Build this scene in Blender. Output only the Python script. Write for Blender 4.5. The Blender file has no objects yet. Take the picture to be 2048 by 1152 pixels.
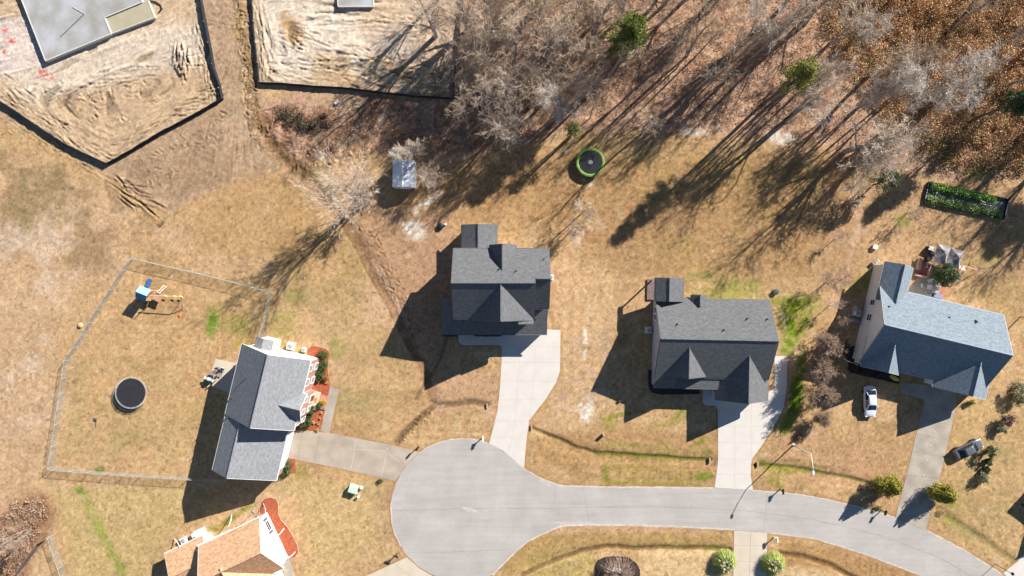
import bpy, math, random
import numpy as np
from mathutils import Vector, Matrix

# ------------------------------------------------------------------ camera, world, sun, exposure
SC = bpy.context.scene
COL = SC.collection
H = 102.0            # camera height in metres
S = 0.075            # metres on the ground per pixel of the 2048 px wide photograph
def P(px, py, z=0.0):
    "world point at height z that the photograph shows at pixel (px,py)"
    f = S * (1 - z / H)
    return Vector(((px - 1024) * f, (576 - py) * f, z))

cam = bpy.data.cameras.new('camera'); camo = bpy.data.objects.new('camera', cam); COL.objects.link(camo)
camo.location = (0, 0, H); camo.rotation_euler = (0, 0, 0)
cam.angle = 2 * math.atan(1024 * S / H); cam.clip_start = 1; cam.clip_end = 3000
SC.camera = camo

ELEV = math.radians(30.2); AZ = math.atan2(0.73, 0.684)      # clockwise from +Y
SUN = Vector((math.sin(AZ) * math.cos(ELEV), math.cos(AZ) * math.cos(ELEV), math.sin(ELEV)))
W = bpy.data.worlds.new('World'); SC.world = W; W.use_nodes = True
nt = W.node_tree; bg = nt.nodes['Background']
sky = nt.nodes.new('ShaderNodeTexSky'); sky.sky_type = 'NISHITA'; sky.sun_disc = False
sky.sun_elevation = ELEV; sky.sun_rotation = AZ; sky.air_density = 1.0; sky.dust_density = 0.0; sky.ozone_density = 3.0
nt.links.new(sky.outputs[0], bg.inputs[0]); bg.inputs[1].default_value = 0.05
sl = bpy.data.lights.new('sun', 'SUN'); sl.energy = 5.0; sl.angle = math.radians(0.5); sl.color = (1.0, 0.955, 0.885)
so = bpy.data.objects.new('sun', sl); COL.objects.link(so); so.rotation_euler = SUN.to_track_quat('Z', 'Y').to_euler()
so.location = SUN * 150
SC.view_settings.view_transform = 'Standard'; SC.view_settings.look = 'None'
SC.view_settings.exposure = 1.06; SC.view_settings.gamma = 1.0
SC.cycles.max_bounces = 5; SC.cycles.diffuse_bounces = 3; SC.cycles.transparent_max_bounces = 12

# ------------------------------------------------------------------ helpers
rnd = random.Random(7)
KEXP = 1.75   # sunlit surfaces: picture value (linear) = base colour * KEXP, roughly
def lin(c):
    c = c / 255.0
    return c / 12.92 if c <= 0.04045 else ((c + 0.055) / 1.055) ** 2.4
def alb(r, g, b, k=KEXP):
    "base colour of a surface that reads as this sRGB value in full sun"
    return (min(.85, lin(r) / k), min(.85, lin(g) / k), min(.85, lin(b) / k), 1)

def link(n, a, b): n.links.new(a, b)
MATS = {}
def mat(name, col, rough=0.8, var=0.12, scale=3.0, bump=0.0, bscale=None, metallic=0.0, col2=None, spec=0.3, detail=6):
    "procedural: base colour broken up by two octaves of noise, optional bump"
    if name in MATS: return MATS[name]
    m = bpy.data.materials.new(name); m.use_nodes = True; n = m.node_tree
    b = n.nodes['Principled BSDF']; b.inputs['Roughness'].default_value = rough; b.inputs['Metallic'].default_value = metallic
    b.inputs['Specular IOR Level'].default_value = spec
    tc = n.nodes.new('ShaderNodeTexCoord')
    nz = n.nodes.new('ShaderNodeTexNoise'); nz.inputs['Scale'].default_value = scale; nz.inputs['Detail'].default_value = detail
    link(n, tc.outputs['Object'], nz.inputs['Vector'])
    cr = n.nodes.new('ShaderNodeValToRGB')
    if len(col) == 3: col = (*col, 1)
    c2 = col2 if col2 else tuple(min(1, x * (1 + var)) for x in col[:3]) + (1,)
    if len(c2) == 3: c2 = (*c2, 1)
    c1 = tuple(x * (1 - var) for x in col[:3]) + (1,)
    cr.color_ramp.elements[0].color = c1; cr.color_ramp.elements[0].position = .35
    cr.color_ramp.elements[1].color = c2; cr.color_ramp.elements[1].position = .65
    link(n, nz.outputs['Fac'], cr.inputs['Fac']); link(n, cr.outputs['Color'], b.inputs['Base Color'])
    if bump:
        bn = n.nodes.new('ShaderNodeTexNoise'); bn.inputs['Scale'].default_value = bscale or scale * 6; bn.inputs['Detail'].default_value = 4
        link(n, tc.outputs['Object'], bn.inputs['Vector'])
        bp = n.nodes.new('ShaderNodeBump'); bp.inputs['Strength'].default_value = bump; bp.inputs['Distance'].default_value = .05
        link(n, bn.outputs['Fac'], bp.inputs['Height']); link(n, bp.outputs['Normal'], b.inputs['Normal'])
    MATS[name] = m; return m

def shingle(name, col, var=.16):
    "laminated shingles: courses by UV brick texture, tab-to-tab tone, soft blotches, relief"
    m = bpy.data.materials.new(name); m.use_nodes = True; n = m.node_tree; b = n.nodes['Principled BSDF']
    b.inputs['Roughness'].default_value = .9; b.inputs['Specular IOR Level'].default_value = .08
    uv = n.nodes.new('ShaderNodeUVMap')
    br = n.nodes.new('ShaderNodeTexBrick'); br.inputs['Scale'].default_value = 1.0
    br.inputs['Brick Width'].default_value = .42; br.inputs['Row Height'].default_value = .19; br.inputs['Mortar Size'].default_value = .018
    br.inputs['Color1'].default_value = tuple(x * (1 - var) for x in col[:3]) + (1,)
    br.inputs['Color2'].default_value = tuple(x * (1 + var) for x in col[:3]) + (1,)
    br.inputs['Mortar'].default_value = tuple(x * .6 for x in col[:3]) + (1,); br.inputs['Bias'].default_value = 0
    link(n, uv.outputs[0], br.inputs['Vector'])
    nz = n.nodes.new('ShaderNodeTexNoise'); nz.inputs['Scale'].default_value = 2.4; nz.inputs['Detail'].default_value = 9; nz.inputs['Roughness'].default_value = .7
    link(n, uv.outputs[0], nz.inputs['Vector'])
    mr = n.nodes.new('ShaderNodeMapRange'); mr.inputs[1].default_value = .3; mr.inputs[2].default_value = .7; mr.inputs[3].default_value = .84; mr.inputs[4].default_value = 1.16
    link(n, nz.outputs['Fac'], mr.inputs[0])
    mx = n.nodes.new('ShaderNodeVectorMath'); mx.operation = 'SCALE'
    link(n, br.outputs['Color'], mx.inputs[0]); link(n, mr.outputs[0], mx.inputs['Scale'])
    link(n, mx.outputs[0], b.inputs['Base Color'])
    bp = n.nodes.new('ShaderNodeBump'); bp.inputs['Strength'].default_value = .22; bp.inputs['Distance'].default_value = .02
    ad = n.nodes.new('ShaderNodeMath'); ad.operation = 'ADD'
    n2 = n.nodes.new('ShaderNodeTexNoise'); n2.inputs['Scale'].default_value = 9; link(n, uv.outputs[0], n2.inputs['Vector'])
    link(n, br.outputs['Fac'], ad.inputs[0]); link(n, n2.outputs['Fac'], ad.inputs[1])
    link(n, ad.outputs[0], bp.inputs['Height']); link(n, bp.outputs['Normal'], b.inputs['Normal'])
    MATS[name] = m; return m

def lined(name, col, pitch, axis='Z', depth=.4, rough=.6, var=.06):
    "siding / standing seams: fine parallel relief lines in object space"
    m = mat(name, col, rough, var, 1.2); n = m.node_tree; b = n.nodes['Principled BSDF']
    tc = n.nodes.new('ShaderNodeTexCoord'); wv = n.nodes.new('ShaderNodeTexWave')
    wv.bands_direction = axis; wv.wave_profile = 'SAW'; wv.inputs['Scale'].default_value = 1 / pitch / 3.1416 * 1.57
    link(n, tc.outputs['Object'], wv.inputs['Vector'])
    bp = n.nodes.new('ShaderNodeBump'); bp.inputs['Strength'].default_value = depth; bp.inputs['Distance'].default_value = .03
    link(n, wv.outputs['Fac'], bp.inputs['Height']); link(n, bp.outputs['Normal'], b.inputs['Normal'])
    return m

def brickmat(name, c1, c2, mortar):
    m = bpy.data.materials.new(name); m.use_nodes = True; n = m.node_tree; b = n.nodes['Principled BSDF']
    b.inputs['Roughness'].default_value = .9
    uv = n.nodes.new('ShaderNodeUVMap'); br = n.nodes.new('ShaderNodeTexBrick'); br.inputs['Scale'].default_value = 1
    br.inputs['Brick Width'].default_value = .22; br.inputs['Row Height'].default_value = .075; br.inputs['Mortar Size'].default_value = .008
    br.inputs['Color1'].default_value = (*c1, 1); br.inputs['Color2'].default_value = (*c2, 1); br.inputs['Mortar'].default_value = (*mortar, 1)
    link(n, uv.outputs[0], br.inputs['Vector']); link(n, br.outputs['Color'], b.inputs['Base Color'])
    MATS[name] = m; return m

class MB:
    "collects faces; build() links them as ONE mesh object"
    def __init__(s): s.v = []; s.f = []; s.m = []
    def face(s, pts, mi=0):
        i = len(s.v); s.v += [tuple(p) for p in pts]; s.f.append(tuple(range(i, i + len(pts)))); s.m.append(mi); return s
    def mesh(s, vs, fs, mi=0):
        i = len(s.v); s.v += [tuple(p) for p in vs]; s.f += [tuple(a + i for a in f) for f in fs]; s.m += [mi] * len(fs); return s
    def box(s, c, size, rz=0, mi=0, rot=None):
        x, y, z = (a / 2 for a in size)
        vs = [Vector((a, b, d)) for a in (-x, x) for b in (-y, y) for d in (-z, z)]
        M = rot if rot is not None else Matrix.Rotation(rz, 3, 'Z')
        vs = [M @ v + Vector(c) for v in vs]
        return s.mesh(vs, [(0, 1, 3, 2), (4, 6, 7, 5), (0, 4, 5, 1), (2, 3, 7, 6), (0, 2, 6, 4), (1, 5, 7, 3)], mi)
    def prism(s, poly, z0, z1, mi=0, top=True):
        n = len(poly); a = sum(poly[i][0] * poly[(i + 1) % n][1] - poly[(i + 1) % n][0] * poly[i][1] for i in range(n))
        if a < 0: poly = list(reversed(poly))
        vs = [(p[0], p[1], z0) for p in poly] + [(p[0], p[1], z1) for p in poly]
        fs = [(i, (i + 1) % n, n + (i + 1) % n, n + i) for i in range(n)] + [tuple(range(n, 2 * n))]
        if not top: fs = fs[:-1]
        return s.mesh(vs, fs + [tuple(reversed(range(n)))], mi)
    def slab(s, pts, t=.12, mi=0):
        "planar polygon in 3-D thickened upwards along z"
        n = len(pts); pts = [Vector(p) for p in pts]
        a = sum(pts[i].x * pts[(i + 1) % n].y - pts[(i + 1) % n].x * pts[i].y for i in range(n))
        if a < 0: pts.reverse()
        vs = [(p.x, p.y, p.z - t) for p in pts] + [tuple(p) for p in pts]
        fs = [(i, (i + 1) % n, n + (i + 1) % n, n + i) for i in range(n)] + [tuple(range(n, 2 * n)), tuple(reversed(range(n)))]
        return s.mesh(vs, fs, mi)
    def tube(s, path, r, n=6, mi=0, caps=True):
        pts = [Vector(p) for p in path]; rs = r if isinstance(r, (list, tuple)) else [r] * len(pts)
        i0 = len(s.v)
        for k, p in enumerate(pts):
            d = (pts[min(k + 1, len(pts) - 1)] - pts[max(k - 1, 0)]).normalized()
            a = d.cross(Vector((0, 0, 1)) if abs(d.z) < .9 else Vector((1, 0, 0))).normalized(); b = d.cross(a)
            for j in range(n):
                t = 2 * math.pi * j / n; s.v.append(tuple(p + (a * math.cos(t) + b * math.sin(t)) * rs[k]))
        for k in range(len(pts) - 1):
            for j in range(n):
                q = i0 + k * n + j; w = i0 + k * n + (j + 1) % n
                s.f.append((q, w, w + n, q + n)); s.m.append(mi)
        if caps:
            s.f.append(tuple(reversed(range(i0, i0 + n)))); s.f.append(tuple(range(len(s.v) - n, len(s.v)))); s.m += [mi, mi]
        return s
    def lathe(s, c, prof, n=20, mi=0, scale=(1, 1)):
        i0 = len(s.v)
        for r, z in prof:
            for j in range(n):
                t = 2 * math.pi * j / n; s.v.append((c[0] + r * math.cos(t) * scale[0], c[1] + r * math.sin(t) * scale[1], c[2] + z))
        for k in range(len(prof) - 1):
            for j in range(n):
                q = i0 + k * n + j; w = i0 + k * n + (j + 1) % n
                s.f.append((q, w, w + n, q + n)); s.m.append(mi)
        s.f.append(tuple(reversed(range(i0, i0 + n)))); s.f.append(tuple(range(len(s.v) - n, len(s.v)))); s.m += [mi, mi]
        return s
    def torus(s, c, R, r, n=40, k=6, mi=0):
        i0 = len(s.v)
        for i in range(n):
            t = 2 * math.pi * i / n
            for j in range(k):
                u = 2 * math.pi * j / k; rr = R + r * math.cos(u)
                s.v.append((c[0] + rr * math.cos(t), c[1] + rr * math.sin(t), c[2] + r * math.sin(u)))
        for i in range(n):
            for j in range(k):
                a = i0 + i * k + j; b = i0 + i * k + (j + 1) % k; d = i0 + ((i + 1) % n) * k + j; e = i0 + ((i + 1) % n) * k + (j + 1) % k
                s.f.append((a, d, e, b)); s.m.append(mi)
        return s
    def data(s, name, mats):
        me = bpy.data.meshes.new(name); me.from_pydata(s.v, [], s.f)
        for m in (mats if isinstance(mats, (list, tuple)) else [mats]): me.materials.append(m)
        if any(s.m): me.polygons.foreach_set('material_index', s.m)
        return me
    def build(s, name, mats, parent=None, uv=False, smooth=False, bevel=0):
        me = s.data(name, mats)
        if uv: add_uv(me)
        if smooth: me.polygons.foreach_set('use_smooth', [True] * len(me.polygons))
        me.update(); o = bpy.data.objects.new(name, me); COL.objects.link(o); o.parent = parent
        if bevel:
            bv = o.modifiers.new('bevel', 'BEVEL'); bv.width = bevel; bv.segments = 2; bv.limit_method = 'ANGLE'
        return o
def add_uv(me):
    "u horizontal in the face's plane, v up its slope, in metres"
    L = me.uv_layers.new(name='UVMap')
    for p in me.polygons:
        n = p.normal
        u = Vector((0, 0, 1)).cross(n)
        u = u.normalized() if u.length > 1e-3 else Vector((1, 0, 0))
        v = n.cross(u)
        for li in p.loop_indices:
            c = me.vertices[me.loops[li].vertex_index].co; L.data[li].uv = (c.dot(u), c.dot(v))
def tag(o, label=None, cat=None, group=None, kind=None):
    if label: o['label'] = label
    if cat: o['category'] = cat
    if group: o['group'] = group
    if kind: o['kind'] = kind
    return o
def empty(name, loc, label, cat, group=None, rz=0):
    o = bpy.data.objects.new(name, None); COL.objects.link(o); o.location = loc; o.rotation_euler = (0, 0, rz)
    o.empty_display_size = .5
    return tag(o, label, cat, group)
def copy_tree(o, parent=None):
    c = o.copy(); COL.objects.link(c); c.parent = parent
    for ch in list(o.children): copy_tree(ch, c)
    return c

# ------------------------------------------------------------------ numpy noise for the ground
_R = np.random.RandomState(11); _T = _R.rand(512, 512).astype(np.float32)
def vn(x, y, sc, seed=0):
    "value noise 0..1, feature size sc metres"
    x = x / sc + seed * 17.31; y = y / sc + seed * 9.77
    xi = np.floor(x).astype(np.int32); yi = np.floor(y).astype(np.int32); fx = x - xi; fy = y - yi
    fx = fx * fx * (3 - 2 * fx); fy = fy * fy * (3 - 2 * fy)
    a = _T[xi % 512, yi % 512]; b = _T[(xi + 1) % 512, yi % 512]; c = _T[xi % 512, (yi + 1) % 512]; d = _T[(xi + 1) % 512, (yi + 1) % 512]
    return a + (b - a) * fx + (c - a) * fy + (a - b - c + d) * fx * fy
def fbm(x, y, sc, o=4, seed=0):
    t = 0; w = 1; ws = 0
    for i in range(o):
        t = t + w * vn(x, y, sc / 2 ** i, seed + i * 3); ws += w; w *= .55
    return t / ws
def sm(a, b, x):
    t = np.clip((x - a) / (b - a), 0, 1); return t * t * (3 - 2 * t)
def seg_d(X, Y, pts):
    "distance to a polyline and arc-length along it"
    D = np.full(X.shape, 1e9, np.float32); A = np.zeros(X.shape, np.float32); acc = 0
    for (x0, y0), (x1, y1) in zip(pts[:-1], pts[1:]):
        dx, dy = x1 - x0, y1 - y0; L2 = dx * dx + dy * dy + 1e-9; L = L2 ** .5
        t = np.clip(((X - x0) * dx + (Y - y0) * dy) / L2, 0, 1)
        d = np.hypot(X - x0 - t * dx, Y - y0 - t * dy); m = d < D
        D = np.where(m, d, D); A = np.where(m, acc + t * L, A); acc += L
    return D, A
def poly_d(X, Y, pts):
    "signed distance to polygon (negative inside)"
    D, A = seg_d(X, Y, list(pts) + [pts[0]])
    ins = np.zeros(X.shape, bool); n = len(pts)
    for i in range(n):
        x0, y0 = pts[i]; x1, y1 = pts[(i + 1) % n]
        if y0 == y1: continue
        c = ((y0 > Y) != (y1 > Y)) & (X < (x1 - x0) * (Y - y0) / (y1 - y0) + x0); ins ^= c
    return np.where(ins, -D, D), A
# ------------------------------------------------------------------ paved outlines (photograph pixels on the ground)
def arc(cx, cy, r, a0, a1, n=24):
    return [(cx + r * math.cos(math.radians(a0 + (a1 - a0) * i / n)), cy + r * math.sin(math.radians(a0 + (a1 - a0) * i / n))) for i in range(n + 1)]
ROAD = arc(925, 1020, 143, 62, 322, 44) + [(1055, 941), (1085, 957), (1110, 966), (1130, 971), (1200, 972), (1420, 974), (1500, 979), (1575, 985), (1650, 997), (1720, 1013),
        (1790, 1034), (1860, 1062), (1930, 1100), (2000, 1145), (2090, 1210), (2200, 1300), (2110, 1360), (2010, 1260), (1920, 1197), (1838, 1151), (1731, 1110), (1637, 1080), (1540, 1066), (1468, 1061),
        (1370, 1056), (1255, 1052), (1120, 1053), (1099, 1061), (1054, 1085), (1026, 1110)]
DRIVES = {
 'concrete_driveway_a': [(568, 857), (579, 859), (660, 866), (792, 892), (838, 904), (812, 930), (790, 962), (674, 936), (581, 917), (566, 914)],
 'concrete_driveway_b': [(1000, 655), (1121, 660), (1120, 741), (1112, 765), (1090, 800), (1058, 841), (1053, 880), (1048, 936), (1030, 922), (1005, 901), (978, 887), (988, 850), (995, 821), (1000, 773), (1003, 720), (1004, 697), (1001, 692), (996, 690), (925, 690), (919, 686), (917, 680), (917, 655)],
 'concrete_driveway_c': [(1450, 790), (1549, 780), (1549, 712), (1574, 712), (1574, 769), (1567, 816), (1545, 858), (1520, 896), (1503, 919), (1501, 950), (1506, 980), (1429, 975), (1434, 940), (1436, 919), (1436, 822), (1434, 815), (1429, 811), (1412, 811), (1407, 808), (1405, 803), (1406, 765), (1450, 765)],
 'concrete_driveway_d': [(1853, 770), (1913, 780), (1913, 811), (1894, 891), (1880, 953), (1851, 1061), (1790, 1036), (1814, 946), (1830, 877), (1849, 800), (1800, 785), (1802, 765)],
 'concrete_driveway_e': [(1468, 1061), (1534, 1066), (1533, 1300), (1464, 1300)],
 'concrete_driveway_f': [(640, 1200), (733, 1152), (813, 1115), (840, 1138), (866, 1153), (820, 1300), (640, 1300)],
 'concrete_driveway_g': [(2006, 1147), (2013, 1140), (2036, 1122), (2055, 1098), (2140, 1080), (2140, 1240), (2060, 1190)],
}
WALKS = {'garden_path_a': [(657, 772), (678, 778), (659, 867), (642, 862)],
         'garden_path_b': [(562, 1128), (576, 1112), (594, 1160), (575, 1165)]}
LOTA = [(-60, 160), (0, 203), (69, 248), (132, 289), (215, 329), (326, 265), (447, 199), (430, 139), (411, 38), (404, 0), (395, -60), (-60, -60)]
LOTB = [(500, -60), (505, 0), (512, 87), (521, 167), (600, 171), (702, 178), (827, 194), (906, 198), (916, 100), (925, 0), (930, -60)]

# ------------------------------------------------------------------ the ground: one sheet, fine near, coarse to the horizon
def axis(half, step):
    core = np.arange(-half, half + step / 2, step); out = [half]; d = step
    while out[-1] < 700: d *= 1.55; out.append(out[-1] + d)
    o = np.array(out[1:]); return np.concatenate([-o[::-1], core, o]).astype(np.float32)
gx = axis(79.2, .15); gy = axis(45.6, .15)
GX, GY = np.meshgrid(gx, gy, indexing='xy')
PX = GX / S + 1024; PY = 576 - GY / S                      # photograph pixel of every ground vertex
wx = PX + 26 * (fbm(GX, GY, 6, 4, 1) - .5); wy = PY + 26 * (fbm(GX, GY, 6, 4, 2) - .5)   # warped, for ragged outlines
C = np.zeros(GX.shape + (3,), np.float32); HT = np.zeros(GX.shape, np.float32)
def c3(r, g, b): return np.array([lin(r), lin(g), lin(b)], np.float32) / KEXP
def mixc(m, col, amt=1.0):
    global C
    m = (m * amt)[..., None]; C[:] = C * (1 - m) + c3(*col) * m
n_hi = fbm(GX, GY, .45, 3, 5); n_mid = fbm(GX, GY, 3, 4, 9); n_lo = fbm(GX, GY, 16, 4, 13); n_px = vn(GX, GY, .19, 3)
# dormant lawn
C[:] = c3(213, 174, 127)
mixc(sm(.45, .7, n_lo), (204, 168, 118), .7); mixc(sm(.52, .75, fbm(GX, GY, 11, 4, 21)), (216, 178, 140), .9)
mixc(sm(.55, .72, fbm(GX, GY, 5, 4, 25)), (186, 150, 104), .6); mixc(sm(.6, .74, fbm(GX, GY, 2.2, 4, 28)), (222, 192, 150), .5)
def blob(cx, cy, rx, ry, col, amt=1, rot=0, soft=.5, warp=True, patch=None):
    X = (wx if warp else PX) - cx; Y = (wy if warp else PY) - cy; c, s_ = math.cos(math.radians(rot)), math.sin(math.radians(rot))
    d = np.hypot((X * c + Y * s_) / rx, (-X * s_ + Y * c) / ry); m = (1 - sm(1 - soft, 1 + soft * .4, d)) * (.5 + .5 * sm(.38, .56, fbm(GX, GY, .8, 4, int(abs(cy)) % 37)))
    if patch: m = m * sm(.42, .6, fbm(GX, GY, patch, 4, int(cx) % 50))
    mixc(m, col, amt); return m
def area(pts, col, amt=1, soft=12, patch=None, plain=False, lo=.42, hi=.6):
    d, _ = poly_d(PX if plain else wx, PY if plain else wy, pts); m = 1 - sm(-soft, soft, d)
    if patch: m = m * sm(lo, hi, fbm(GX, GY, patch, 5, int(abs(pts[0][0])) % 40 + 1))
    mixc(m, col, amt); return m
# west field, pinkish
area([(-80, 280), (120, 330), (280, 420), (240, 520), (100, 760), (90, 1300), (-900, 1300), (-900, 200)], (216, 180, 142), .75, 30)
area([(-80, 280), (200, 330), (300, 440), (200, 560), (0, 520)], (176, 144, 108), .8, 30, 3.2)
area([(0, 420), (160, 420), (160, 800), (0, 900)], (228, 200, 172), .7, 30, 3.0)
area([(-40, 280), (120, 330), (200, 420), (-40, 520)], (152, 136, 92), .5, 30, 5)
area([(110, 560), (480, 540), (430, 920), (110, 930)], (212, 172, 122), .55, 30)
area([(160, 700), (430, 760), (430, 930), (110, 930)], (196, 170, 116), .5, 20, 3.6)
area([(110, 970), (380, 970), (300, 1160), (140, 1160)], (208, 182, 126), .7, 20)
area([(500, 560), (700, 560), (830, 740), (760, 840), (680, 840), (540, 690)], (190, 162, 112), .6, 24, 4.2)
area([(530, 470), (720, 420), (780, 560), (600, 620)], (188, 158, 106), .5, 24, 5.2)
area([(340, 400), (560, 340), (700, 470), (640, 540), (400, 500)], (200, 160, 110), .7, 18)
area([(430, 940), (760, 970), (760, 1100), (620, 1152), (600, 1000)], (212, 184, 130), .7, 20)
area([(1160, 860), (1430, 860), (1430, 960), (1090, 940), (1065, 880)], (192, 152, 104), .8, 14)
area([(1000, 1080), (1120, 1060), (1460, 1066), (1460, 1100), (1150, 1095), (1000, 1170)], (192, 158, 102), .9, 10)
area([(1560, 1075), (1700, 1105), (1840, 1155), (1560, 1240)], (190, 148, 98), .8, 8)
area([(1280, 1100), (1465, 1096), (1460, 1300), (1280, 1300)], (228, 194, 144), .9, 10)
area([(1560, 1130), (1700, 1150), (1800, 1240), (1540, 1300)], (228, 194, 148), .9, 8)
area([(1060, 1110), (1190, 1098), (1190, 1200), (1030, 1200)], (196, 172, 104), .7, 14)
area([(1600, 850), (1800, 880), (1790, 1010), (1600, 950), (1530, 920)], (202, 160, 118), .8, 20)
area([(1900, 800), (2100, 780), (2100, 1080), (1980, 1140), (1870, 1060)], (206, 172, 120), .6, 20)
area([(1930, 900), (2060, 860), (2060, 1000), (1960, 1080), (1900, 1060)], (182, 160, 110), .6, 20, 3)
area([(1120, 540), (1230, 500), (1240, 700), (1180, 860), (1080, 860), (1110, 740)], (218, 180, 134), .8, 20)
area([(780, 320), (1700, 320), (1700, 560), (1250, 560), (1100, 460), (900, 440), (800, 440)], (188, 150, 104), .8, 24)
area([(1210, 300), (1640, 320), (1650, 520), (1400, 560), (1240, 460)], (184, 154, 98), .6, 22, 4.0)
area([(1640, 380), (2100, 340), (2100, 640), (1830, 520), (1720, 560), (1620, 600)], (200, 162, 122), .7, 24)
area([(1860, 470), (2060, 440), (2060, 620), (1960, 620)], (186, 160, 108), .6, 24, 3.5)
# construction dirt
dA, aA = poly_d(PX, PY, LOTA); dB, aB = poly_d(PX, PY, LOTB)
area([(-60, 120), (-60, 215), (70, 262), (130, 300), (215, 345), (280, 400), (340, 430), (400, 385), (520, 335), (560, 345), (520, 250), (510, 150), (500, -60), (-60, -60)], (198, 166, 134), 1, 8)
area([(230, 345), (450, 215), (500, 260), (560, 345), (400, 385), (300, 420)], (178, 146, 116), .8, 14, 3)
area([(440, 200), (500, 180), (520, 300), (430, 300)], (212, 184, 154), .6, 14, 3)
area(LOTA, (220, 190, 156), 1, 3, plain=True)
area([(-60, 100), (260, 60), (400, 40), (410, 120), (200, 190), (60, 200)], (236, 216, 194), .9, 22)
area([(110, 200), (250, 160), (430, 150), (440, 200), (220, 310), (150, 270)], (212, 180, 144), .8, 20)
area([(-60, 30), (60, 30), (90, 130), (30, 150), (-60, 150)], (236, 216, 204), .9, 10)
area(LOTB, (226, 199, 168), 1, 3, plain=True)
area([(530, -20), (720, 10), (720, 140), (560, 160), (525, 100)], (242, 224, 202), .9, 22)
blob(590, 62, 24, 34, (190, 150, 104), .95, -20); blob(575, 35, 14, 20, (196, 158, 112), .9)
blob(780, 90, 70, 40, (214, 200, 190), .6); area([(620, 110), (900, 110), (900, 190), (620, 175)], (206, 172, 130), .7, 14, 3)
blob(140, 203, 24, 9, (160, 132, 104), .8, -30); blob(285, 120, 30, 9, (168, 138, 104), .8, -30)
blob(430, 60, 10, 90, (206, 178, 150), .5)
area([(466, -60), (498, -60), (505, 100), (512, 200), (530, 260), (500, 270), (486, 120)], (166, 134, 100), .9, 6, 1.2, lo=.3, hi=.6)
area([(462, -60), (480, -60), (490, 120), (505, 240), (480, 240), (470, 90)], (214, 178, 122), .6, 8, 1.5)
for (cx, cy, rx, ry) in ((84, 148, 12, 12), (98, 155, 14, 8), (10, 62, 9, 10), (20, 82, 14, 9), (9, 103, 5, 7), (28, 88, 9, 6)):       # red marking paint on the dirt
    d = np.hypot((PX - cx) / rx, (PY - cy) / ry); mixc((1 - sm(.5, 1.1, d)) * sm(.40, .52, fbm(GX, GY, .5, 3, 5)), (236, 104, 92), .85)
# brush bank + leaf litter
area([(505, 215), (600, 180), (905, 205), (930, -200), (3200, -200), (3200, 330), (1900, 350), (1650, 300), (1560, 268), (1400, 262), (1200, 255), (1020, 290), (880, 330), (830, 320), (700, 300), (620, 320), (560, 310)], (208, 168, 138), 1, 18)
wood = 1 - sm(-18, 26, poly_d(wx, wy, [(690, 170), (905, 205), (930, -400), (4200, -400), (4200, 340), (1900, 350), (1650, 300), (1560, 268), (1400, 262), (1200, 255), (1020, 290), (900, 300), (700, 280)])[0])
red = sm(.46, .6, fbm(GX, GY, .7, 4, 31)); mixc(wood * red, (192, 138, 104), .6)
mixc(wood * sm(.55, .68, fbm(GX, GY, .5, 3, 35)), (228, 196, 168), .7); mixc(wood * sm(.55, .7, fbm(GX, GY, .9, 3, 38)), (140, 106, 80), .6)
mixc(wood * sm(.5, .7, fbm(GX, GY, 8, 3, 39)), (206, 168, 140), .5)
edge = area([(520, 230), (700, 190), (900, 215), (1000, 300), (820, 310), (720, 300), (620, 330), (560, 300)], (160, 112, 78), .75, 12, 1.2)
area([(620, 170 + 15), (760, 200), (700, 240), (600, 210)], (206, 178, 142), .7, 10, 2)
blob(750, 235, 30, 16, (214, 190, 164), .8, 0, .6, True, 1.5); blob(650, 310, 50, 10, (224, 204, 176), .9, 12, .6, True, 1.0); blob(700, 290, 40, 10, (222, 198, 166), .8, 0, .6, True, 1)
area([(800, 300), (1700, 300), (1700, 500), (1200, 480), (1000, 420), (830, 440)], (186, 138, 98), .45, 22, .8, lo=.5, hi=.64)
# leaf scatter across back lawns
for a_, sd, col in ((.5, 51, (150, 104, 70)), (.45, 53, (216, 178, 130))):
    m = sm(-300, 0, 330 - PY + 150 * (fbm(GX, GY, 9, 3, 56))) * sm(700, 900, PX); mixc(m * sm(.6, .7, fbm(GX, GY, .4, 3, sd)), col, a_)
# swale from the bank down between the houses
SW = [(505, 130), (512, 215), (535, 275), (580, 325), (640, 378), (700, 450), (735, 510), (768, 570), (800, 622), (826, 680), (850, 740), (868, 800)]
dS, aS = seg_d(wx * .5 + PX * .5, wy * .5 + PY * .5, SW)
mixc((1 - sm(8, 22, dS)) * sm(240, 300, PY) * (1 - sm(560, 700, PY) * .75), (168, 132, 102), .8)
mixc((1 - sm(3, 10, dS)) * sm(.45, .6, fbm(GX, GY, .8, 3, 61)) * (1 - .7 * sm(600, 720, PY)), (124, 92, 68), .75)
HT -= .12 * (1 - sm(0, 22, dS)) * (1 - sm(760, 860, PY))
area([(700, 400), (900, 420), (905, 700), (860, 800), (820, 680), (740, 520)], (192, 152, 118), .85, 18)
area([(780, 430), (900, 440), (905, 560), (820, 600)], (206, 166, 132), .6, 18, 2.5)
area([(850, 740), (1000, 740), (990, 800), (870, 830)], (206, 166, 130), .8, 12)
area([(1120, 690), (1230, 640), (1200, 860), (1100, 860)], (212, 178, 146), .7, 18, 2.0)
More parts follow.
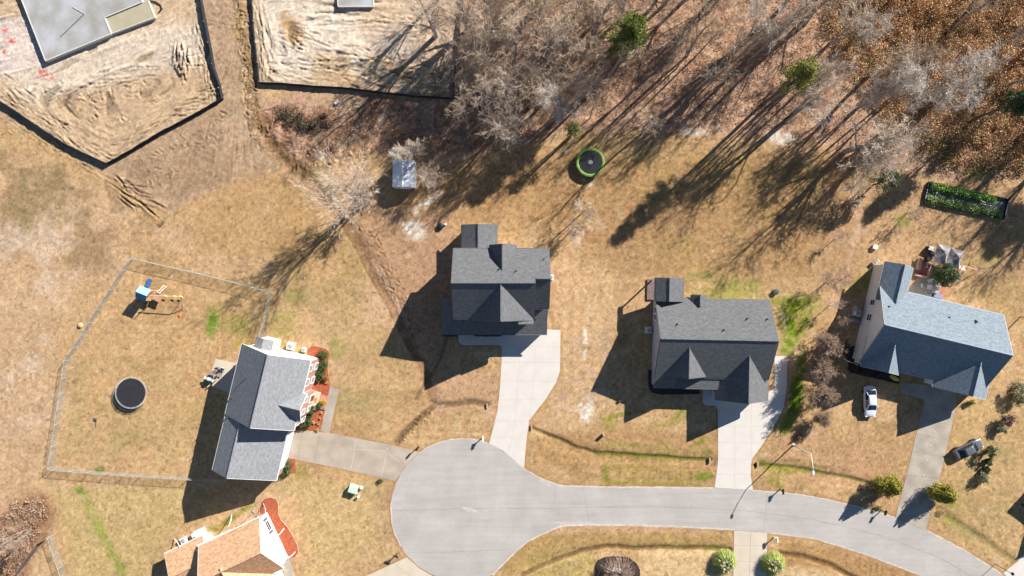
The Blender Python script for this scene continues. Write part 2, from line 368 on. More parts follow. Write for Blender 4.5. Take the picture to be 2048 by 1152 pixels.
for pts, w_, col, dep in (
    ([(795, 884), (806, 866), (830, 842), (850, 826), (870, 812), (905, 808), (940, 803), (972, 810)], 6, (140, 110, 80), .14),
    ([(1062, 853), (1090, 866), (1120, 880), (1150, 896), (1190, 906), (1260, 910), (1340, 914), (1422, 922)], 3.2, (124, 102, 60), .14),
    ([(1045, 1152), (1075, 1135), (1110, 1120), (1160, 1102), (1210, 1094), (1260, 1096), (1330, 1094), (1420, 1096), (1462, 1098)], 4.5, (138, 106, 70), .14),
    ([(1560, 1106), (1600, 1112), (1660, 1130), (1720, 1160), (1780, 1190)], 5, (128, 96, 60), .18),
    ([(1500, 930), (1540, 930), (1580, 935), (1640, 945), (1700, 958), (1740, 968), (1790, 985)], 3.4, (134, 120, 66), .12),
    ([(1880, 1020), (1920, 1050), (1960, 1075), (2010, 1110), (2060, 1150)], 7, (166, 144, 96), .12),
    ([(830, 800), (850, 765), (880, 720), (900, 660)], 3, (150, 128, 88), .06),
    ([(1700, 395), (1720, 440), (1700, 520), (1660, 610)], 5, (214, 170, 138), .0)):
    d, _ = seg_d(wx * .35 + PX * .65, wy * .35 + PY * .65, pts); mixc(1 - sm(w_ * .5, w_ * 1.5, d), col, .85); HT -= dep * (1 - sm(0, w_ * 1.8, d))
blob(872, 812, 12, 5, (214, 204, 190), .9, 0, .5, True, .6)
dD, _ = seg_d(PX, PY, [(1100, 880), (1160, 905), (1260, 918), (1425, 926)]); HT -= .16 * (1 - sm(0, 22, dD)); dD, _ = seg_d(PX, PY, [(1515, 930), (1600, 942), (1740, 970)]); HT -= .12 * (1 - sm(0, 20, dD)); dD, _ = seg_d(PX, PY, [(1060, 1130), (1160, 1105), (1260, 1098), (1455, 1098)]); HT -= .12 * (1 - sm(0, 18, dD))
for pts_, w_, col_, a_ in (([(520, 240), (560, 300), (620, 360), (690, 440), (725, 500), (760, 565), (795, 625), (825, 690), (850, 750), (866, 800)], 9, (150, 112, 82), .75), ([(515, 235), (555, 300), (612, 362), (680, 442), (715, 505), (752, 575), (790, 640), (820, 700)], 2.2, (126, 106, 66), .8), ([(745, 520), (785, 590), (818, 650)], 4, (222, 194, 164), .6)):
    d, _ = seg_d(wx * .4 + PX * .6, wy * .4 + PY * .6, pts_); mixc((1 - sm(w_ * .5, w_ * 1.6, d)) * (.4 + .6 * sm(.38, .56, fbm(GX, GY, 1.0, 4, 44))), col_, a_)
for pts_, w_, col_ in (([(1190, 908), (1260, 912), (1340, 916), (1420, 922)], 3, (118, 126, 44)), ([(1212, 925), (1206, 940), (1212, 958), (1235, 966)], 4, (128, 134, 46)), ([(1235, 966), (1310, 968), (1400, 970)], 4, (160, 150, 70)), ([(1220, 940), (1320, 945), (1420, 950)], 6, (178, 160, 88)), ([(1215, 890), (1300, 896), (1420, 904)], 5, (176, 158, 92)), ([(1215, 855), (1222, 835), (1260, 828)], 4, (146, 144, 56)), ([(1520, 925), (1580, 938), (1650, 948)], 4, (128, 130, 48)), ([(1608, 700), (1604, 760), (1590, 820), (1570, 860)], 9, (126, 142, 44))):
    d, _ = seg_d(wx * .3 + PX * .7, wy * .3 + PY * .7, pts_); mixc((1 - sm(w_ * .5, w_ * 1.7, d)) * (.35 + .65 * sm(.4, .58, fbm(GX, GY, 1.0, 4, 46))), col_, .8)
# green flushes in the turf
for cx, cy, rx, ry, col, a_, rot in (
    (425, 645, 16, 42, (110, 150, 42), .9, 10), (470, 650, 36, 22, (150, 158, 60), .6, 0), (490, 684, 26, 8, (190, 176, 40), .9, 0), (590, 590, 30, 24, (142, 146, 66), .6, 0), (560, 650, 30, 30, (160, 158, 80), .5, 0),
    (1560, 600, 26, 9, (160, 160, 60), .8, 0), (1590, 640, 34, 50, (132, 152, 34), 1, 0), (1600, 610, 50, 24, (150, 160, 60), .8, 0), (1578, 690, 22, 30, (120, 150, 30), .9, 0), (1592, 790, 16, 80, (106, 132, 34), .95, 12), (1572, 850, 24, 20, (150, 150, 56), .8, 0),
    (1480, 572, 60, 18, (150, 158, 76), .8, 0), (1450, 590, 90, 12, (172, 168, 84), .8, 0), (1400, 560, 40, 16, (170, 162, 86), .6, 0),
    (1215, 950, 7, 26, (134, 138, 42), .8, 0), (1225, 964, 20, 5, (134, 138, 42), .8, 8), (1300, 912, 110, 4, (128, 132, 40), .75, 3), (1410, 955, 22, 8, (120, 142, 40), .85, 0), (1290, 928, 80, 5, (164, 152, 74), .6, 2),
    (1320, 960, 110, 9, (168, 152, 74), .7, 0), (1220, 850, 22, 18, (160, 152, 66), .7, -30), (1355, 825, 14, 8, (120, 142, 40), .8, -40), (1340, 840, 60, 10, (170, 158, 80), .7, -20), (1405, 880, 22, 8, (130, 140, 46), .6, -30), (1418, 905, 12, 6, (120, 130, 40), .8, 0),
    (1560, 940, 40, 12, (150, 148, 60), .8, 10), (1550, 960, 18, 8, (150, 156, 60), .8, 0), (1620, 930, 60, 5, (128, 126, 50), .7, 10), (1530, 925, 18, 14, (150, 144, 66), .7, 0), (1560, 970, 8, 4, (120, 140, 40), .8, 0),
    (1800, 445, 22, 18, (140, 146, 62), .7, -40), (1730, 560, 50, 20, (168, 168, 86), .7, -30), (1970, 520, 30, 20, (170, 172, 96), .6, 0), (1900, 1040, 16, 8, (140, 150, 50), .8, 0), (1930, 1065, 40, 14, (160, 152, 90), .6, 30), (1905, 1010, 14, 7, (140, 150, 50), .6, 0),
    (205, 935, 14, 8, (130, 150, 56), .8, 0), (160, 975, 16, 9, (122, 156, 52), .85, 20), (185, 1030, 14, 60, (150, 160, 70), .7, -22), (215, 1090, 16, 60, (146, 160, 66), .7, -24), (245, 1140, 14, 30, (140, 158, 56), .8, -10), (255, 880, 50, 24, (170, 156, 96), .6, 0),
    (450, 1040, 60, 8, (140, 142, 46), .8, -24), (490, 1020, 40, 8, (146, 146, 50), .7, -24), (600, 945, 30, 14, (160, 156, 80), .5, 0), (560, 690, 22, 8, (186, 176, 50), .7, 0), (600, 700, 14, 7, (170, 166, 60), .7, 0), (670, 700, 18, 30, (146, 152, 70), .6, 0), (690, 800, 60, 40, (158, 150, 92), .5, 0), (850, 745, 8, 6, (120, 126, 60), .7, 0),
    (630, 345, 30, 24, (150, 140, 76), .8, 30), (650, 375, 14, 10, (118, 124, 60), .7, 0), (1880, 300, 50, 30, (134, 128, 62), .7, 0), (1820, 250, 60, 40, (138, 132, 70), .5, 0), (1950, 340, 30, 12, (178, 168, 86), .7, 0), (1100, 175, 60, 60, (150, 138, 96), .3, 0),
    (1330, 1092, 120, 3, (130, 136, 50), .6, 0), (1430, 1096, 30, 4, (120, 140, 46), .8, 0), (60, 1010, 50, 50, (196, 154, 110), .6, 0)):
    blob(cx, cy, rx, ry, col, a_, rot, .6); 
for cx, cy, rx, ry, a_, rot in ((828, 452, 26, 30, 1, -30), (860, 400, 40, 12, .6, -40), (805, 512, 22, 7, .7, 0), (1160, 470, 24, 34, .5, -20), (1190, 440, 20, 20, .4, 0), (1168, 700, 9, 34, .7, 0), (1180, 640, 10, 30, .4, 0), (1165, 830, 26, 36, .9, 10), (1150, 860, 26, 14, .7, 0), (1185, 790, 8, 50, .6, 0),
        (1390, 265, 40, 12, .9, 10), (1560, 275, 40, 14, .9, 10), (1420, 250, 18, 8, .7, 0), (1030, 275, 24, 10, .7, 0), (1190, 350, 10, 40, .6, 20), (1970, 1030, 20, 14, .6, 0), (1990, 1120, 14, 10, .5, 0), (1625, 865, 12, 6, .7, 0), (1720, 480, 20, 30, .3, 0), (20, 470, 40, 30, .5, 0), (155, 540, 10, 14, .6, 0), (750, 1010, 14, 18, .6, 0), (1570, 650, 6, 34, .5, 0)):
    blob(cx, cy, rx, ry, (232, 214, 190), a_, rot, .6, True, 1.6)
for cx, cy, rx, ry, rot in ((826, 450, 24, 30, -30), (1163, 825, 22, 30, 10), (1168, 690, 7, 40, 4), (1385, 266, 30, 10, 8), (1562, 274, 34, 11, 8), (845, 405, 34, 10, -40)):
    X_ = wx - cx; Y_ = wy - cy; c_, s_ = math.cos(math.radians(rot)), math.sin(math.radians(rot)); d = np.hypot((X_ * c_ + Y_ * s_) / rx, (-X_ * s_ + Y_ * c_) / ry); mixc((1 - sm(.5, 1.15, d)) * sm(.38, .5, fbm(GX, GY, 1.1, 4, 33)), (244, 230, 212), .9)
# dead scrub, lower left
m = area([(-40, 1060), (30, 1000), (90, 985), (100, 1050), (60, 1110), (40, 1300), (-60, 1300)], (178, 134, 104), .9, 14); mixc(m * sm(.5, .6, fbm(GX, GY, .6, 3, 71)), (112, 74, 56), .6)
# fine break-up of every surface: tufts, stones, litter
lum = (.70 + .60 * n_hi) * (.80 + .40 * n_px) * (.90 + .20 * n_mid) * 1.04
C *= lum[..., None]
spk = sm(.80, .93, vn(GX, GY, .32, 77)) * (1 - sm(-10, 0, -np.minimum(dA, dB))); C *= (1 - .32 * spk)[..., None]
spk2 = sm(.90, .97, vn(GX, GY, .5, 79)); C *= (1 + .22 * spk2)[..., None]
cl = sm(.62, .8, fbm(GX, GY, .55, 3, 91)) * sm(.45, .62, fbm(GX, GY, 9, 3, 92)); C *= (1 - .22 * cl)[..., None]
mt = (1 - sm(4, 60, np.hypot((PX - 1150) / 1.0, (PY - 640) / 3.2))); C *= (1 + .07 * mt * np.sin(PX / 3.4 + 3 * n_mid))[..., None]    # mown stripes
mt = (1 - sm(-6, 4, poly_d(PX, PY, [(1080, 900), (1430, 925), (1430, 968), (1130, 965)])[0])); C *= (1 + .08 * mt * np.sin((PY - .03 * PX) / 3.0 + 2 * n_mid))[..., None]
mt = (1 - sm(-6, 4, poly_d(PX, PY, [(860, 815), (975, 812), (975, 880), (800, 890)])[0])); C *= (1 + .06 * mt * np.sin(PY / 2.6 + 2 * n_mid))[..., None]
# relief: gentle everywhere, ruts and clods where machines worked
HT += .06 * (n_mid - .5) + .05 * (n_hi - .5) + .025 * (n_px - .5)
inA = 1 - sm(-4, 0, dA); inB = 1 - sm(-4, 0, dB); out = (1 - sm(-8, 14, poly_d(PX, PY, [(215, 345), (300, 425), (400, 385), (520, 335), (560, 345), (520, 250), (505, -60), (400, -60), (448, 215)])[0]))
wrp = 12 * (fbm(GX, GY, 6, 3, 191) - .5); 
def ruts(mask, along, across, sd, amp):
    across = across + wrp + 3 * (n_mid - .5); along = along + wrp
    t = vn(along / 110, across / 9, 1, sd) * .55 + .45 * vn(along / 60, across / 4.5, 1, sd + 2); u = vn(along / 34, across / 5.5, 1, sd + 1)
    on = sm(.40, .58, fbm(GX, GY, 6, 3, sd + 7)); global HT, C
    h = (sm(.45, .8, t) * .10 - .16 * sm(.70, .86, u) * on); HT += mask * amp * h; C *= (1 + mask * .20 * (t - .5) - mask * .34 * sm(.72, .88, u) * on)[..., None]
def smoothpoly(pts, k):      # smooth 'distance from the lot edge' so that tracks bend round corners instead of mitring
    cx = sum(p[0] for p in pts) / len(pts); cy = sum(p[1] for p in pts) / len(pts); return cx, cy
def softd(pts):
    acc = 0; q = list(pts) + [pts[0]]
    for (x0, y0), (x1, y1) in zip(q[:-1], q[1:]):
        L = math.hypot(x1 - x0, y1 - y0)
        if L < 30: continue
        d, _ = seg_d(PX, PY, [(x0, y0), (x1, y1)]); acc = acc + np.exp(-d / 22)
    return -22 * np.log(acc + 1e-9)
ruts(inA, aA, softd(LOTA[1:9]), 101, 1.0); ruts(inB, aB, softd(LOTB[1:10]), 121, 1.15)
th = np.arctan2(PY - 60, PX - 480) * 340; rr = np.hypot(PY - 60, PX - 480)
ruts(out, rr, th, 141, .35)
# single cuts, clods and blade marks: short dark gouges with a berm, following the machines
def gouge(px, py, ang, L, bend, w_, dep):
    global HT
    n_ = 7; pts = []; x, y, a = px, py, ang
    for i in range(n_): pts.append((x, y)); x += math.cos(a) * L / n_; y += math.sin(a) * L / n_; a += bend / n_
    xs = [(p[0] - 1024) * S for p in pts]; ys = [(576 - p[1]) * S for p in pts]; r_ = .6
    j0, j1 = np.searchsorted(gx, [min(xs) - r_, max(xs) + r_]); i0, i1 = np.searchsorted(gy, [min(ys) - r_, max(ys) + r_])
    if j1 - j0 < 2 or i1 - i0 < 2: return
    d, A_l = seg_d(PX[i0:i1, j0:j1], PY[i0:i1, j0:j1], pts); t = np.clip(1 - np.abs(A_l / L - .5) * 2, 0, 1) ** .5
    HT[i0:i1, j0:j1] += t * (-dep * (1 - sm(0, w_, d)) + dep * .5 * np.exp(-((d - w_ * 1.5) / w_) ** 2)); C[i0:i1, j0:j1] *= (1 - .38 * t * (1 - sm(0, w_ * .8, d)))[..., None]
rg = random.Random(21)
def field(n_, poly, angf, L=(14, 40), dep=(.05, .16), w_=(1.5, 2.8), jit=.18):
    xs = [p[0] for p in poly]; ys = [p[1] for p in poly]; k = 0
    while k < n_:
        x, y = rg.uniform(min(xs), max(xs)), rg.uniform(min(ys), max(ys)); c = False
        for i in range(len(poly)):
            x0, y0 = poly[i]; x1, y1 = poly[(i + 1) % len(poly)]
            if (y0 > y) != (y1 > y) and x < (x1 - x0) * (y - y0) / (y1 - y0) + x0: c = not c
        if not c: continue
        gouge(x, y, angf(x, y) + rg.gauss(0, jit), rg.uniform(*L), rg.uniform(-.5, .5), rg.uniform(*w_), rg.uniform(*dep)); k += 1
R_ = math.radians
field(70, [(0, 130), (60, 190), (130, 250), (210, 300), (215, 322), (120, 280), (0, 198)], lambda x, y: R_(36)); field(60, [(220, 322), (330, 250), (440, 195), (430, 160), (330, 225), (230, 290)], lambda x, y: R_(-30 if y > 240 else -10))
field(60, [(80, 190), (300, 110), (400, 100), (400, 130), (250, 170), (90, 230)], lambda x, y: R_(-14)); field(40, [(395, 20), (412, 60), (432, 180), (415, 185), (380, 60)], lambda x, y: R_(78)); field(60, [(60, 170), (220, 250), (330, 200), (300, 150), (120, 160)], lambda x, y: R_(rg.choice((-20, 20, 60))), L=(8, 22))
field(80, [(520, 150), (700, 165), (880, 190), (890, 150), (700, 125), (540, 110)], lambda x, y: R_(10)); field(60, [(540, 90), (640, 120), (760, 140), (880, 150), (880, 110), (700, 90), (560, 30)], lambda x, y: R_(22)); field(40, [(508, 0), (530, 0), (540, 150), (522, 150)], lambda x, y: R_(82)); field(50, [(560, 10), (660, 10), (880, 30), (880, 80), (700, 70)], lambda x, y: R_(rg.choice((0, 25, -15))), L=(8, 26))
field(30, [(198, 345), (225, 340), (300, 395), (290, 412), (230, 392)], lambda x, y: R_(32), L=(26, 60), dep=(.10, .22)); field(70, [(250, 330), (330, 280), (440, 215), (460, 260), (360, 330), (300, 380)], lambda x, y: R_(rg.choice((50, 75, 20))), L=(8, 20), dep=(.04, .12)); field(30, [(352, 82), (374, 82), (376, 128), (356, 126)], lambda x, y: R_(88), L=(20, 44), dep=(.2, .34), jit=.05)
field(60, [(466, 0), (500, 0), (508, 200), (486, 200)], lambda x, y: R_(rg.uniform(0, 180)), L=(5, 14), dep=(.1, .3)); field(120, [(480, 200), (520, 200), (640, 300), (720, 300), (740, 330), (620, 350), (500, 280)], lambda x, y: R_(rg.uniform(0, 180)), L=(5, 14), dep=(.06, .2))
field(110, [(710, 440), (740, 440), (800, 560), (850, 690), (838, 700), (780, 600), (740, 520)], lambda x, y: R_(rg.uniform(20, 100)), L=(4, 12), dep=(.05, .14), w_=(1.6, 2.4)); field(60, [(795, 880), (800, 866), (840, 828), (862, 818), (860, 832), (812, 878)], lambda x, y: R_(rg.uniform(0, 180)), L=(4, 10), dep=(.05, .14), w_=(1.5, 2.3)); field(40, [(0, 215), (60, 262), (130, 300), (210, 345), (190, 360), (90, 300), (0, 250)], lambda x, y: R_(32), L=(8, 24), dep=(.04, .1))
HT += np.maximum(inA, np.maximum(inB, out)) * .05 * (sm(.58, .8, fbm(GX, GY, .7, 4, 161)) * sm(.45, .6, fbm(GX, GY, 8, 3, 163)))
bank = 1 - sm(-10, 10, poly_d(wx, wy, [(470, -60), (500, -60), (508, 150), (520, 220), (640, 300), (760, 300), (700, 330), (600, 340), (510, 280), (490, 200), (478, 60)])[0])
HT += bank * .5 * (fbm(GX, GY, .9, 4, 171) - .45) + .10 * wood * (fbm(GX, GY, .6, 3, 173) - .5)
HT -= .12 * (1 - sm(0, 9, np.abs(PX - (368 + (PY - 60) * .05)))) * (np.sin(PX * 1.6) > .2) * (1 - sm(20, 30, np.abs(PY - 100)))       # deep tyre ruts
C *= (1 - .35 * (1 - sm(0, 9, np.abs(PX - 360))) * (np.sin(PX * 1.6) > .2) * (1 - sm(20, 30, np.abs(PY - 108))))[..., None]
# paved ground is cut down under its slabs
for pts in [ROAD] + list(DRIVES.values()) + list(WALKS.values()):
    d, _ = poly_d(PX, PY, pts); k = 1 - sm(0.2, 8, d); HT = HT * (1 - k) + .0 * k
    k = 1 - sm(-2.6, -.6, d); HT = HT * (1 - k) - .10 * k
    e = (1 - sm(0, 5, np.abs(d - 2))); mixc(e, (196, 140, 92), .35)
HT[np.hypot(GX, GY) > 110] *= .3
ny, nx = GX.shape
me = bpy.data.meshes.new('ground'); me.vertices.add(nx * ny)
co = np.stack([GX, GY, HT], -1).astype(np.float32).reshape(-1); me.vertices.foreach_set('co', co)
idx = np.arange(nx * ny, dtype=np.int32).reshape(ny, nx)
q = np.stack([idx[:-1, :-1], idx[:-1, 1:], idx[1:, 1:], idx[1:, :-1]], -1).reshape(-1)
nf = (nx - 1) * (ny - 1); me.loops.add(nf * 4); me.loops.foreach_set('vertex_index', q)
me.polygons.add(nf); me.polygons.foreach_set('loop_start', np.arange(0, nf * 4, 4, dtype=np.int32)); me.polygons.foreach_set('loop_total', np.full(nf, 4, np.int32))
at = me.color_attributes.new('Col', 'FLOAT_COLOR', 'POINT')
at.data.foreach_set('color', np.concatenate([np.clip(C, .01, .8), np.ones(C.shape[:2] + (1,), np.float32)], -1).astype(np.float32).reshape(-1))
me.polygons.foreach_set('use_smooth', np.ones(nf, bool)); me.update(); me.validate()
gm = bpy.data.materials.new('ground_turf_and_soil'); gm.use_nodes = True; n = gm.node_tree; b = n.nodes['Principled BSDF']
b.inputs['Roughness'].default_value = .95; b.inputs['Specular IOR Level'].default_value = .1
va = n.nodes.new('ShaderNodeVertexColor'); va.layer_name = 'Col'
tc = n.nodes.new('ShaderNodeTexCoord'); nz = n.nodes.new('ShaderNodeTexNoise'); nz.inputs['Scale'].default_value = 7; nz.inputs['Detail'].default_value = 6; nz.inputs['Roughness'].default_value = .7
link(n, tc.outputs['Object'], nz.inputs['Vector'])
mr = n.nodes.new('ShaderNodeMapRange'); mr.inputs[1].default_value = .3; mr.inputs[2].default_value = .7; mr.inputs[3].default_value = .66; mr.inputs[4].default_value = 1.36
link(n, nz.outputs['Fac'], mr.inputs[0]); mx = n.nodes.new('ShaderNodeVectorMath'); mx.operation = 'SCALE'
link(n, va.outputs['Color'], mx.inputs[0]); link(n, mr.outputs[0], mx.inputs['Scale']); link(n, mx.outputs[0], b.inputs['Base Color'])
bp = n.nodes.new('ShaderNodeBump'); bp.inputs['Strength'].default_value = .6; bp.inputs['Distance'].default_value = .06
link(n, nz.outputs['Fac'], bp.inputs['Height']); link(n, bp.outputs['Normal'], b.inputs['Normal'])
me.materials.append(gm); g = bpy.data.objects.new('ground', me); COL.objects.link(g); g['kind'] = 'structure'
def gz(px, py):
    "ground height at a photograph pixel"
    p = P(px, py); i = int(np.searchsorted(gy, p.y)); j = int(np.searchsorted(gx, p.x)); return float(HT[min(i, ny - 1), min(j, nx - 1)])

# ------------------------------------------------------------------ road, driveways, paths
def asphalt():
    m = mat('road_surface', alb(209, 201, 194), .9, .03, .35, .3, 9); n = m.node_tree; b = n.nodes['Principled BSDF']
    src = b.inputs['Base Color'].links[0].from_socket
    tc = n.nodes.new('ShaderNodeTexCoord')
    mp = n.nodes.new('ShaderNodeMapping'); mp.inputs['Scale'].default_value = (.12, 1.6, 1); link(n, tc.outputs['Object'], mp.inputs[0])
    st = n.nodes.new('ShaderNodeTexNoise'); st.inputs['Scale'].default_value = 1; st.inputs['Detail'].default_value = 5; link(n, mp.outputs[0], st.inputs[0])
    fn = n.nodes.new('ShaderNodeTexNoise'); fn.inputs['Scale'].default_value = 12; fn.inputs['Detail'].default_value = 5; link(n, tc.outputs['Object'], fn.inputs[0])
    ns = n.nodes.new('ShaderNodeTexNoise'); ns.inputs['Scale'].default_value = .18; ns.inputs['Detail'].default_value = 6; ns.inputs['Roughness'].default_value = .65; link(n, tc.outputs['Object'], ns.inputs[0])
    vo = n.nodes.new('ShaderNodeTexVoronoi'); vo.feature = 'DISTANCE_TO_EDGE'; vo.inputs['Scale'].default_value = .11
    dn = n.nodes.new('ShaderNodeVectorMath'); dn.operation = 'ADD'; n3 = n.nodes.new('ShaderNodeTexNoise'); n3.inputs['Scale'].default_value = .7; link(n, tc.outputs['Object'], n3.inputs[0])
    link(n, tc.outputs['Object'], dn.inputs[0]); link(n, n3.outputs['Color'], dn.inputs[1]); link(n, dn.outputs[0], vo.inputs['Vector'])
    ck = n.nodes.new('ShaderNodeMapRange'); ck.inputs[1].default_value = .0; ck.inputs[2].default_value = .006; ck.inputs[3].default_value = .92; ck.inputs[4].default_value = 1; link(n, vo.outputs[0], ck.inputs[0])
    sc_ = ck.outputs[0]
    for s_, a_ in ((st, .06), (fn, .10), (ns, .10)):
        mr = n.nodes.new('ShaderNodeMapRange'); mr.inputs[1].default_value = .3; mr.inputs[2].default_value = .7; mr.inputs[3].default_value = 1 - a_; mr.inputs[4].default_value = 1 + a_
        link(n, s_.outputs['Fac'], mr.inputs[0]); mm = n.nodes.new('ShaderNodeMath'); mm.operation = 'MULTIPLY'; link(n, sc_, mm.inputs[0]); link(n, mr.outputs[0], mm.inputs[1]); sc_ = mm.outputs[0]
    mx = n.nodes.new('ShaderNodeVectorMath'); mx.operation = 'SCALE'; link(n, src, mx.inputs[0]); link(n, sc_, mx.inputs['Scale']); link(n, mx.outputs[0], b.inputs['Base Color'])
    return m
def wobble(pts, step=14, amp=.6, close=True):
    out = []; q = list(pts); n_ = len(q)
    for i in range(n_ if close else n_ - 1):
        a, b_ = q[i], q[(i + 1) % n_]; L = math.hypot(b_[0] - a[0], b_[1] - a[1]); k = max(1, int(L / step))
        for j in range(k):
            t = j / k; out.append((a[0] + (b_[0] - a[0]) * t + rnd.uniform(-amp, amp), a[1] + (b_[1] - a[1]) * t + rnd.uniform(-amp, amp)))
    return out
def sheet(name, pts, z, m, th=.12, wob=None, kind='structure'):
    pp = wobble(pts, wob[0], wob[1]) if wob else pts
    mb = MB(); mb.prism([tuple(P(x, y))[:2] for x, y in pp], z - th, z); o = mb.build(name, m)
    if kind: o['kind'] = kind
    return o
sheet('road', ROAD, .020, asphalt(), .12, (7, .9))
# sandy, worn verge along the road edge and two seams in the paving
seam_m = mat('seam_tar', alb(178, 168, 160), .9, .2, 3)
def ribbon(name, pts, w_, z, m, kind='structure'):
    mb = MB(); L = []; 
    for i, p in enumerate(pts):
        a = Vector(pts[max(0, i - 1)]); c = Vector(pts[min(len(pts) - 1, i + 1)]); d = (c - a).normalized(); nn = Vector((-d.y, d.x)); ww = w_ * rnd.uniform(.6, 1.3) / 2
        L.append(((p[0] + nn.x * ww, p[1] + nn.y * ww), (p[0] - nn.x * ww, p[1] - nn.y * ww)))
    for (a, b_), (c, d) in zip(L[:-1], L[1:]): mb.face([P(*b_) + Vector((0, 0, z)), P(*a) + Vector((0, 0, z)), P(*c) + Vector((0, 0, z)), P(*d) + Vector((0, 0, z))])
    o = mb.build(name, m)
    if kind: o['kind'] = kind
    return o
def wl(pts, step=16, amp=.8):
    r = wobble(pts, step, amp, False); r.append(pts[-1]); return r
ribbon('road_seam', wl([(785, 1021), (960, 1016), (1100, 1016), (1300, 1013), (1480, 1020), (1620, 1038), (1760, 1070), (1880, 1116), (1990, 1178)]), .7, .026, seam_m)
ribbon('road_seam', wl([(812, 1106), (900, 1104), (1020, 1099)]), .7, .026, seam_m)
ribbon('road_seam', wl([(1166, 974), (1172, 1010), (1178, 1052)]), .5, .026, seam_m); ribbon('road_seam', wl([(1535, 983), (1531, 1020), (1526, 1062)]), .5, .026, seam_m)
ribbon('road_seam', wl([(1109, 968), (1110, 1014)]), .5, .026, seam_m); ribbon('road_seam', wl([(950, 985), (949, 1016)]), .4, .026, seam_m)
vm = mat('verge_sand', alb(236, 222, 204), .95, .16, 1.5, .4)
def off(pts, d):      # towards the road
    return [(x, y + d) for x, y in pts]
ribbon('road_verge', wl([(1030, 924), (1055, 942), (1085, 959), (1120, 971), (1200, 974), (1428, 976)], 8, .8), 3.0, .0255, vm); ribbon('road_verge', wl([(1100, 1062), (1120, 1052), (1170, 1049), (1255, 1050), (1370, 1054), (1468, 1059)], 8, .8), 3.2, .0255, vm)
ribbon('road_verge', wl([(1540, 1065), (1637, 1079), (1731, 1108), (1838, 1149)], 8, .8), 2.4, .0255, vm); ribbon('road_verge', wl([(1506, 981), (1575, 986), (1650, 998), (1720, 1014), (1788, 1035)], 8, .8), 2.2, .0255, vm)
ribbon('road_verge', wl([(1856, 1062), (1930, 1101), (2004, 1149)], 8, .8), 3.2, .0255, vm)
ribbon('road_verge', wl(arc(925, 1020, 143, 150, 188, 8), 8, .6), 2.4, .0255, vm); ribbon('road_verge', wl(arc(925, 1020, 143, 232, 290, 8), 8, .6), 2.2, .0255, vm); ribbon('road_verge', wl([(985, 1150), (1026, 1109), (1054, 1084), (1100, 1061)], 8, .8), 3.0, .0255, vm)
def patch(cx, cy, rx, ry, z, m, rot=0, name='sand_patch'):
    pts = []
    for i in range(26):
        t = i / 26 * 6.283; r_ = rnd.uniform(.72, 1.1); x = rx * r_ * math.cos(t); y = ry * r_ * math.sin(t); c, s_ = math.cos(rot), math.sin(rot); pts.append(tuple(P(cx + x * c - y * s_, cy + x * s_ + y * c))[:2])
    mb = MB(); mb.face([(a, b_, z) for a, b_ in reversed(pts)]); o = mb.build(name, m); o['kind'] = 'structure'; return o
pm = mat('washed_sand', alb(222, 212, 204), .95, .1, 1.5, .2)
patch(1150, 1046, 42, 5, .0235, pm); patch(1092, 966, 16, 5, .0235, pm, .4); patch(940, 1020, 22, 5, .0275, pm, .3)


conc_new = mat('concrete_new', alb(246, 237, 227), .85, .035, .7, .15, 20)
conc_old = mat('concrete_old', alb(208, 192, 172), .9, .13, .45, .25, 14)
conc_mid = mat('concrete_worn', alb(200, 188, 172), .9, .16, .5, .25, 14)
conc_pale = mat('concrete_pale', alb(238, 222, 200), .9, .06, .6, .2, 14)
for k, m_ in (('concrete_driveway_a', conc_old), ('concrete_driveway_b', conc_new), ('concrete_driveway_c', conc_new), ('concrete_driveway_d', conc_mid), ('concrete_driveway_e', conc_pale), ('concrete_driveway_f', conc_pale), ('concrete_driveway_g', conc_new)):
    sheet('driveway', DRIVES[k], .034, m_)
for k in WALKS: sheet('path', WALKS[k], .030, conc_mid)
jm = mat('control_joint', alb(224, 206, 190), .9, .1, 2); jd = mat('control_joint_old', alb(170, 152, 132), .9, .2, 2); jl = mat('joint_filler', alb(226, 216, 200), .9, .1, 2)
def joint(pts, m_=jm, w_=.45): ribbon('joint', pts, w_, .0382, m_)
for l in ([(1042, 662), (1036, 760), (1030, 850), (1016, 905)], [(1073, 664), (1069, 745), (1060, 836)], [(1003, 725), (1121, 725)], [(1001, 761), (1108, 763)], [(997, 800), (1090, 799)], [(990, 842), (1057, 842)], [(983, 872), (1052, 878)], [(943, 662), (943, 690)], [(954, 662), (954, 690)], [(969, 662), (969, 690)], [(985, 662), (985, 690)], [(1004, 692), (1121, 694)],
          [(1470, 812), (1469, 975)], [(1503, 806), (1502, 918)], [(1436, 852), (1545, 853)], [(1436, 885), (1526, 886)], [(1436, 919), (1502, 919)], [(1432, 948), (1501, 949)], [(1436, 822), (1563, 822)], [(1537, 752), (1573, 753)], [(1537, 792), (1571, 793)]): joint(l)
for l in ([(640, 872), (628, 925)], [(606, 862), (596, 918)], [(1846, 806), (1912, 822)], [(1838, 838), (1903, 850)], [(1832, 868), (1897, 880)], [(1824, 902), (1890, 914)], [(1812, 950), (1880, 956)], [(1800, 995), (1868, 1003)]): joint(l, jd, .6)
for l in ([(712, 882), (702, 940)], [(775, 895), (764, 952)], [(700, 898), (770, 902), (800, 925)]): joint(l, jl, 1.6)
joint([(1501, 1063), (1499, 1152)], jd, .5); joint([(1467, 1090), (1533, 1092)], jd, .4); joint([(1466, 1122), (1533, 1124)], jd, .4); joint([(790, 1128), (830, 1160)], jd, .4)
rf = mat('reflector_white', alb(250, 250, 250), .3, .02, 2)
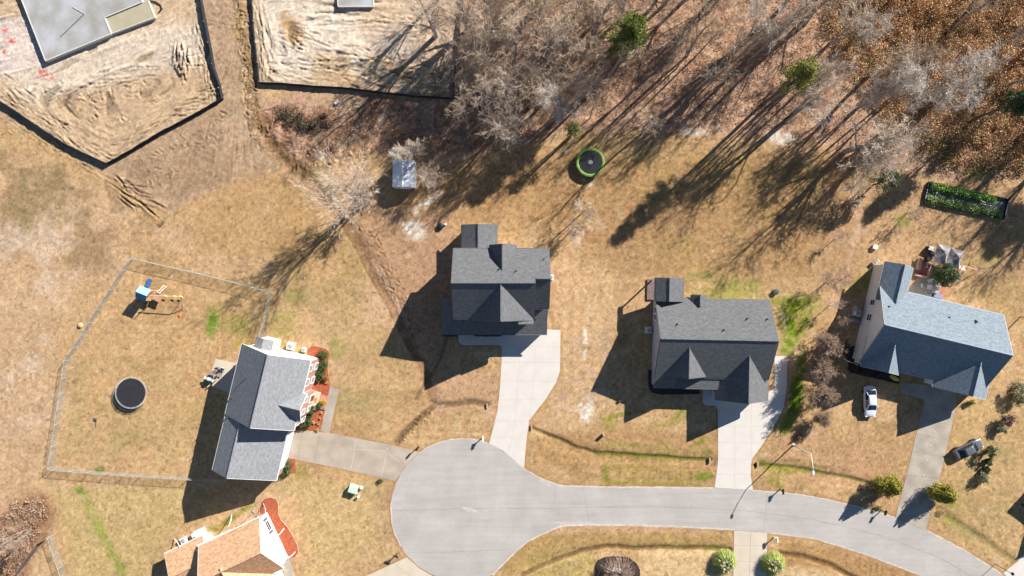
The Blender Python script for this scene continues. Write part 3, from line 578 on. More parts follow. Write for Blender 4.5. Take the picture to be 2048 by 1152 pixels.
for i, (x, y) in enumerate(((1882, 802), (1875, 835), (1867, 863), (1860, 892), (1853, 921), (1846, 951), (1839, 975))):
    p = P(x, y); mb = MB(); mb.lathe((0, 0, 0), [(.001, 0), (.09, 0), (.085, .04), (.05, .06), (.001, .07)], 10); o = mb.build('driveway_marker', rf); o.location = (p.x, p.y, .036)
    tag(o, ['white dome marker on the shaded driveway nearest the blue roofed garage', 'second white dome marker from the blue roofed garage, at the shadow edge', 'third white dome marker from the blue roofed garage', 'middle one of the seven white dome markers down the driveway',
            'third white dome marker from the street', 'second white dome marker from the street', 'white dome marker nearest the street, between the two round trees'][i], 'marker', 'white markers down the driveway centre')

# mulch beds
mul = mat('red_mulch', alb(200, 108, 74), .95, .3, 5, .8, 14); mdk = mat('dark_mulch', (.045, .032, .028, 1), .95, .4, 5, .8, 14); edg = mat('bed_edging', alb(232, 196, 170), .8, .1, 2)
def bed(name, pts, m_, z=.07, edge=True):
    sheet(name, pts, z, m_, .1, (6, .5))
    if edge:
        mb = MB(); q = [P(x, y) for x, y in pts]; q.append(q[0]); mb.tube([(p.x, p.y, .07) for p in q], .05, 5); mb.build('edging', edg)['kind'] = 'structure'
bed('mulch_bed', [(616, 700), (622, 693), (637, 693), (652, 698), (659, 706), (655, 736), (660, 776), (640, 862), (610, 858), (590, 862)], mul, .07, False)
bed('mulch_bed', [(528, 1034), (520, 1030), (518, 1020), (522, 1005), (530, 997), (542, 994), (553, 998), (557, 1008), (557, 1028), (563, 1040), (575, 1053), (587, 1073), (595, 1090), (597, 1105), (590, 1115), (575, 1117), (550, 1117), (530, 1060)], mul)
bed('mulch_bed', [(570, 915), (590, 918), (592, 945), (565, 948)], mul, .06, False)
bed('mulch_bed', [(1190, 1200), (1190, 1130), (1196, 1120), (1210, 1114), (1236, 1112), (1258, 1115), (1272, 1125), (1280, 1140), (1280, 1200)], mdk, .07, False)
bed('mulch_bed', [(885, 660), (1006, 660), (1006, 670), (1000, 673), (950, 673), (944, 668), (915, 668), (915, 673), (885, 673)], mdk, .06, False)
bed('mulch_bed', [(1296, 740), (1310, 740), (1310, 772), (1400, 775), (1400, 788), (1320, 789), (1304, 785), (1297, 774)], mdk, .06, False)
bed('mulch_bed', [(1690, 700), (1710, 690), (1722, 735), (1800, 748), (1798, 768), (1700, 745)], mdk, .06, False)
# ------------------------------------------------------------------ building kit
def wallmat(name, rgb, **k): return lined(name, rgb, .12, 'Z', .25, .6, .03)
white_vinyl = lined('white_vinyl', (.74, .73, .72, 1), .13, 'Z', .2, .55, .03)
grey_vinyl = lined('lilac_grey_vinyl', (.42, .40, .44, 1), .13, 'Z', .2, .55, .03)
trim = mat('white_trim', (.78, .78, .77, 1), .45, .03, 2)
trim_dark = mat('drip_edge_grey', (.13, .13, .14, 1), .5, .05, 2)
glass = mat('window_glass', (.03, .04, .05, 1), .08, .2, .6, spec=.6)
shutter = mat('shutter_grey', (.13, .12, .15, 1), .5, .1, 3)
brick = brickmat('red_brick', (.30, .10, .065), (.42, .16, .10), (.5, .42, .36))
sh_dark = shingle('shingle_charcoal', (.135, .137, .142)); sh_cap_dark = mat('ridge_cap_charcoal', (.115, .12, .13, 1), .85, .25, 4)
sh_grey = shingle('shingle_light_grey', (.235, .242, .255), .14); sh_cap_grey = mat('ridge_cap_grey', (.20, .21, .23, 1), .85, .2, 4)
sh_blue = shingle('shingle_blue_grey', (.20, .24, .275), .15); sh_cap_blue = mat('ridge_cap_blue', (.26, .31, .36, 1), .85, .2, 4)
sh_tan = shingle('shingle_orange_tan', (.56, .34, .20), .24); sh_cap_tan = mat('ridge_cap_tan', (.50, .30, .19, 1), .85, .25, 4)
black_m = mat('black_metal', (.015, .015, .017, 1), .5, .2, 3); white_m = mat('white_paint', (.8, .8, .8, 1), .4, .03, 2)
steel = mat('galvanised_steel', (.45, .46, .47, 1), .45, .15, 4, metallic=.4)
beige = mat('beige_cabinet', (.50, .47, .40, 1), .5, .08, 3); dgrey = mat('dark_grey', (.06, .06, .065, 1), .6, .15, 3)

class House:
    "u,v: unit directions in the photograph; coordinates are photograph pixels at ground scale from the picture centre"
    def __init__(h, name, label, cat, u, v, roof_m, cap_m, wall_m, fascia_m=trim, base=(0, 0)):
        h.u, h.v = u, v; h.rm, h.cm, h.wm, h.fm = roof_m, cap_m, wall_m, fascia_m
        h.root = empty(name, h.W(base[0], base[1], 0), label, cat); h.inv = h.root.location.copy()
        h.wall, h.roof, h.fas = MB(), MB(), MB(); h.caps = []
    def W(h, a, b, z):
        x = (h.u[0] * a + h.v[0] * b) * S; y = -(h.u[1] * a + h.v[1] * b) * S; return Vector((x, y, z))
    def L(h, a, b, z): return h.W(a, b, z) - h.inv
    def sl(h, pts, t=.14, fascia=True):
        q = [h.L(*p) for p in pts]; h.roof.slab(q, t)
    def trimline(h, p, q, w_=.05, d=.2, drop=.16):
        a, b_ = h.L(*p), h.L(*q); dr = (b_ - a); L_ = dr.length
        if L_ < .05: return
        x = dr.normalized(); z = Vector((0, 0, 1)); y = z.cross(x).normalized(); zz = x.cross(y)
        R_ = Matrix((x, y, zz)).transposed(); h.fas.box((a + b_) / 2 + Vector((0, 0, -drop + .02)), (L_, w_, d), rot=R_)
    def gable(h, u0, u1, v0, v1, ze, zr, vr=None, ze2=None, ax='u', ov=4, ends=(True, True), walls=True, cap=True, eaves=(True, True), zwall=0, wm=None):
        "ridge runs along ax. (u0,u1) along the ridge, (v0,v1) across it; ze at v0, ze2 at v1"
        ze2 = ze if ze2 is None else ze2; vr = (v0 + v1) / 2 if vr is None else vr
        Q = (lambda a, b_, z: (a, b_, z)) if ax == 'u' else (lambda a, b_, z: (b_, a, z))
        h.sl([Q(u0, v0, ze), Q(u1, v0, ze), Q(u1, vr, zr), Q(u0, vr, zr)]); h.sl([Q(u0, vr, zr), Q(u1, vr, zr), Q(u1, v1, ze2), Q(u0, v1, ze2)])
        if cap: h.caps.append((h.L(*Q(u0, vr, zr + .01)), h.L(*Q(u1, vr, zr + .01))))
        for k, (uu, s_) in enumerate(((u0, -.6), (u1, .6))):
            if ends[k]:
                h.trimline(Q(uu + s_, v0, ze), Q(uu + s_, vr, zr)); h.trimline(Q(uu + s_, vr, zr), Q(uu + s_, v1, ze2))
        if eaves[0]: h.trimline(Q(u0, v0 - .8, ze), Q(u1, v0 - .8, ze), .1, .13)
        if eaves[1]: h.trimline(Q(u0, v1 + .8, ze2), Q(u1, v1 + .8, ze2), .1, .13)
        if walls:
            a0 = u0 + (ov if ends[0] else 0); a1 = u1 - (ov if ends[1] else 0); s0 = (zr - ze) / (vr - v0); s1 = (zr - ze2) / (v1 - vr)
            prof = [(v0 + ov, zwall), (v1 - ov, zwall), (v1 - ov, ze2 + s1 * ov - .15), (vr, zr - .15), (v0 + ov, ze + s0 * ov - .15)]
            A = [h.L(*Q(a0, v_, z_)) for v_, z_ in prof]; B = [h.L(*Q(a1, v_, z_)) for v_, z_ in prof]
            n_ = len(prof); (h.wall if wm is None else wm).mesh(A + B, [tuple(range(n_)), tuple(reversed(range(n_, 2 * n_)))] + [(i, n_ + i, n_ + (i + 1) % n_, (i + 1) % n_) for i in range(n_)])
    def shed(h, pts, t=.12): h.sl(pts, t)
    def part(h, name, mb, m, label=None, parent=None, **k):
        o = mb.build(name, m, parent or h.root, **k)
        if label: o['label'] = label
        return o
    def window(h, a, b, z, nrm, w_=.9, ht=1.4, shut=False, mullion=True, label=None):
        "nrm: (du,dv) outward"
        c = h.L(a, b, z); o_ = (h.W(nrm[0], nrm[1], 0)).normalized(); t = Vector((0, 0, 1)).cross(o_); R_ = Matrix((t, o_, Vector((0, 0, 1)))).transposed()
        f = MB()
        for sx in (-1, 1): f.box(c + t * sx * w_ / 2 + o_ * .03, (.09, .1, ht + .1), rot=R_)
        for sz in (-1, 1): f.box(c + Vector((0, 0, sz * ht / 2)) + o_ * .032, (w_ - .08, .1, .09), rot=R_)
        if mullion: f.box(c + o_ * .03, (w_ - .1, .07, .05), rot=R_)
        fo = h.part('window', f, trim, label)
        p_ = MB(); p_.box(c + o_ * .012, (w_ - .08, .03, ht - .08), rot=R_); p_.build('pane', glass, fo)
        if shut:
            for sx in (-1, 1):
                s_ = MB(); s_.box(c + t * sx * (w_ / 2 + .26) + o_ * .03, (.36, .06, ht + .05), rot=R_)
                for k in range(6): s_.box(c + t * sx * (w_ / 2 + .26) + o_ * .065 + Vector((0, 0, (k - 2.5) * ht / 6.3)), (.27, .03, ht / 12), rot=R_)
                s_.build('shutter', shutter, fo)
    def door(h, a, b, nrm, w_=1.0, ht=2.1, m_=None, name='door', panels=2):
        c = h.L(a, b, ht / 2 + .15); o_ = (h.W(nrm[0], nrm[1], 0)).normalized(); t = Vector((0, 0, 1)).cross(o_); R_ = Matrix((t, o_, Vector((0, 0, 1)))).transposed()
        d = MB(); d.box(c + o_ * .02, (w_, .08, ht), rot=R_)
        for k in range(panels):
            for j in (range(4) if w_ > 2 else range(1)):
                ww = w_ / (4 if w_ > 2 else 1); d.box(c + o_ * .065 + t * ((j - (1.5 if w_ > 2 else 0)) * ww) + Vector((0, 0, (k - (panels - 1) / 2) * ht / panels)), (ww * .8, .02, ht / panels * .75), rot=R_)
        do = h.part(name, d, m_ or white_m)
        f = MB()
        for sx in (-1, 1): f.box(c + t * sx * (w_ / 2 + .06) + o_ * .03, (.12, .12, ht + .1), rot=R_)
        f.box(c + Vector((0, 0, ht / 2 + .07)) + o_ * .033, (w_ + .24, .12, .12), rot=R_); f.build('frame', trim, do)
        if w_ < 2: k_ = MB(); k_.box(c + t * w_ * .38 + o_ * .1, (.05, .08, .12), rot=R_); k_.build('handle', steel, do)
    def vent(h, px, py, z, r=.06, ht=.35, m_=None):
        p = P(px, py, z) - h.inv; v_ = MB(); v_.lathe((p.x, p.y, z - .25), [(r * 1.0, 0), (r, .25 + ht), (r * .7, .26 + ht)], 8); v_.lathe((p.x, p.y, z - .1), [(r * 2.4, 0), (r * 1.2, .12)], 8)
        v_.build('roof_vent', m_ or dgrey, h.root)
    def finish(h, wallmat_=None):
        w_ = h.part('wall', h.wall, wallmat_ or h.wm, uv=True)
        r_ = h.part('roof', h.roof, h.rm, uv=True)
        for a, b_ in h.caps: MB().tube([a, b_], .085, 6).build('ridge_cap', h.cm, r_)
        if h.fas.v: h.fas.build('fascia', h.fm, r_)
        return w_, r_

# ================================================================== house A: two storeys, grey roof, brick front (west)
T = math.radians(13.5); cA, sA = math.cos(T), math.sin(T)
hA = House('brick_front_house', 'two storey house with pale grey roof, brick front and white siding beside the fenced yard', 'house', (-sA, cA), (cA, sA), sh_grey, sh_cap_grey, white_vinyl, trim, (300, -400))
# u runs down the ridge (image down-left), v to the street side
U = lambda x, y: -sA * x + cA * y
Vv = lambda x, y: cA * x + sA * y
hA.gable(222, 358, -471, -338, 5.7, 9.4, vr=-403, ze2=5.7)
hA.gable(350, 466, -470, -355, 5.7, 7.5, vr=-432, ze2=3.9, ends=(False, True))
# front cross gable with the entry under it
brk = MB()
hA.gable(-372, -330, 286, 338, 5.75, 7.5, ax='v', ends=(False, True), ov=4, wm=brk)
# brick skin over the street front (proud of the siding walls)
def slabwall(h, mb, a0, a1, b, z0, z1, t=.14, face=(0, 1)):
    d = h.W(face[0], face[1], 0).normalized(); p = h.L(a0, b, 0); q = h.L(a1, b, 0)
    mb.prism([(p.x, p.y), (q.x, q.y), ((q + d * t).x, (q + d * t).y), ((p + d * t).x, (p + d * t).y)], z0, z1)
slabwall(hA, brk, 226, 286, -342, 0, 5.6); slabwall(hA, brk, 338, 354, -342, 0, 5.6); slabwall(hA, brk, 354, 462, -359, 0, 3.75)
bo = hA.part('wall', brk, brick, 'red brick front wall', uv=True)
for a in (240, 268, ): 
    hA.window(a, -339.6, 4.2, (0, 1), 1.0, 1.5); hA.window(a, -339.6, 1.5, (0, 1), 1.0, 1.5)
hA.window(347, -339.6, 4.2, (0, 1), .8, 1.4); hA.window(347, -339.6, 1.5, (0, 1), .8, 1.4)
hA.window(300, -334, 4.3, (0, 1), .8, 1.4); hA.window(324, -334, 4.3, (0, 1), .8, 1.4); hA.window(324, -334, 1.5, (0, 1), .8, 1.4)
hA.door(304, -333.5, (0, 1), 1.0, 2.1, mat('door_paint', (.12, .05, .04, 1), .5))
hA.door(415, -356.8, (0, 1), 4.9, 2.3, white_m, 'garage_door', 4)
for a in (250, 300, 340): hA.window(a, -467.5, 4.2, (0, -1), 1.0, 1.4)
for a in (250, 335): hA.window(a, -467.5, 1.6, (0, -1), 1.2, 1.4)
# chimney bump with its own little roof on the north-east gable
cb = MB(); p0 = [hA.L(a, b, 0) for a, b in ((208, -452), (208, -424), (227, -424), (227, -452))]; cb.prism([(p.x, p.y) for p in p0], 0, 4.2); hA.part('chimney_chase', cb, white_vinyl)
hA.shed([(205, -455, 4.1), (205, -438, 4.8), (226.5, -438, 4.8), (226.5, -455, 4.1)]); hA.shed([(205, -438, 4.8), (205, -421, 4.1), (226.5, -421, 4.1), (226.5, -438, 4.8)])
# entry stoop and canopy
st = MB(); pp = [hA.L(a, b, 0) for a, b in ((292, -336), (328, -336), (328, -322), (292, -322))]; st.prism([(p.x, p.y) for p in pp], 0, .45); hA.part('stoop', st, conc_pale)
st = MB(); pp = [hA.L(a, b, 0) for a, b in ((296, -322), (324, -322), (324, -306), (296, -306))]; st.prism([(p.x, p.y) for p in pp], 0, .22); hA.part('steps', st, brick, uv=True)
mtm = MB(); pp = [hA.L(a, b, 0) for a, b in ((303, -331), (313, -331), (313, -326), (303, -326))]; mtm.prism([(p.x, p.y) for p in pp], .45, .48); o = mtm.build('doormat', mat('coir', (.55, .22, .06, 1), .95, .2, 9)); o.location = hA.inv; tag(o, 'small orange doormat on the stoop of the brick front house', 'doormat')
for px, py, z in ((491.5, 755, 7.6), (463, 795, 6.3), (473.5, 835, 7.0), (454, 835, 6.2)): hA.vent(px, py, z, .05, .45)
hA.finish()

# ================================================================== house B: two storeys, charcoal roof (centre)
hB = House('charcoal_roof_house', 'two storey house under a charcoal roof, its shaded side toward the cul-de-sac', 'house', (1, 0), (0, 1), sh_dark, sh_cap_dark, grey_vinyl, trim_dark, (0, 0))
hB.gable(-110.5, 42, -74.5, 58, 5.6, 9.2, vr=-9, ends=(True, True))
hB.gable(42, 70, -74.5, 39, 5.6, 8.75, vr=-17, ends=(False, True))
hB.gable(-9, 60.5, -79, 39.5, 5.6, 9.1, vr=-20.6, ax='v', ends=(False, True))      # front cross gable
hB.gable(-2, 67, 4, 40.2, 5.55, 6.9, vr=12, ax='v', ends=(False, True), cap=False)      # its stepped right bay
hB.gable(-81, -30, -42, 8, 5.7, 7.9, vr=-18, ax='v', ends=(True, False))     # rear cross gable
hB.gable(-122, -70, -97.5, -29.5, 3.2, 4.4, vr=-65, ax='v', ends=(True, False))     # rear porch roof
# wrap-around front porch roof
hB.shed([(-137, 90, 3.0), (68, 90, 3.0), (68, 52, 4.25), (-108, 52, 4.25)])
hB.shed([(-137, 90, 3.0), (-108, 52, 4.25), (-106, 20, 4.25), (-137, 22, 3.0)])
hB.shed([(40, 32, 4.9), (69, 32, 4.9), (69, 52.5, 4.25), (40, 52.5, 4.25)])
hB.trimline((-137, 90.8, 3.0), (68, 90.8, 3.0), .12, .14, .1)
for a in (-131, -92, -50, -8): hB.part('porch_post', MB().box(hB.L(a, 85, 1.5), (.16, .16, 2.9)), trim)
pf = MB(); pp = [hB.L(a, b, 0) for a, b in ((-133, 50), (-10, 50), (-10, 86), (-133, 86))]; pf.prism([(p.x, p.y) for p in pp], 0, .25); hB.part('porch_floor', pf, conc_pale)
gar = MB(); pp = [hB.L(a, b, 0) for a, b in ((-8, 50), (65, 50), (65, 87), (-8, 87))]; gar.prism([(p.x, p.y) for p in pp], 0, 2.95); hB.part('wall', gar, grey_vinyl, 'single storey garage wall')
hB.door(28, 88.2, (0, 1), 4.9, 2.3, white_m, 'garage_door', 4); hB.door(-60, 55, (0, 1), 1.0, 2.1)
for a in (-95, -25): hB.window(a, 54.3, 1.6, (0, 1), 1.2, 1.5)
for a in (-90, -55): hB.window(a, 54.3, 4.9, (0, 1), 1.0, 1.2)
hB.window(20, 57, 5.0, (0, 1), 1.4, 1.2); hB.window(-106.4, -40, 4.6, (-1, 0), 1, 1.4); hB.window(-106.4, 20, 4.6, (-1, 0), 1, 1.4); hB.window(-106.4, -40, 1.6, (-1, 0), 1, 1.4)
for a in (-40, 10, 45): hB.window(a, -70.3, 1.6, (0, -1), 1.1, 1.4)
for px, py, z in ((998, 538, 8.0), (1032, 541.5, 8.1), (1088.5, 518, 6.8)): hB.vent(px, py, z, .06, .3)
hB.finish()

# ================================================================== house C: storey and a half, charcoal roof, twin gables
hC = House('twin_gable_house', 'charcoal roofed house with two front gables beside the brightest driveway', 'house', (.9998, .0205), (-.0205, .9998), sh_dark, sh_cap_dark, grey_vinyl, trim_dark, (300, 80))
def C2(px, py, z): f = 1 - z / H; x, y = (px - 1024) * f, (py - 576) * f; return (.9998 * x + .0205 * y, -.0205 * x + .9998 * y)
rv = C2(1440, 680, 7.1)[1]; u0 = C2(1321.6, 677, 7.1)[0]; u1 = C2(1557.8, 683, 7.1)[0]; vb = C2(1400, 598, 3.3)[1]
vf1 = C2(1330, 777, 2.6)[1]; vf2 = C2(1440, 757, 3.3)[1]
s_ = (7.1 - 2.6) / (vf1 - rv)
hC.gable(u0, u1, vb, vf2, 3.3, 7.1, vr=rv, ze2=7.1 - s_ * (vf2 - rv))
zz = 7.1 - s_ * (vf2 - 6 - rv); xl = C2(1352, 770, 2.8)[0]
hC.shed([(u0, vf2 - 6, zz + .01), (xl, vf2 - 6, zz + .01), (xl, vf1, 2.61), (u0, vf1, 2.61)])
lw = MB(); pp = [hC.L(a, b, 0) for a, b in ((u0 + 4, vf2 - 6), (xl - 2, vf2 - 6), (xl - 2, vf1 - 4), (u0 + 4, vf1 - 4))]; lw.prism([(p.x, p.y) for p in pp], 0, 2.6); hC.part('wall', lw, grey_vinyl, 'low front corner wall')
ap = C2(1379, 692, 6.3); fr = C2(1378, 757, 6.3)
hC.gable(ap[1] - 3, fr[1], ap[0] - 46, ap[0] + 46, 3.55, 6.35, ax='v', ends=(False, True), wm=None)
gp = C2(1499, 702, 5.7); gf = C2(1498, 807, 5.7)
hC.gable(gp[1] - 10, gf[1], gp[0] - 51, gp[0] + 51, 2.8, 5.75, ax='v', ends=(False, True))
q0 = C2(1354, 776, 3.0); q1 = C2(1437, 775, 3.0); q2 = C2(1437, 742, 3.9)
hC.shed([(xl - 1, q2[1], 3.75), (q1[0], q2[1], 3.75), (q1[0], q0[1], 3.0), (xl - 1, q0[1], 3.0)]); hC.trimline((xl - 1, q0[1] + .8, 3.0), (q1[0], q0[1] + .8, 3.0), .1, .13, .1); hC.trimline((xl + .6, vf1, 2.6), (xl + .6, vf2, 3.4), .06, .2, .1)
for a in (xl + 12, q1[0] - 4): hC.part('porch_post', MB().box(hC.L(a, q0[1] - 4, 1.5), (.15, .15, 2.9)), trim)
pw = MB(); pp = [hC.L(a, b, 0) for a, b in ((xl, q2[1] - 4), (q1[0] + 2, q2[1] - 4), (q1[0] + 2, q0[1] - 6), (xl, q0[1] - 6))]; pw.prism([(p.x, p.y) for p in pp], 0, .22); hC.part('porch_floor', pw, conc_new)
# rear porch roof and dormer strip
ra = C2(1339.5, 556, 4.9); rb = C2(1311, 556, 3.9)[0]; rc = C2(1367, 556, 3.9)[0]
hC.gable(ra[1], vb + 6, rb, rc, 3.9, 4.9, vr=ra[0], ax='v', ends=(True, False), walls=False)
for a, b in ((rb + 3, ra[1] + 4), (rc - 3, ra[1] + 4)): hC.part('porch_post', MB().box(hC.L(a, b, 1.9), (.18, .18, 3.8)), trim)
pw = MB(); pp = [hC.L(a, b, 0) for a, b in ((rb - 6, ra[1] + 2), (rc, ra[1] + 2), (rc, vb + 4), (rb - 6, vb + 4))]; pw.prism([(p.x, p.y) for p in pp], 0, .25); hC.part('porch_floor', pw, mat('porch_brown', (.17, .12, .11, 1), .9, .2, 3))
bm_ = MB(); bm_.box(hC.L(rb + 2, (ra[1] + vb) / 2 + 2, 3.62), (.3, (vb - ra[1]) * S, .35)); hC.part('beam', bm_, trim)
da = C2(1401, 590, 4.4); hC.gable(da[1], vb + 14, da[0] - 14, da[0] + 14, 3.6, 4.3, ax='v', ends=(True, False))
hC.window(u0 + 3.6, C2(1309, 616, 2)[1] + 4, 2.0, (-1, 0), .9, 1.4, mullion=True); hC.window(u0 + 3.6, C2(1309, 630, 2)[1] + 4, 2.0, (-1, 0), .9, 1.4)
hC.window(ap[0], fr[1] - 3.7, 4.6, (0, 1), .9, 1.0); hC.door(gp[0], gf[1] - 3.2, (0, 1), 4.9, 2.2, white_m, 'garage_door', 4); hC.door(q1[0] - 30, q2[1] - 1, (0, 1), 1.0, 2.1)
for a in (u0 + 90, u0 + 130, u0 + 190): hC.window(a, vb + 3.6, 1.7, (0, -1), 1.1, 1.3)
for px, py, z in ((1355, 648, 5.9), (1448, 660, 6.4), (1495, 637, 5.3), (1535, 638.5, 5.3)): hC.vent(px, py, z, .06, .3)
hC.finish()

# ================================================================== house D: blue-grey roof, east
uD = (.9723, .2335); vD = (-.2335, .9723)
hD = House('blue_roof_house', 'wide house with weathered blue grey roof and white gable wall, patio behind it', 'house', uD, vD, sh_blue, sh_cap_blue, white_vinyl, mat('trim_weathered', (.42, .44, .46, 1), .6, .08, 2), (800, 0))
def D2(px, py, z): f = 1 - z / H; x, y = (px - 1024) * f, (py - 576) * f; return (uD[0] * x + uD[1] * y, vD[0] * x + vD[1] * y)
A_ = D2(1770, 649.4, 7.2); B_ = D2(2026.5, 711, 7.2); rv = (A_[1] + B_[1]) / 2
vb = D2(2009, 630.7, 3.6)[1]; vf = D2(1869, 760, 3.2)[1]; hD.gable(A_[0], B_[0], vb, vf, 3.6, 7.2, vr=rv, ze2=3.0)
l0 = D2(1716, 731.6, 2.9); l1 = D2(1798, 749, 2.9); mid = (l0[0] + l1[0]) / 2; top = D2(1791, 684, 5.6); print('D left', l0, l1, top, 'vf', vf)
lft = A_[0] + 5; hD.gable(top[1] - 2, (l0[1] + l1[1]) / 2, lft, l1[0], 2.9 + (lft - l0[0]) * .0, 5.6, vr=mid, ax='v', ends=(False, True))
l0 = D2(1866, 774.5, 2.9); l1 = D2(1971, 798.5, 2.9); mid = (l0[0] + l1[0]) / 2; top = D2(1968.5, 713, 6.0)
hD.gable(top[1] - 4, (l0[1] + l1[1]) / 2, l0[0], l1[0], 2.9, 5.9, vr=mid, ax='v', ends=(False, True)); gfr = (mid, (l0[1] + l1[1]) / 2)
l0 = D2(1771, 523.7, 3.6); l1 = D2(1826.6, 536.5, 3.6); hD.gable((l0[1] + l1[1]) / 2, vb + 28, l0[0], l1[0], 3.6, 5.1, ax='v', ends=(True, False), vr=(l0[0] + l1[0]) / 2)
hD.window(A_[0] + 3.6, D2(1746, 595, 2)[1] + 4, 2.1, (-1, 0), 1.7, 1.2); hD.window(A_[0] + 3.6, D2(1739, 635, 2)[1], 2.2, (-1, 0), 1.0, 1.2)
hD.door(gfr[0], gfr[1] - 3.2, (0, 1), 4.9, 2.2, white_m, 'garage_door', 4); hD.door(gfr[0] - 75, vf - 3, (0, 1), 1.0, 2.1)
for k in (60, 120, 170): hD.window(A_[0] + k, vb + 3.6, 1.7, (0, -1), 1.2, 1.2)
for px, py, z in ((1777, 613, 5.3), (1897, 634.5, 4.9), (1952, 643.5, 4.9)): hD.vent(px, py, z, .13, .28, black_m)
dk = mat('gutter_drop', (.6, .6, .6, 1), .5)
gd = MB(); a = P(1688, 718, .3) - hD.inv; b_ = P(1716, 730, 2.6) - hD.inv; gd.tube([a, (a + b_) / 2 + Vector((0, 0, -.6)), b_], .06, 6); hD.part('downspout', gd, trim)
hD.finish()

# ================================================================== house E: orange-tan roof, bottom edge
uE = (.902, -.432); vE = (.432, .902)
hE = House('orange_roof_house', 'white two storey house with sunlit orange tan shingle roof at the bottom edge', 'house', uE, vE, sh_tan, sh_cap_tan, white_vinyl, trim, (-680, 240))
def E2(px, py, z): f = 1 - z / H; x, y = (px - 1024) * f, (py - 576) * f; return (uE[0] * x + uE[1] * y, vE[0] * x + vE[1] * y)
e0 = E2(518, 1035, 3.7); e1 = E2(566.7, 1136.7, 3.7); e2 = E2(397.5, 1093.3, 3.7); e3 = E2(520, 1106.7, 7.7); e4 = E2(440, 1139, 7.7)
uR = (e0[0] + e1[0]) / 2; hE.gable(e2[0], uR, e0[1], e1[1], 3.7, 7.7, vr=e3[1])
hE.gable(e3[1] - 6, e1[1] + 60, e4[0] - 56, e4[0] + 56, 3.7, 7.6, ax='v', ends=(False, True))
w0 = E2(329, 1107.5, 2.4); w1 = E2(381.7, 1135.8, 3.9); hE.gable(w0[0], e2[0] + 5, w0[1], 2 * w1[1] - w0[1], 2.4, 3.9, ends=(True, False)); print('E', e0, e1, e2, e3, e4, w0, w1)
# lean-to bumps on the back and on the end wall
a0, b0 = E2(392, 1093, 3.2); a1 = E2(443, 1069, 3.2)[0]; b0 = (b0 + E2(443, 1069, 3.2)[1]) / 2
hE.shed([(a0, b0, 3.0), (a1, b0, 3.0), (a1, e0[1] + 6, 3.7), (a0, e0[1] + 6, 3.7)]); w_ = MB(); pp = [hE.L(a, b, 0) for a, b in ((a0 + 4, b0 + 4), (a1 - 4, b0 + 4), (a1 - 4, e0[1] + 6), (a0 + 4, e0[1] + 6))]; w_.prism([(p.x, p.y) for p in pp], 0, 2.9); hE.part('wall', w_, white_vinyl); hE.trimline((a0, b0 - .8, 3.0), (a1, b0 - .8, 3.0), .1, .13, .1)
k0, k1 = E2(533, 1088, 3.6), E2(548, 1121, 3.2)
hE.shed([(k0[0], k0[1], 3.9), (k1[0], k0[1], 3.2), (k1[0], k1[1], 3.2), (k0[0], k1[1], 3.9)]); hE.trimline((k1[0] + .8, k0[1], 3.2), (k1[0] + .8, k1[1], 3.2), .1, .13, .1)
w_ = MB(); pp = [hE.L(a, b, 0) for a, b in ((uR - 4, k0[1] + 2), (k1[0] + 2, k0[1] + 2), (k1[0] + 2, e1[1] - 8), (uR - 4, e1[1] - 8))]; w_.prism([(p.x, p.y) for p in pp], 0, 3.05); hE.part('wall', w_, white_vinyl)
hE.window(uR - 3.6, e0[1] + 26, 1.7, (1, 0), 1.5, 1.3, True); hE.window(k1[0] + 2.4, k0[1] + 26, 1.7, (1, 0), 1.5, 1.3, True)
for pa, pb, z0, z1 in (((527, 1008), (531, 1027), .15, 3.4), ((568, 1057), (549, 1077), .15, 3.0), ((463, 1030), (457, 1053), .15, 3.2), ((590, 1104), (575, 1117), .15, 2.6), ((349, 1078), (359, 1094), .15, 2.6)):
    a = P(*pa, z0) - hE.inv; b_ = P(*pb, z1) - hE.inv; hE.part('downspout', MB().tube([a, a.lerp(b_, .5) + Vector((.12, 0, 0)), b_], .07, 6), trim)
hE.finish()

# ================================================================== house F: out of frame to the east, only its shadow reaches in
hF = House('neighbour_house', 'white house past the right edge, seen mainly by its shadow over the corner lawn', 'house', (.80, .60), (-.60, .80), sh_dark, sh_cap_dark, white_vinyl, trim, (1000, 380))
def F2(x, y): return (.80 * x + .60 * y, -.60 * x + .80 * y)
p = F2(1086, 376); hF.gable(p[0] - 4, p[0] + 150, p[1] - 110, p[1] + 4, 4.3, 7.4)
hF.gable(p[1] - 30, p[1] + 40, p[0] + 36, p[0] + 90, 4.0, 6.2, ax='v', ends=(False, True))
hF.window(p[0] + 20, p[1] + .4, 1.6, (0, 1), 1.1, 1.4); hF.door(p[0] + 63, p[1] + 36.6, (0, 1), 1.0, 2.1)
hF.finish()
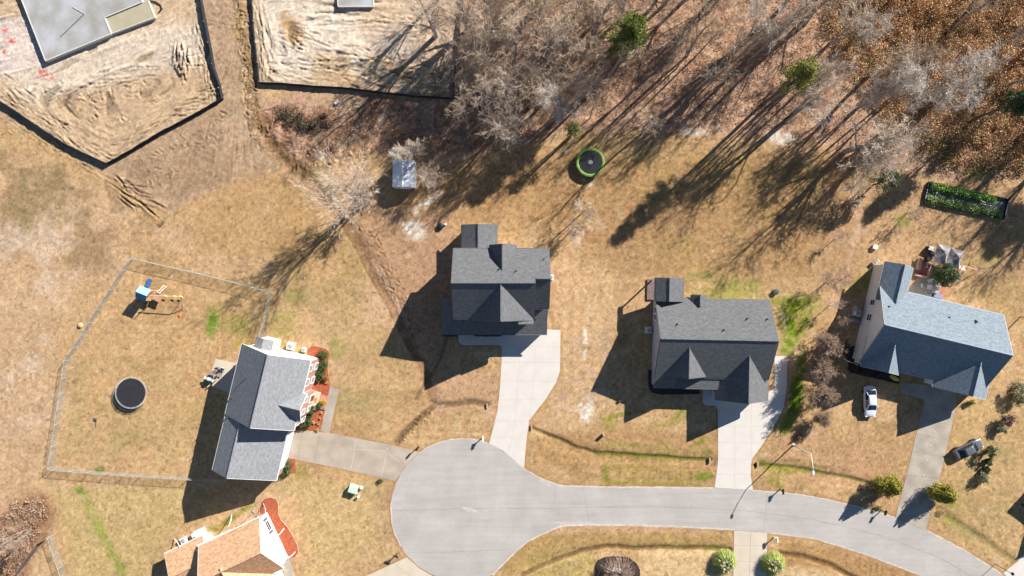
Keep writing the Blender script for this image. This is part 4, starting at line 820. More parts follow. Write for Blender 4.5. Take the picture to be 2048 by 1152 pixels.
# ------------------------------------------------------------------ site things: slabs, silt fence, chain-link fence
def local(pts, o): return [(p.x - o.x, p.y - o.y) for p in pts]
slab_m = mat('slab_concrete', alb(196, 192, 182), .85, .16, .35, .1, 12, col2=alb(214, 214, 218)); slab_b = mat('slab_beige', alb(206, 194, 164), .85, .05, .8)
form = mat('form_board', alb(244, 240, 232), .8, .1, 2)
def slab_thing(label, pts, z, step=None, notch=None):
    o = P(*pts[0]); r = empty('foundation_slab', (o.x, o.y, 0), label, 'foundation slab')
    q = [P(x, y, z) - Vector((o.x, o.y, 0)) for x, y in pts]; MB().prism([(a.x, a.y) for a in q], -.05, z).build('slab', slab_m, r)
    f = MB(); n_ = len(q)
    for i in range(n_):
        a, b_ = q[i], q[(i + 1) % n_]; d = b_ - a; f.box(((a + b_) / 2).to_tuple()[:2] + (z / 2 + .03,), (d.length, .12, z + .05), math.atan2(d.y, d.x))
    f.build('form_board', form, r)
    if step:
        q = [P(x, y, z * .8) - Vector((o.x, o.y, 0)) for x, y in step]; MB().prism([(a.x, a.y) for a in q], 0, z * .8).build('patio_slab', slab_b, r)
        f = MB()
        for i in range(len(q)):
            a, b_ = q[i], q[(i + 1) % len(q)]; d = b_ - a; f.box(((a + b_) / 2).to_tuple()[:2] + (z * .4 + .02,), (d.length, .1, z * .8 + .04), math.atan2(d.y, d.x))
        f.build('form_board', form, r)
    return r
sl1 = slab_thing('large grey house slab with pale form boards on the cleared lot, top left', [(91, 122), (222, 68), (209, 35), (284, 4), (270, -40), (20, -60)], .7, [(224, 67), (309, 35), (296, 1), (211, 34)])
sl2 = slab_thing('small beige slab at the top edge of the second cleared lot', [(676, 13), (746, 13), (748, -60), (672, -60)], .45)
for i, (a, b_) in enumerate((((145, 14), (169, 28)), ((168, 29), (121, 74)))):
    o = P(*a, .7); m_ = MB().tube([(0, 0, .04), P(*b_, .7) - o + Vector((0, 0, .04))], .05, 5)
    ob = m_.build('lumber_board', mat('lumber', (.45, .40, .33, 1), .8, .2, 4) if i == 0 else dgrey); ob.location = o
    tag(ob, ['short pale board lying on the big grey slab', 'long thin dark rod lying diagonally on the big grey slab'][i], 'board')
ph = MB(); pts = [P(x, y, .12) for x, y in ((300, 1), (312, 4), (321, 10), (324, 18), (317, 25))]; o = pts[0].copy(); o.z = 0; ph.tube([p - o for p in pts], .09, 8); ob = ph.build('drain_hose', black_m, smooth=True); ob.location = o; tag(ob, 'black corrugated hose curled beside the beige patio slab', 'hose')

silt_m = mat('silt_fabric', (.022, .022, .026, 1), .9, .4, 3); stake_m = mat('wood_stake', (.42, .35, .26, 1), .8, .2, 6)
def silt(label, pts, base):
    o = P(*pts[0]); r = empty('silt_fence', (o.x, o.y, 0), label, 'silt fence', 'silt fences round the cleared lots'); o = Vector((o.x, o.y, 0))
    fab = MB(); L = []
    for (x0, y0), (x1, y1) in zip(pts[:-1], pts[1:]):
        a, b_ = P(x0, y0), P(x1, y1); n_ = max(1, int((b_ - a).length / .6)); d = (b_ - a).normalized(); nn = Vector((-d.y, d.x, 0))
        for k in range(n_): L.append((a.lerp(b_, k / n_), nn))
    L.append((P(*pts[-1]), nn)); V = []
    for i, (p, nn) in enumerate(L):
        z = base + rnd.uniform(-.07, .05); sag = rnd.uniform(-.05, .07); V.append([p - o + Vector((0, 0, -.1)) + nn * -.1, p - o + Vector((0, 0, z * .5)) + nn * sag, p - o + Vector((0, 0, z)) + nn * sag * .5])
    for a, b_ in zip(V[:-1], V[1:]):
        for k in (0, 1): fab.face([a[k], b_[k], b_[k + 1], a[k + 1]])
    fo = fab.build('fabric', silt_m, r); sd = fo.modifiers.new('thickness', 'SOLIDIFY'); sd.thickness = .06; sd.offset = 0
    for i in range(0, len(L), 5):
        p, nn = L[i]; MB().box(p - o + nn * .09 + Vector((0, 0, (base + .15) / 2)), (.07, .07, base + .15), math.atan2(nn.y, nn.x)).build('stake', stake_m, r)
silt('black silt fence zigzagging round the west cleared lot', [(-70, 160), (0, 201), (34, 222), (69, 246), (100, 267), (132, 288), (175, 309), (218, 328), (270, 299), (326, 265), (388, 233), (447, 199), (440, 168), (430, 139), (421, 88), (411, 38), (404, 0), (398, -40)], .78)
silt('black silt fence in a squared U round the cleared lot at top centre', [(502, -40), (505, 0), (508, 45), (512, 87), (521, 167), (560, 168), (620, 173), (702, 178), (770, 187), (827, 193), (906, 198), (910, 140), (916, 90), (925, 0), (928, -40)], .68)

# chain-link: posts and rail as parts, mesh fabric woven from real diagonal wires kept coarse
wire_m = mat('chain_wire', (.36, .39, .37, 1), .5, .1, 8)
def chain(name, label, runs, h_=1.35, posts_px=34, wide=(), sp=.085):
    o = P(*runs[0][0], h_); o.z = 0; r = empty(name, o, label, 'fence')
    mesh, rail = MB(), MB()
    for run in runs:
        for (x0, y0), (x1, y1) in zip(run[:-1], run[1:]):
            a, b_ = P(x0, y0, h_), P(x1, y1, h_); a.z = b_.z = 0; L = (b_ - a).length; d = (b_ - a) / L
            rail.tube([a - o + Vector((0, 0, h_)), b_ - o + Vector((0, 0, h_))], .021, 6)
            n_ = int(L / sp / 1.4)
            for k in range(-8, n_ + 1):
                for s_ in (1, -1):
                    t0, t1 = k * sp * 1.4, k * sp * 1.4 + h_ * .85; z0, z1 = (.03, h_ - .02) if s_ > 0 else (h_ - .02, .03)
                    if t0 < 0: z0 = z0 + (z1 - z0) * (-t0) / (t1 - t0); t0 = 0
                    if t1 > L: z1 = z0 + (z1 - z0) * (L - t0) / (t1 - t0); t1 = L
                    if t1 - t0 < .05: continue
                    p, q = a - o + d * t0 + Vector((0, 0, z0)), a - o + d * t1 + Vector((0, 0, z1)); w_ = Vector((-d.y, d.x, 0)) * .004
                    u_ = Vector((d.z, 0, 0)) + (q - p).normalized().cross(Vector((-d.y, d.x, 0))) * .0045
                    mesh.face([p + u_, q + u_, q - u_, p - u_]); mesh.face([p + w_, q + w_, q - w_, p - w_])
            k_ = max(1, round(L / S / posts_px))
            for k in range(k_ + 1):
                if k == k_ and (x1, y1) != run[-1]: continue
                p = a.lerp(b_, k / k_) - o; MB().tube([p + Vector((0, 0, -.05)), p + Vector((0, 0, h_ + .06))], .035, 6).build('post', wire_m, r)
    mesh.build('chain_mesh', wire_m, r); rail.build('top_rail', wire_m, r)
    return r, o
fr_, fo_ = chain('chain_link_fence', 'grey chain link fence enclosing the yard with the black trampoline', [[(257, 515.4), (300, 525.7), (345, 536), (392, 546.5), (465, 565), (539, 584.5), (527, 634), (514, 686)], [(257, 515.4), (243, 540), (217, 580), (191, 620), (160, 671), (127, 722), (122, 757), (108, 850), (94, 938), (101, 941), (243, 952), (372, 960), (448, 963.5), (456, 941)]], 1.35, 36)
chain('chain_link_fence', 'short chain link fence corner by the brown scrub, bottom left', [[(94, 1077), (106, 1112), (124, 1165)]], 1.3, 26)
gw = MB(); o = P(94, 1077); pts = [P(x, y) for x, y in ((94, 1077), (84, 1083), (70, 1104), (50, 1130), (30, 1160))]
for a, b_ in zip(pts[:-1], pts[1:]): d = b_ - a; gw.box((a + b_) / 2 - o + Vector((0, 0, .65)), (d.length, .05, 1.3), math.atan2(d.y, d.x))
ob = gw.build('wooden_fence', mat('weathered_boards', (.16, .13, .12, 1), .9, .3, 4)); ob.location = o; tag(ob, 'weathered brown board fence beside the brown scrub, bottom left', 'fence')

# ------------------------------------------------------------------ trampolines
mat_net = mat('jump_mat', (.022, .022, .027, 1), .9, .12, 1.2); spring_m = mat('spring_white', (.62, .60, .60, 1), .5, .15, 8)
def trampoline(px, py, R_, zt, label, net=None, pad=None):
    c = P(px, py, zt); r = empty('trampoline', (c.x, c.y, 0), label, 'trampoline')
    MB().lathe((0, 0, zt), [(.001, 0), (R_ - .2, -.01), (R_ - .2, .01), (.001, .03)], 48).build('jump_mat', mat_net, r)
    if pad:
        pm_ = MB()
        for k in range(28):
            t0, t1 = k / 28 * 6.2832, (k + .97) / 28 * 6.2832
            pm_.mesh([(rr * math.cos(t), rr * math.sin(t), zt + z) for t in (t0, (t0 + t1) / 2, t1) for rr, z in ((R_ - .36, .03), (R_ - .16, .075), (R_ + .02, .03), (R_ + .02, -.02), (R_ - .36, -.0))],
                     [(a, a + 5, a + 6, a + 1) for a in (0, 1, 2, 3, 5, 6, 7, 8)])
        pm_.build('safety_pad', pad, r)
    else:
        sp_ = MB()
        for k in range(72):
            t = k / 72 * 6.2832; sp_.tube([((R_ - .21) * math.cos(t), (R_ - .21) * math.sin(t), zt), (R_ * math.cos(t), R_ * math.sin(t), zt)], .022, 4)
        sp_.build('springs', spring_m, r)
    MB().torus((0, 0, zt), R_, .035, 56, 6).build('frame', steel, r)
    for k in range(4):
        t = k * 1.5708 + .4; a, b_ = (R_ * math.cos(t - .25), R_ * math.sin(t - .25)), (R_ * math.cos(t + .25), R_ * math.sin(t + .25))
        MB().tube([(*a, zt), (a[0], a[1], .05), (b_[0], b_[1], .05), (*b_, zt)], .028, 6).build('leg', steel, r)
    if net:
        for k in range(6):
            t = k * 1.0472 + .2; MB().tube([((R_ + .05) * math.cos(t), (R_ + .05) * math.sin(t), .1), ((R_ + .05) * math.cos(t), (R_ + .05) * math.sin(t), net)], .02, 6).build('net_pole', net_col, r)
        nm = MB()
        for z0 in [zt + .1 + i * .16 for i in range(int((net - zt) / .16))]: nm.torus((0, 0, z0), R_ + .04, .004, 40, 3)
        for k in range(70): t = k / 70 * 6.2832; nm.tube([((R_ + .04) * math.cos(t), (R_ + .04) * math.sin(t), zt), ((R_ + .04) * math.cos(t), (R_ + .04) * math.sin(t), net)], .004, 3, caps=False)
        nm.build('safety_net', black_m, r)
    return r
net_col = steel
trampoline(262, 785.5, 2.35, .95, 'large black trampoline with pale springs and no pad, inside the fenced yard')
lo = MB().torus((0, 0, .12), 2.3, .03, 48, 5); c = P(258, 790); ob = lo.build('net_ring', spring_m); ob.location = (c.x, c.y, 0); tag(ob, 'thin pale hoop lying on the lawn under the black trampoline', 'hoop')
gp_ = mat('lime_pad', alb(160, 210, 80), .5, .25, 1.2, col2=alb(170, 214, 96))
t2 = trampoline(1181, 324.5, 2.12, .9, 'trampoline with a lime green pad ring on the shaded back lawn', 2.6, gp_)
lg = MB().torus((0, 0, .93), .26, .035, 24, 4); lg.box((0, 0, .935), (.3, .1, .02), .5); lg.box((0, .0, .936), (.2, .07, .02), 1.1); lg.build('emblem', mat('emblem_white', (.7, .7, .7, 1), .6), t2)
ldr = empty('trampoline_ladder', P(1132, 309), 'small leaning step ladder on the grass left of the green trampoline', 'ladder')
for s_ in (-.2, .2): MB().tube([(s_, .1, 0), (s_ * .8, .45, 1.0)], .025, 5).build('rail', steel, ldr)
for k in range(3): MB().box((0, .16 + k * .1, .3 + k * .27), (.38, .1, .03)).build('rung', steel, ldr)

# ------------------------------------------------------------------ tin shed
c = P(806, 346.5, 2.6); sh = empty('garden_shed', (c.x, c.y, 0), 'small white tin shed with ribbed roof between the bare trees', 'shed', rz=math.radians(-.6))
tin = lined('white_tin', (.64, .68, .74, 1), .14, 'Y', .6, .4, .04); tin_w = mat('tin_wall', (.50, .54, .58, 1), .5, .06, 2)
hw, hl = 1.62, 1.95
w_ = MB(); prof = [(-hw + .06, 0), (hw - .06, 0), (hw - .06, 2.05), (-.12, 2.5), (-hw + .06, 2.05)]
A = [(x, -hl + .06, z) for x, z in prof]; B = [(x, hl - .06, z) for x, z in prof]; w_.mesh(A + B, [(0, 1, 2, 3, 4), (9, 8, 7, 6, 5)] + [(i, 5 + i, 5 + (i + 1) % 5, (i + 1) % 5) for i in range(5)]); w_.build('wall', tin_w, sh)
r_ = MB()
for (xa, za, xb, zb) in ((-hw, 2.07, -.12, 2.58), (-.12, 2.58, hw, 2.07)):
    r_.slab([(xa, -hl, za), (xb, -hl, zb), (xb, hl, zb), (xa, hl, za)], .05)
    for k in range(14):
        y = -hl + .14 + k * .282; d = Vector((xb - xa, 0, zb - za)); r_.box(((xa + xb) / 2, y, (za + zb) / 2 + .015), (d.length, .045, .03), rot=Matrix.Rotation(-math.atan2(d.z, d.x), 3, 'Y'))
ro = r_.build('roof', tin, sh); MB().tube([(-.12, -hl, 2.6), (-.12, hl, 2.6)], .05, 6).build('ridge_cap', white_m, ro)
for s_ in (-.36, .36): d_ = MB().box((s_ + .1, -hl + .04, .95), (.7, .05, 1.8)); dd = d_.build('door', white_m, sh); MB().box((s_ * .2 + .1, -hl - .0, .95), (.04, .06, .2)).build('handle', dgrey, dd)

# ------------------------------------------------------------------ street lamps, letter boxes, cabinets
galv = mat('lamp_grey_paint', (.66, .67, .68, 1), .45, .05, 3)
def lamp(base, bend, head, zb, zh, label, head_m=None):
    o = P(*base); r = empty('street_lamp', (o.x, o.y, 0), label, 'street lamp', 'street lamps on the cul-de-sac'); m_ = head_m or galv; o = Vector((o.x, o.y, 0))
    b_ = P(*bend, zb) - o; hd = P(*head, zh) - o
    MB().tube([(0, 0, 0), (0, 0, zb * .5), (b_.x, b_.y, zb)], [.11, .085, .065], 10).build('pole', m_, r, smooth=True)
    MB().lathe((0, 0, 0), [(.22, 0), (.22, .06), (.13, .12), (.12, .3)], 12).build('base', m_, r)
    MB().tube([b_, b_.lerp(hd, .5) + Vector((0, 0, .15)), hd], .05, 8).build('arm', m_, r, smooth=True)
    d = (hd - b_); d.z = 0; d.normalize(); a = math.atan2(d.y, d.x)
    l_ = MB().lathe((0, 0, 0), [(.02, .10), (.13, .09), (.2, .02), (.17, -.05), (.02, -.08)], 14, scale=(1.9, 1.0)); lo = l_.build('lamp_head', m_, r, smooth=True); lo.location = hd + d * .25; lo.rotation_euler = (0, 0, a)
    MB().lathe((0, 0, -.04), [(.02, -.09), (.13, -.06), (.15, -.02), (.02, 0)], 12, scale=(1.6, 1)).build('lens', mat('frosted_lens', (.6, .6, .58, 1), .2), lo)
lamp((1586.6, 890), (1622, 908.2), (1626.4, 943), 5.8, 7.2, 'tall pale street lamp on the verge beside the widest driveway')
lamp((1980, 1168), (1983, 1178), (1965, 1192), 5.8, 6.3, 'dark street lamp past the bottom right corner', dgrey)
# small black lamp head seen near the corner
c = P(1995, 1130, 3.6); o = Vector((P(1990, 1128).x, P(1990, 1128).y, 0)); r = empty('lamp_post', o, 'short black lamp post at the corner of the bottom right driveway', 'lamp post')
MB().tube([(0, 0, 0), (0, 0, 2.6)], .045, 8).build('pole', black_m, r); MB().tube([(0, 0, 2.6), (.55, -.3, 2.7)], .04, 6).build('arm', black_m, r); MB().box((.72, -.4, 2.6), (.34, .34, .28), .5).build('lamp_head', black_m, r)
def mailbox(px, py, rz, label, bm=None, pm_=None, flag=True, hi=1.15):
    o = P(px, py); r = empty('mailbox', (o.x, o.y, 0), label, 'mailbox', 'mailboxes along the kerb', rz); bm = bm or black_m; pm_ = pm_ or mat('post_brown', (.10, .07, .05, 1), .8, .2, 5)
    MB().box((0, 0, hi / 2 - .05), (.12, .12, hi)).build('post', pm_, r)
    MB().box((0, .05, hi - .22), (.08, .5, .08)).build('bracket', pm_, r)
    b_ = MB(); pr = [(-.13, 0), (.13, 0), (.13, .14)] + [(.13 * math.cos(t), .14 + .13 * math.sin(t)) for t in (.4, .8, 1.2, 1.57, 1.95, 2.35, 2.75)] + [(-.13, .14)]
    A = [(x, -.3, hi - .02 + z) for x, z in pr]; B = [(x, .42, hi - .02 + z) for x, z in pr]; k = len(pr); b_.mesh(A + B, [tuple(range(k)), tuple(reversed(range(k, 2 * k)))] + [(i, k + i, k + (i + 1) % k, (i + 1) % k) for i in range(k)])
    bo = b_.build('box', bm, r); MB().box((0, -.315, hi + .08), (.24, .02, .2)).build('door', bm, bo)
    if flag: MB().box((.145, .1, hi + .2), (.02, .05, .26)).build('flag', mat('flag_red', (.6, .04, .03, 1), .5), bo)
mailbox(837, 893, 2.5, 'black mailbox at the mouth of the stained driveway')
mailbox(966, 874, 3.0, 'pale mailbox with a red flag on the verge beside the curving white driveway', white_m)
mailbox(1560, 978, 3.14, 'dark mailbox on the north verge below the tall street lamp')
mailbox(1763, 1020, 2.8, 'mailbox at the kerb beneath the round tree')
mailbox(1548, 1074, .1, 'white mailbox beside the bottom driveway', white_m, white_m)
mailbox(795, 1107, 1.2, 'dark mailbox on the lawn by the bottom left driveway', None, None, False)
cab = empty('transformer_box', P(708, 977), 'pale green transformer cabinet on the front lawn left of the cul-de-sac', 'utility box', rz=-.3)
MB().box((0, 0, .45), (1.3, 1.1, .85)).build('cabinet', mat('pale_green_paint', (.42, .50, .40, 1), .5, .05, 3), cab, bevel=.04); MB().box((0, 0, .05), (1.6, 1.4, .1)).build('plinth', conc_pale, cab); MB().box((0, .05, .9), (1.24, .95, .07)).build('lid', mat('pale_green_lid', (.48, .56, .46, 1), .5, .05, 3), cab)
o = P(723, 975); ob = MB().lathe((0, 0, 0), [(.26, 0), (.26, .35), (.2, .5), (.05, .56)], 14).build('utility_pedestal', mat('pedestal_beige', (.62, .60, .52, 1), .6), smooth=False); ob.location = o; tag(ob, 'round beige pedestal touching the pale green transformer cabinet', 'utility box')
o = P(718, 992); ob = MB().box((0, 0, .25), (.28, .22, .5), .5).box((0, 0, .53), (.34, .28, .06), .5).build('utility_pedestal', white_m); ob.location = o; tag(ob, 'small white cable pedestal below the transformer cabinet', 'utility box')
o = P(1550, 584); ob = MB().lathe((0, 0, 0), [(.40, 0), (.40, .35), (.43, .37), (.43, .45), (.1, .5), (.001, .5)], 20).build('septic_lid', mat('dark_green_plastic', (.05, .075, .07, 1), .5)); ob.location = o; tag(ob, 'dark green round riser lid behind the twin gable house', 'riser lid')
o = P(881, 453); ob = MB().lathe((0, 0, 0), [(.45, 0), (.47, .3), (.43, .42), (.2, .5), (.001, .5)], 18).build('fire_pit', black_m); ob.location = o; tag(ob, 'round black covered fire pit left of the charcoal roof porch', 'fire pit')
o = P(891, 449); ob = MB().lathe((0, 0, 0), [(.16, 0), (.18, .3), (.12, .38)], 12).build('bucket', white_m); ob.location = o; tag(ob, 'little pale bucket next to the black fire pit', 'bucket')

# ------------------------------------------------------------------ air conditioners, dishes, satellite
ac_m = mat('ac_casing', (.62, .62, .60, 1), .5, .05, 4); fan_m = mat('ac_grille', (.10, .105, .11, 1), .6, .1, 8)
def ac(px, py, w_, h_, label, rz=0, pad=True, casing=None):
    o = P(px, py); r = empty('air_conditioner', (o.x, o.y, 0), label, 'air conditioner', 'air conditioners beside the houses', rz)
    if pad: MB().box((0, 0, .05), (w_ * 1.35, w_ * 1.35, .1)).build('pad', conc_pale, r)
    MB().box((0, 0, .1 + h_ / 2), (w_, w_, h_)).build('casing', casing or ac_m, r, bevel=.04)
    g_ = MB().lathe((0, 0, h_ + .1), [(.001, .01), (w_ * .36, .01), (w_ * .36, .03), (.001, .035)], 20); go = g_.build('fan_grille', fan_m, r)
    k = MB()
    for i in range(3): k.torus((0, 0, h_ + .14), w_ * (.12 + .1 * i), .012, 20, 4)
    k.lathe((0, 0, h_ + .13), [(.07, 0), (.07, .03), (.001, .035)], 10)
    for i in range(5): k.box((0, 0, h_ + .145), (w_ * .68, .03, .008), i * .628)
    k.build('guard', steel, go)
ac(583, 692, .95, .8, 'larger beige air conditioner on a wide pad above the brick front house', -.2)
ac(610, 699, .62, .6, 'smaller beige air conditioner on the mulch above the brick front house', -.2, False)
ac(1101, 555, .8, .75, 'white air conditioner tucked under the right eave of the charcoal roof house', 0, False)
ac(1296, 660, .8, .75, 'grey air conditioner against the left wall of the twin gable house', 0)
ac(371, 1078, .85, .75, 'grey air conditioner in the shadow by the orange roof house', .45, False)
ac(1711, 626, .85, .8, 'air conditioner with a black fan by the white gable wall of the blue roofed house', -.23)
bx = empty('packaged_unit', P(401, 1066), 'long white packaged cooling unit beside the orange roof house', 'cooling unit', rz=.43)
MB().box((0, 0, .55), (1.75, 1.1, .95)).build('casing', white_m, bx, bevel=.04); fo = MB().lathe((-.55, -.15, 1.03), [(.001, .01), (.22, .01), (.22, .03), (.001, .03)], 16).build('fan_grille', fan_m, bx); MB().torus((-.55, -.15, 1.07), .12, .012, 16, 4).build('guard', steel, fo); MB().box((0, 0, .04), (2.0, 1.4, .08)).build('pad', conc_pale, bx)
def dish(px, py, z, label, rz, pole=True, wall=False):
    o = P(px, py, z); r = empty('satellite_dish', (o.x, o.y, 0 if pole else z), label, 'satellite dish', 'satellite dishes', rz); zz = z if pole else 0
    MB().tube([(0, 0, 0), (0, 0, zz)] if pole else [(0, 0, -.5), (0, 0, 0)], .03, 6).build('mast', steel, r)
    d = MB(); d.lathe((0, 0, 0), [(.001, 0), (.16, .02), (.30, .07), (.36, .11), (.35, .125), (.29, .085), (.15, .035), (.001, .015)], 20); do = d.build('reflector', white_m, r, smooth=True); do.location = (0, 0, zz); do.rotation_euler = (.75, 0, 0)
    MB().tube([(0, 0, 0), (0, .05, .45)], .018, 5).build('feed_arm', steel, do)
dish(531, 677, 1.7, 'white satellite dish on a mast at the top of the brick front house', -.9)
dish(507, 1024, 2.6, 'white satellite dish on a mast above the orange roof house', -.7)
dish(1316, 748, 3.4, 'white satellite dish on the left edge of the twin gable house', 2.6, False)
# ------------------------------------------------------------------ cars
def car(px, py, rz, paint, label, Lc=4.75, Wc=1.82, Hc=1.44, z0=0):
    o = P(px, py, .8); r = empty('parked_car', (o.x, o.y, 0), label, 'car', 'cars parked on the lawns', rz)
    gl = mat('car_glass', (.012, .02, .025, 1), .04, .2, 2, spec=.8); ty = mat('tyre', (.02, .02, .02, 1), .9); rm = mat('wheel_rim', (.42, .43, .45, 1), .3, metallic=.8)
    # body stations from tail (x=-L/2) to nose, as width, sill z, shoulder z, crown z
    st = [(-.5, .62, .42, .66, .70), (-.485, .78, .30, .84, .90), (-.45, .88, .24, .92, .99), (-.34, .96, .22, .95, 1.02), (-.2, 1, .20, .96, 1.0), (0, 1, .20, .95, .99), (.14, 1, .20, .93, .98), (.22, .99, .20, .90, .96), (.33, .96, .22, .84, .90), (.42, .90, .24, .76, .82), (.47, .80, .28, .66, .72), (.497, .62, .38, .54, .60)]
    v, f = [], []
    for x, w_, zs, zh, zc in st:
        hw = Wc / 2 * w_; v += [(x * Lc, s_ * k * hw, z) for s_, k, z in ((-1, .92, zs), (-1, 1, (zs + zh) / 2 - .05), (-1, .985, zh - .12), (-1, .90, zh), (-1, .5, zc - .01), (1, 0, zc + .015), (1, .5, zc - .01), (1, .90, zh), (1, .985, zh - .12), (1, 1, (zs + zh) / 2 - .05), (1, .92, zs))]
    k = 11
    for i in range(len(st) - 1):
        for j in range(k): f.append((i * k + j, i * k + (j + 1) % k, (i + 1) * k + (j + 1) % k, (i + 1) * k + j))
    f += [tuple(reversed(range(k))), tuple(range((len(st) - 1) * k, len(st) * k))]
    b_ = MB(); b_.mesh(v, f); bo = b_.build('body', paint, r, smooth=True); sb = bo.modifiers.new('sub', 'SUBSURF'); sb.levels = sb.render_levels = 1
    # greenhouse: glass box with a painted roof
    gh = [(-.36, .80, .97), (-.21, .66, Hc - .03), (-.02, .67, Hc), (.10, .66, Hc - .05), (.265, .80, .93)]
    gv, gf = [], []
    for x, w_, z in gh:
        lo = .95 if z > 1.2 else z - .02; lw = .86 if z > 1.2 else w_
        gv += [(x * Lc, -Wc / 2 * lw, lo), (x * Lc, -Wc / 2 * w_, z), (x * Lc, 0, z + .025), (x * Lc, Wc / 2 * w_, z), (x * Lc, Wc / 2 * lw, lo)]
    for i in range(len(gh) - 1):
        for j in range(4): gf.append((i * 5 + j, (i + 1) * 5 + j, (i + 1) * 5 + j + 1, i * 5 + j + 1))
    MB().mesh(gv, gf).build('windows', gl, r)
    rv_, rf_ = [], []
    for x, w_, z in ((-.225, .67, Hc - .035), (-.15, .69, Hc - .005), (-.02, .69, Hc + .012), (.06, .685, Hc - .012), (.115, .67, Hc - .045)): rv_ += [(x * Lc, -Wc / 2 * w_, z - .02), (x * Lc, -Wc / 4 * w_, z + .03), (x * Lc, Wc / 4 * w_, z + .03), (x * Lc, Wc / 2 * w_, z - .02)]
    for i in range(4):
        for j in range(3): rf_.append((i * 4 + j, (i + 1) * 4 + j, (i + 1) * 4 + j + 1, i * 4 + j + 1))
    ro = MB().mesh(rv_, rf_).build('roof', paint, r, smooth=True); sd = ro.modifiers.new('t', 'SOLIDIFY'); sd.thickness = .03
    for s_ in (-1, 1):
        pl = MB()
        for (xa, wa, za), (xb, wb, zb) in ((gh[0], gh[1]), (gh[3], gh[4])): pl.tube([(xa * Lc, s_ * Wc / 2 * (wa + .01), za), (xb * Lc, s_ * Wc / 2 * (wb + .01), zb)], .045, 5)
        pl.tube([(-.05 * Lc, s_ * Wc / 2 * .86, .95), (-.05 * Lc, s_ * Wc / 2 * .68, Hc - .02)], .035, 5); pl.build('pillar', paint, r)
        m_ = MB().box((.17 * Lc, s_ * (Wc / 2 + .09), .96), (.16, .2, .13)); m_.build('wing_mirror', paint, r, bevel=.03)
        MB().box((.465 * Lc, s_ * Wc * .33, .66), (.16, .34, .10), s_ * -.3).build('headlight', mat('headlight', (.75, .77, .8, 1), .1), r, bevel=.02)
        MB().box((-.487 * Lc, s_ * Wc * .34, .78), (.10, .34, .13), s_ * .2).build('tail_light', mat('tail_light', (.35, .02, .02, 1), .2), r, bevel=.02)
        for x in (-.30, .30):
            wv = MB().lathe((0, 0, 0), [(.2, -.11), (.31, -.11), (.33, -.06), (.33, .06), (.31, .11), (.2, .11)], 24); wo = wv.build('wheel', ty, r, smooth=True); wo.rotation_euler = (math.pi / 2, 0, 0); wo.location = (x * Lc, s_ * (Wc / 2 - .12), .33)
            rmm = MB().lathe((0, 0, 0), [(.001, -.10), (.2, -.115), (.2, .115), (.001, .10)], 10); rmm.build('rim', rm, wo)
    return r
silver = mat('silver_paint', (.60, .63, .70, 1), .28, .02, 1, spec=.6); dark = mat('graphite_paint', (.10, .105, .12, 1), .25, .03, 1, spec=.6)
car(1741, 803, math.radians(-88.5), silver, 'silver white sedan parked on the lawn in front of the blue roofed house')
car(1938, 899, math.radians(26), dark, 'dark grey sedan parked on the lawn right of the long driveway', 4.6, 1.78)

# ------------------------------------------------------------------ playset in the fenced yard
pl_ = empty('swing_set', P(310, 596), 'wooden climbing frame with a blue canopy, slide and swings in the fenced yard', 'playset', rz=0)
po_ = P(310, 596); wood_y = mat('play_timber', (.50, .40, .22, 1), .8, .2, 4); blue1 = mat('canopy_blue', (.055, .20, .34, 1), .6, .1, 2); blue2 = mat('canopy_light', (.26, .50, .62, 1), .6, .1, 2); deckm = mat('deck_timber', (.42, .24, .15, 1), .85, .25, 5)
def q(px, py, z): v = P(px, py, z) - po_; return Vector((v.x, v.y, z))
ang = math.radians(-22); ca, sa = math.cos(ang), math.sin(ang)
def pt(a, b_, z, o=q(303, 587, 0)): return Vector((o.x + a * ca - b_ * sa, o.y + a * sa + b_ * ca, z))
for a in (-.75, .75):
    for b_ in (-.75, .75): MB().box(pt(a, b_, 1.2), (.1, .1, 2.4), ang).build('post', wood_y, pl_)
MB().box(pt(0, 0, 1.2), (1.7, 1.7, .1), ang).build('deck', deckm, pl_)
MB().slab([pt(-.85, -.95, 2.35), pt(.85, -.95, 2.35), pt(.85, 0, 2.95), pt(-.85, 0, 2.95)], .04).build('canopy', blue1, pl_); MB().slab([pt(-.85, 0, 2.95), pt(.85, 0, 2.95), pt(.85, .95, 2.35), pt(-.85, .95, 2.35)], .04).build('canopy', blue2, pl_)
MB().box(pt(1.5, .1, 1.0), (1.3, 1.2, .08), ang).build('platform', deckm, pl_)
ld = MB()
for s_ in (-.22, .22): ld.tube([pt(1.5 + s_, 1.9, 0), pt(1.5 + s_, .7, 1.3)], .04, 5)
for k in range(5): ld.box(pt(1.5, 1.75 - k * .24, .18 + k * .26), (.5, .1, .04), ang)
ld.build('ladder', mat('pale_timber', (.62, .56, .44, 1), .8, .1, 4), pl_)
sl_ = MB(); prev = None
for k in range(11):
    t = k / 10; a = -.3 - .55 * t; b_ = .85 + 1.1 * t; z = 1.25 * (1 - t) ** 1.2 + .12; cur = [pt(a - .32, b_, z + .22), pt(a - .26, b_, z), pt(a + .26, b_, z), pt(a + .32, b_, z + .22)]
    if prev: [sl_.face([prev[i], cur[i], cur[i + 1], prev[i + 1]]) for i in range(3)]
    prev = cur
so_ = sl_.build('slide', mat('slide_blue', (.015, .07, .2, 1), .3, .05, 2, spec=.6), pl_); so_.modifiers.new('t', 'SOLIDIFY').thickness = .04
top0, top1 = q(320, 590, 2.25), q(360, 602, 2.25)
top1 = q(363, 594, 2.3)
MB().tube([pt(.8, 0, 2.2), top1], .06, 6).build('swing_beam', wood_y, pl_)
e = top1.copy(); 
for (px, py) in ((343, 607), (352, 616)): MB().tube([e, q(px + 14, py + 3, 0)], .055, 6).build('leg', wood_y, pl_)
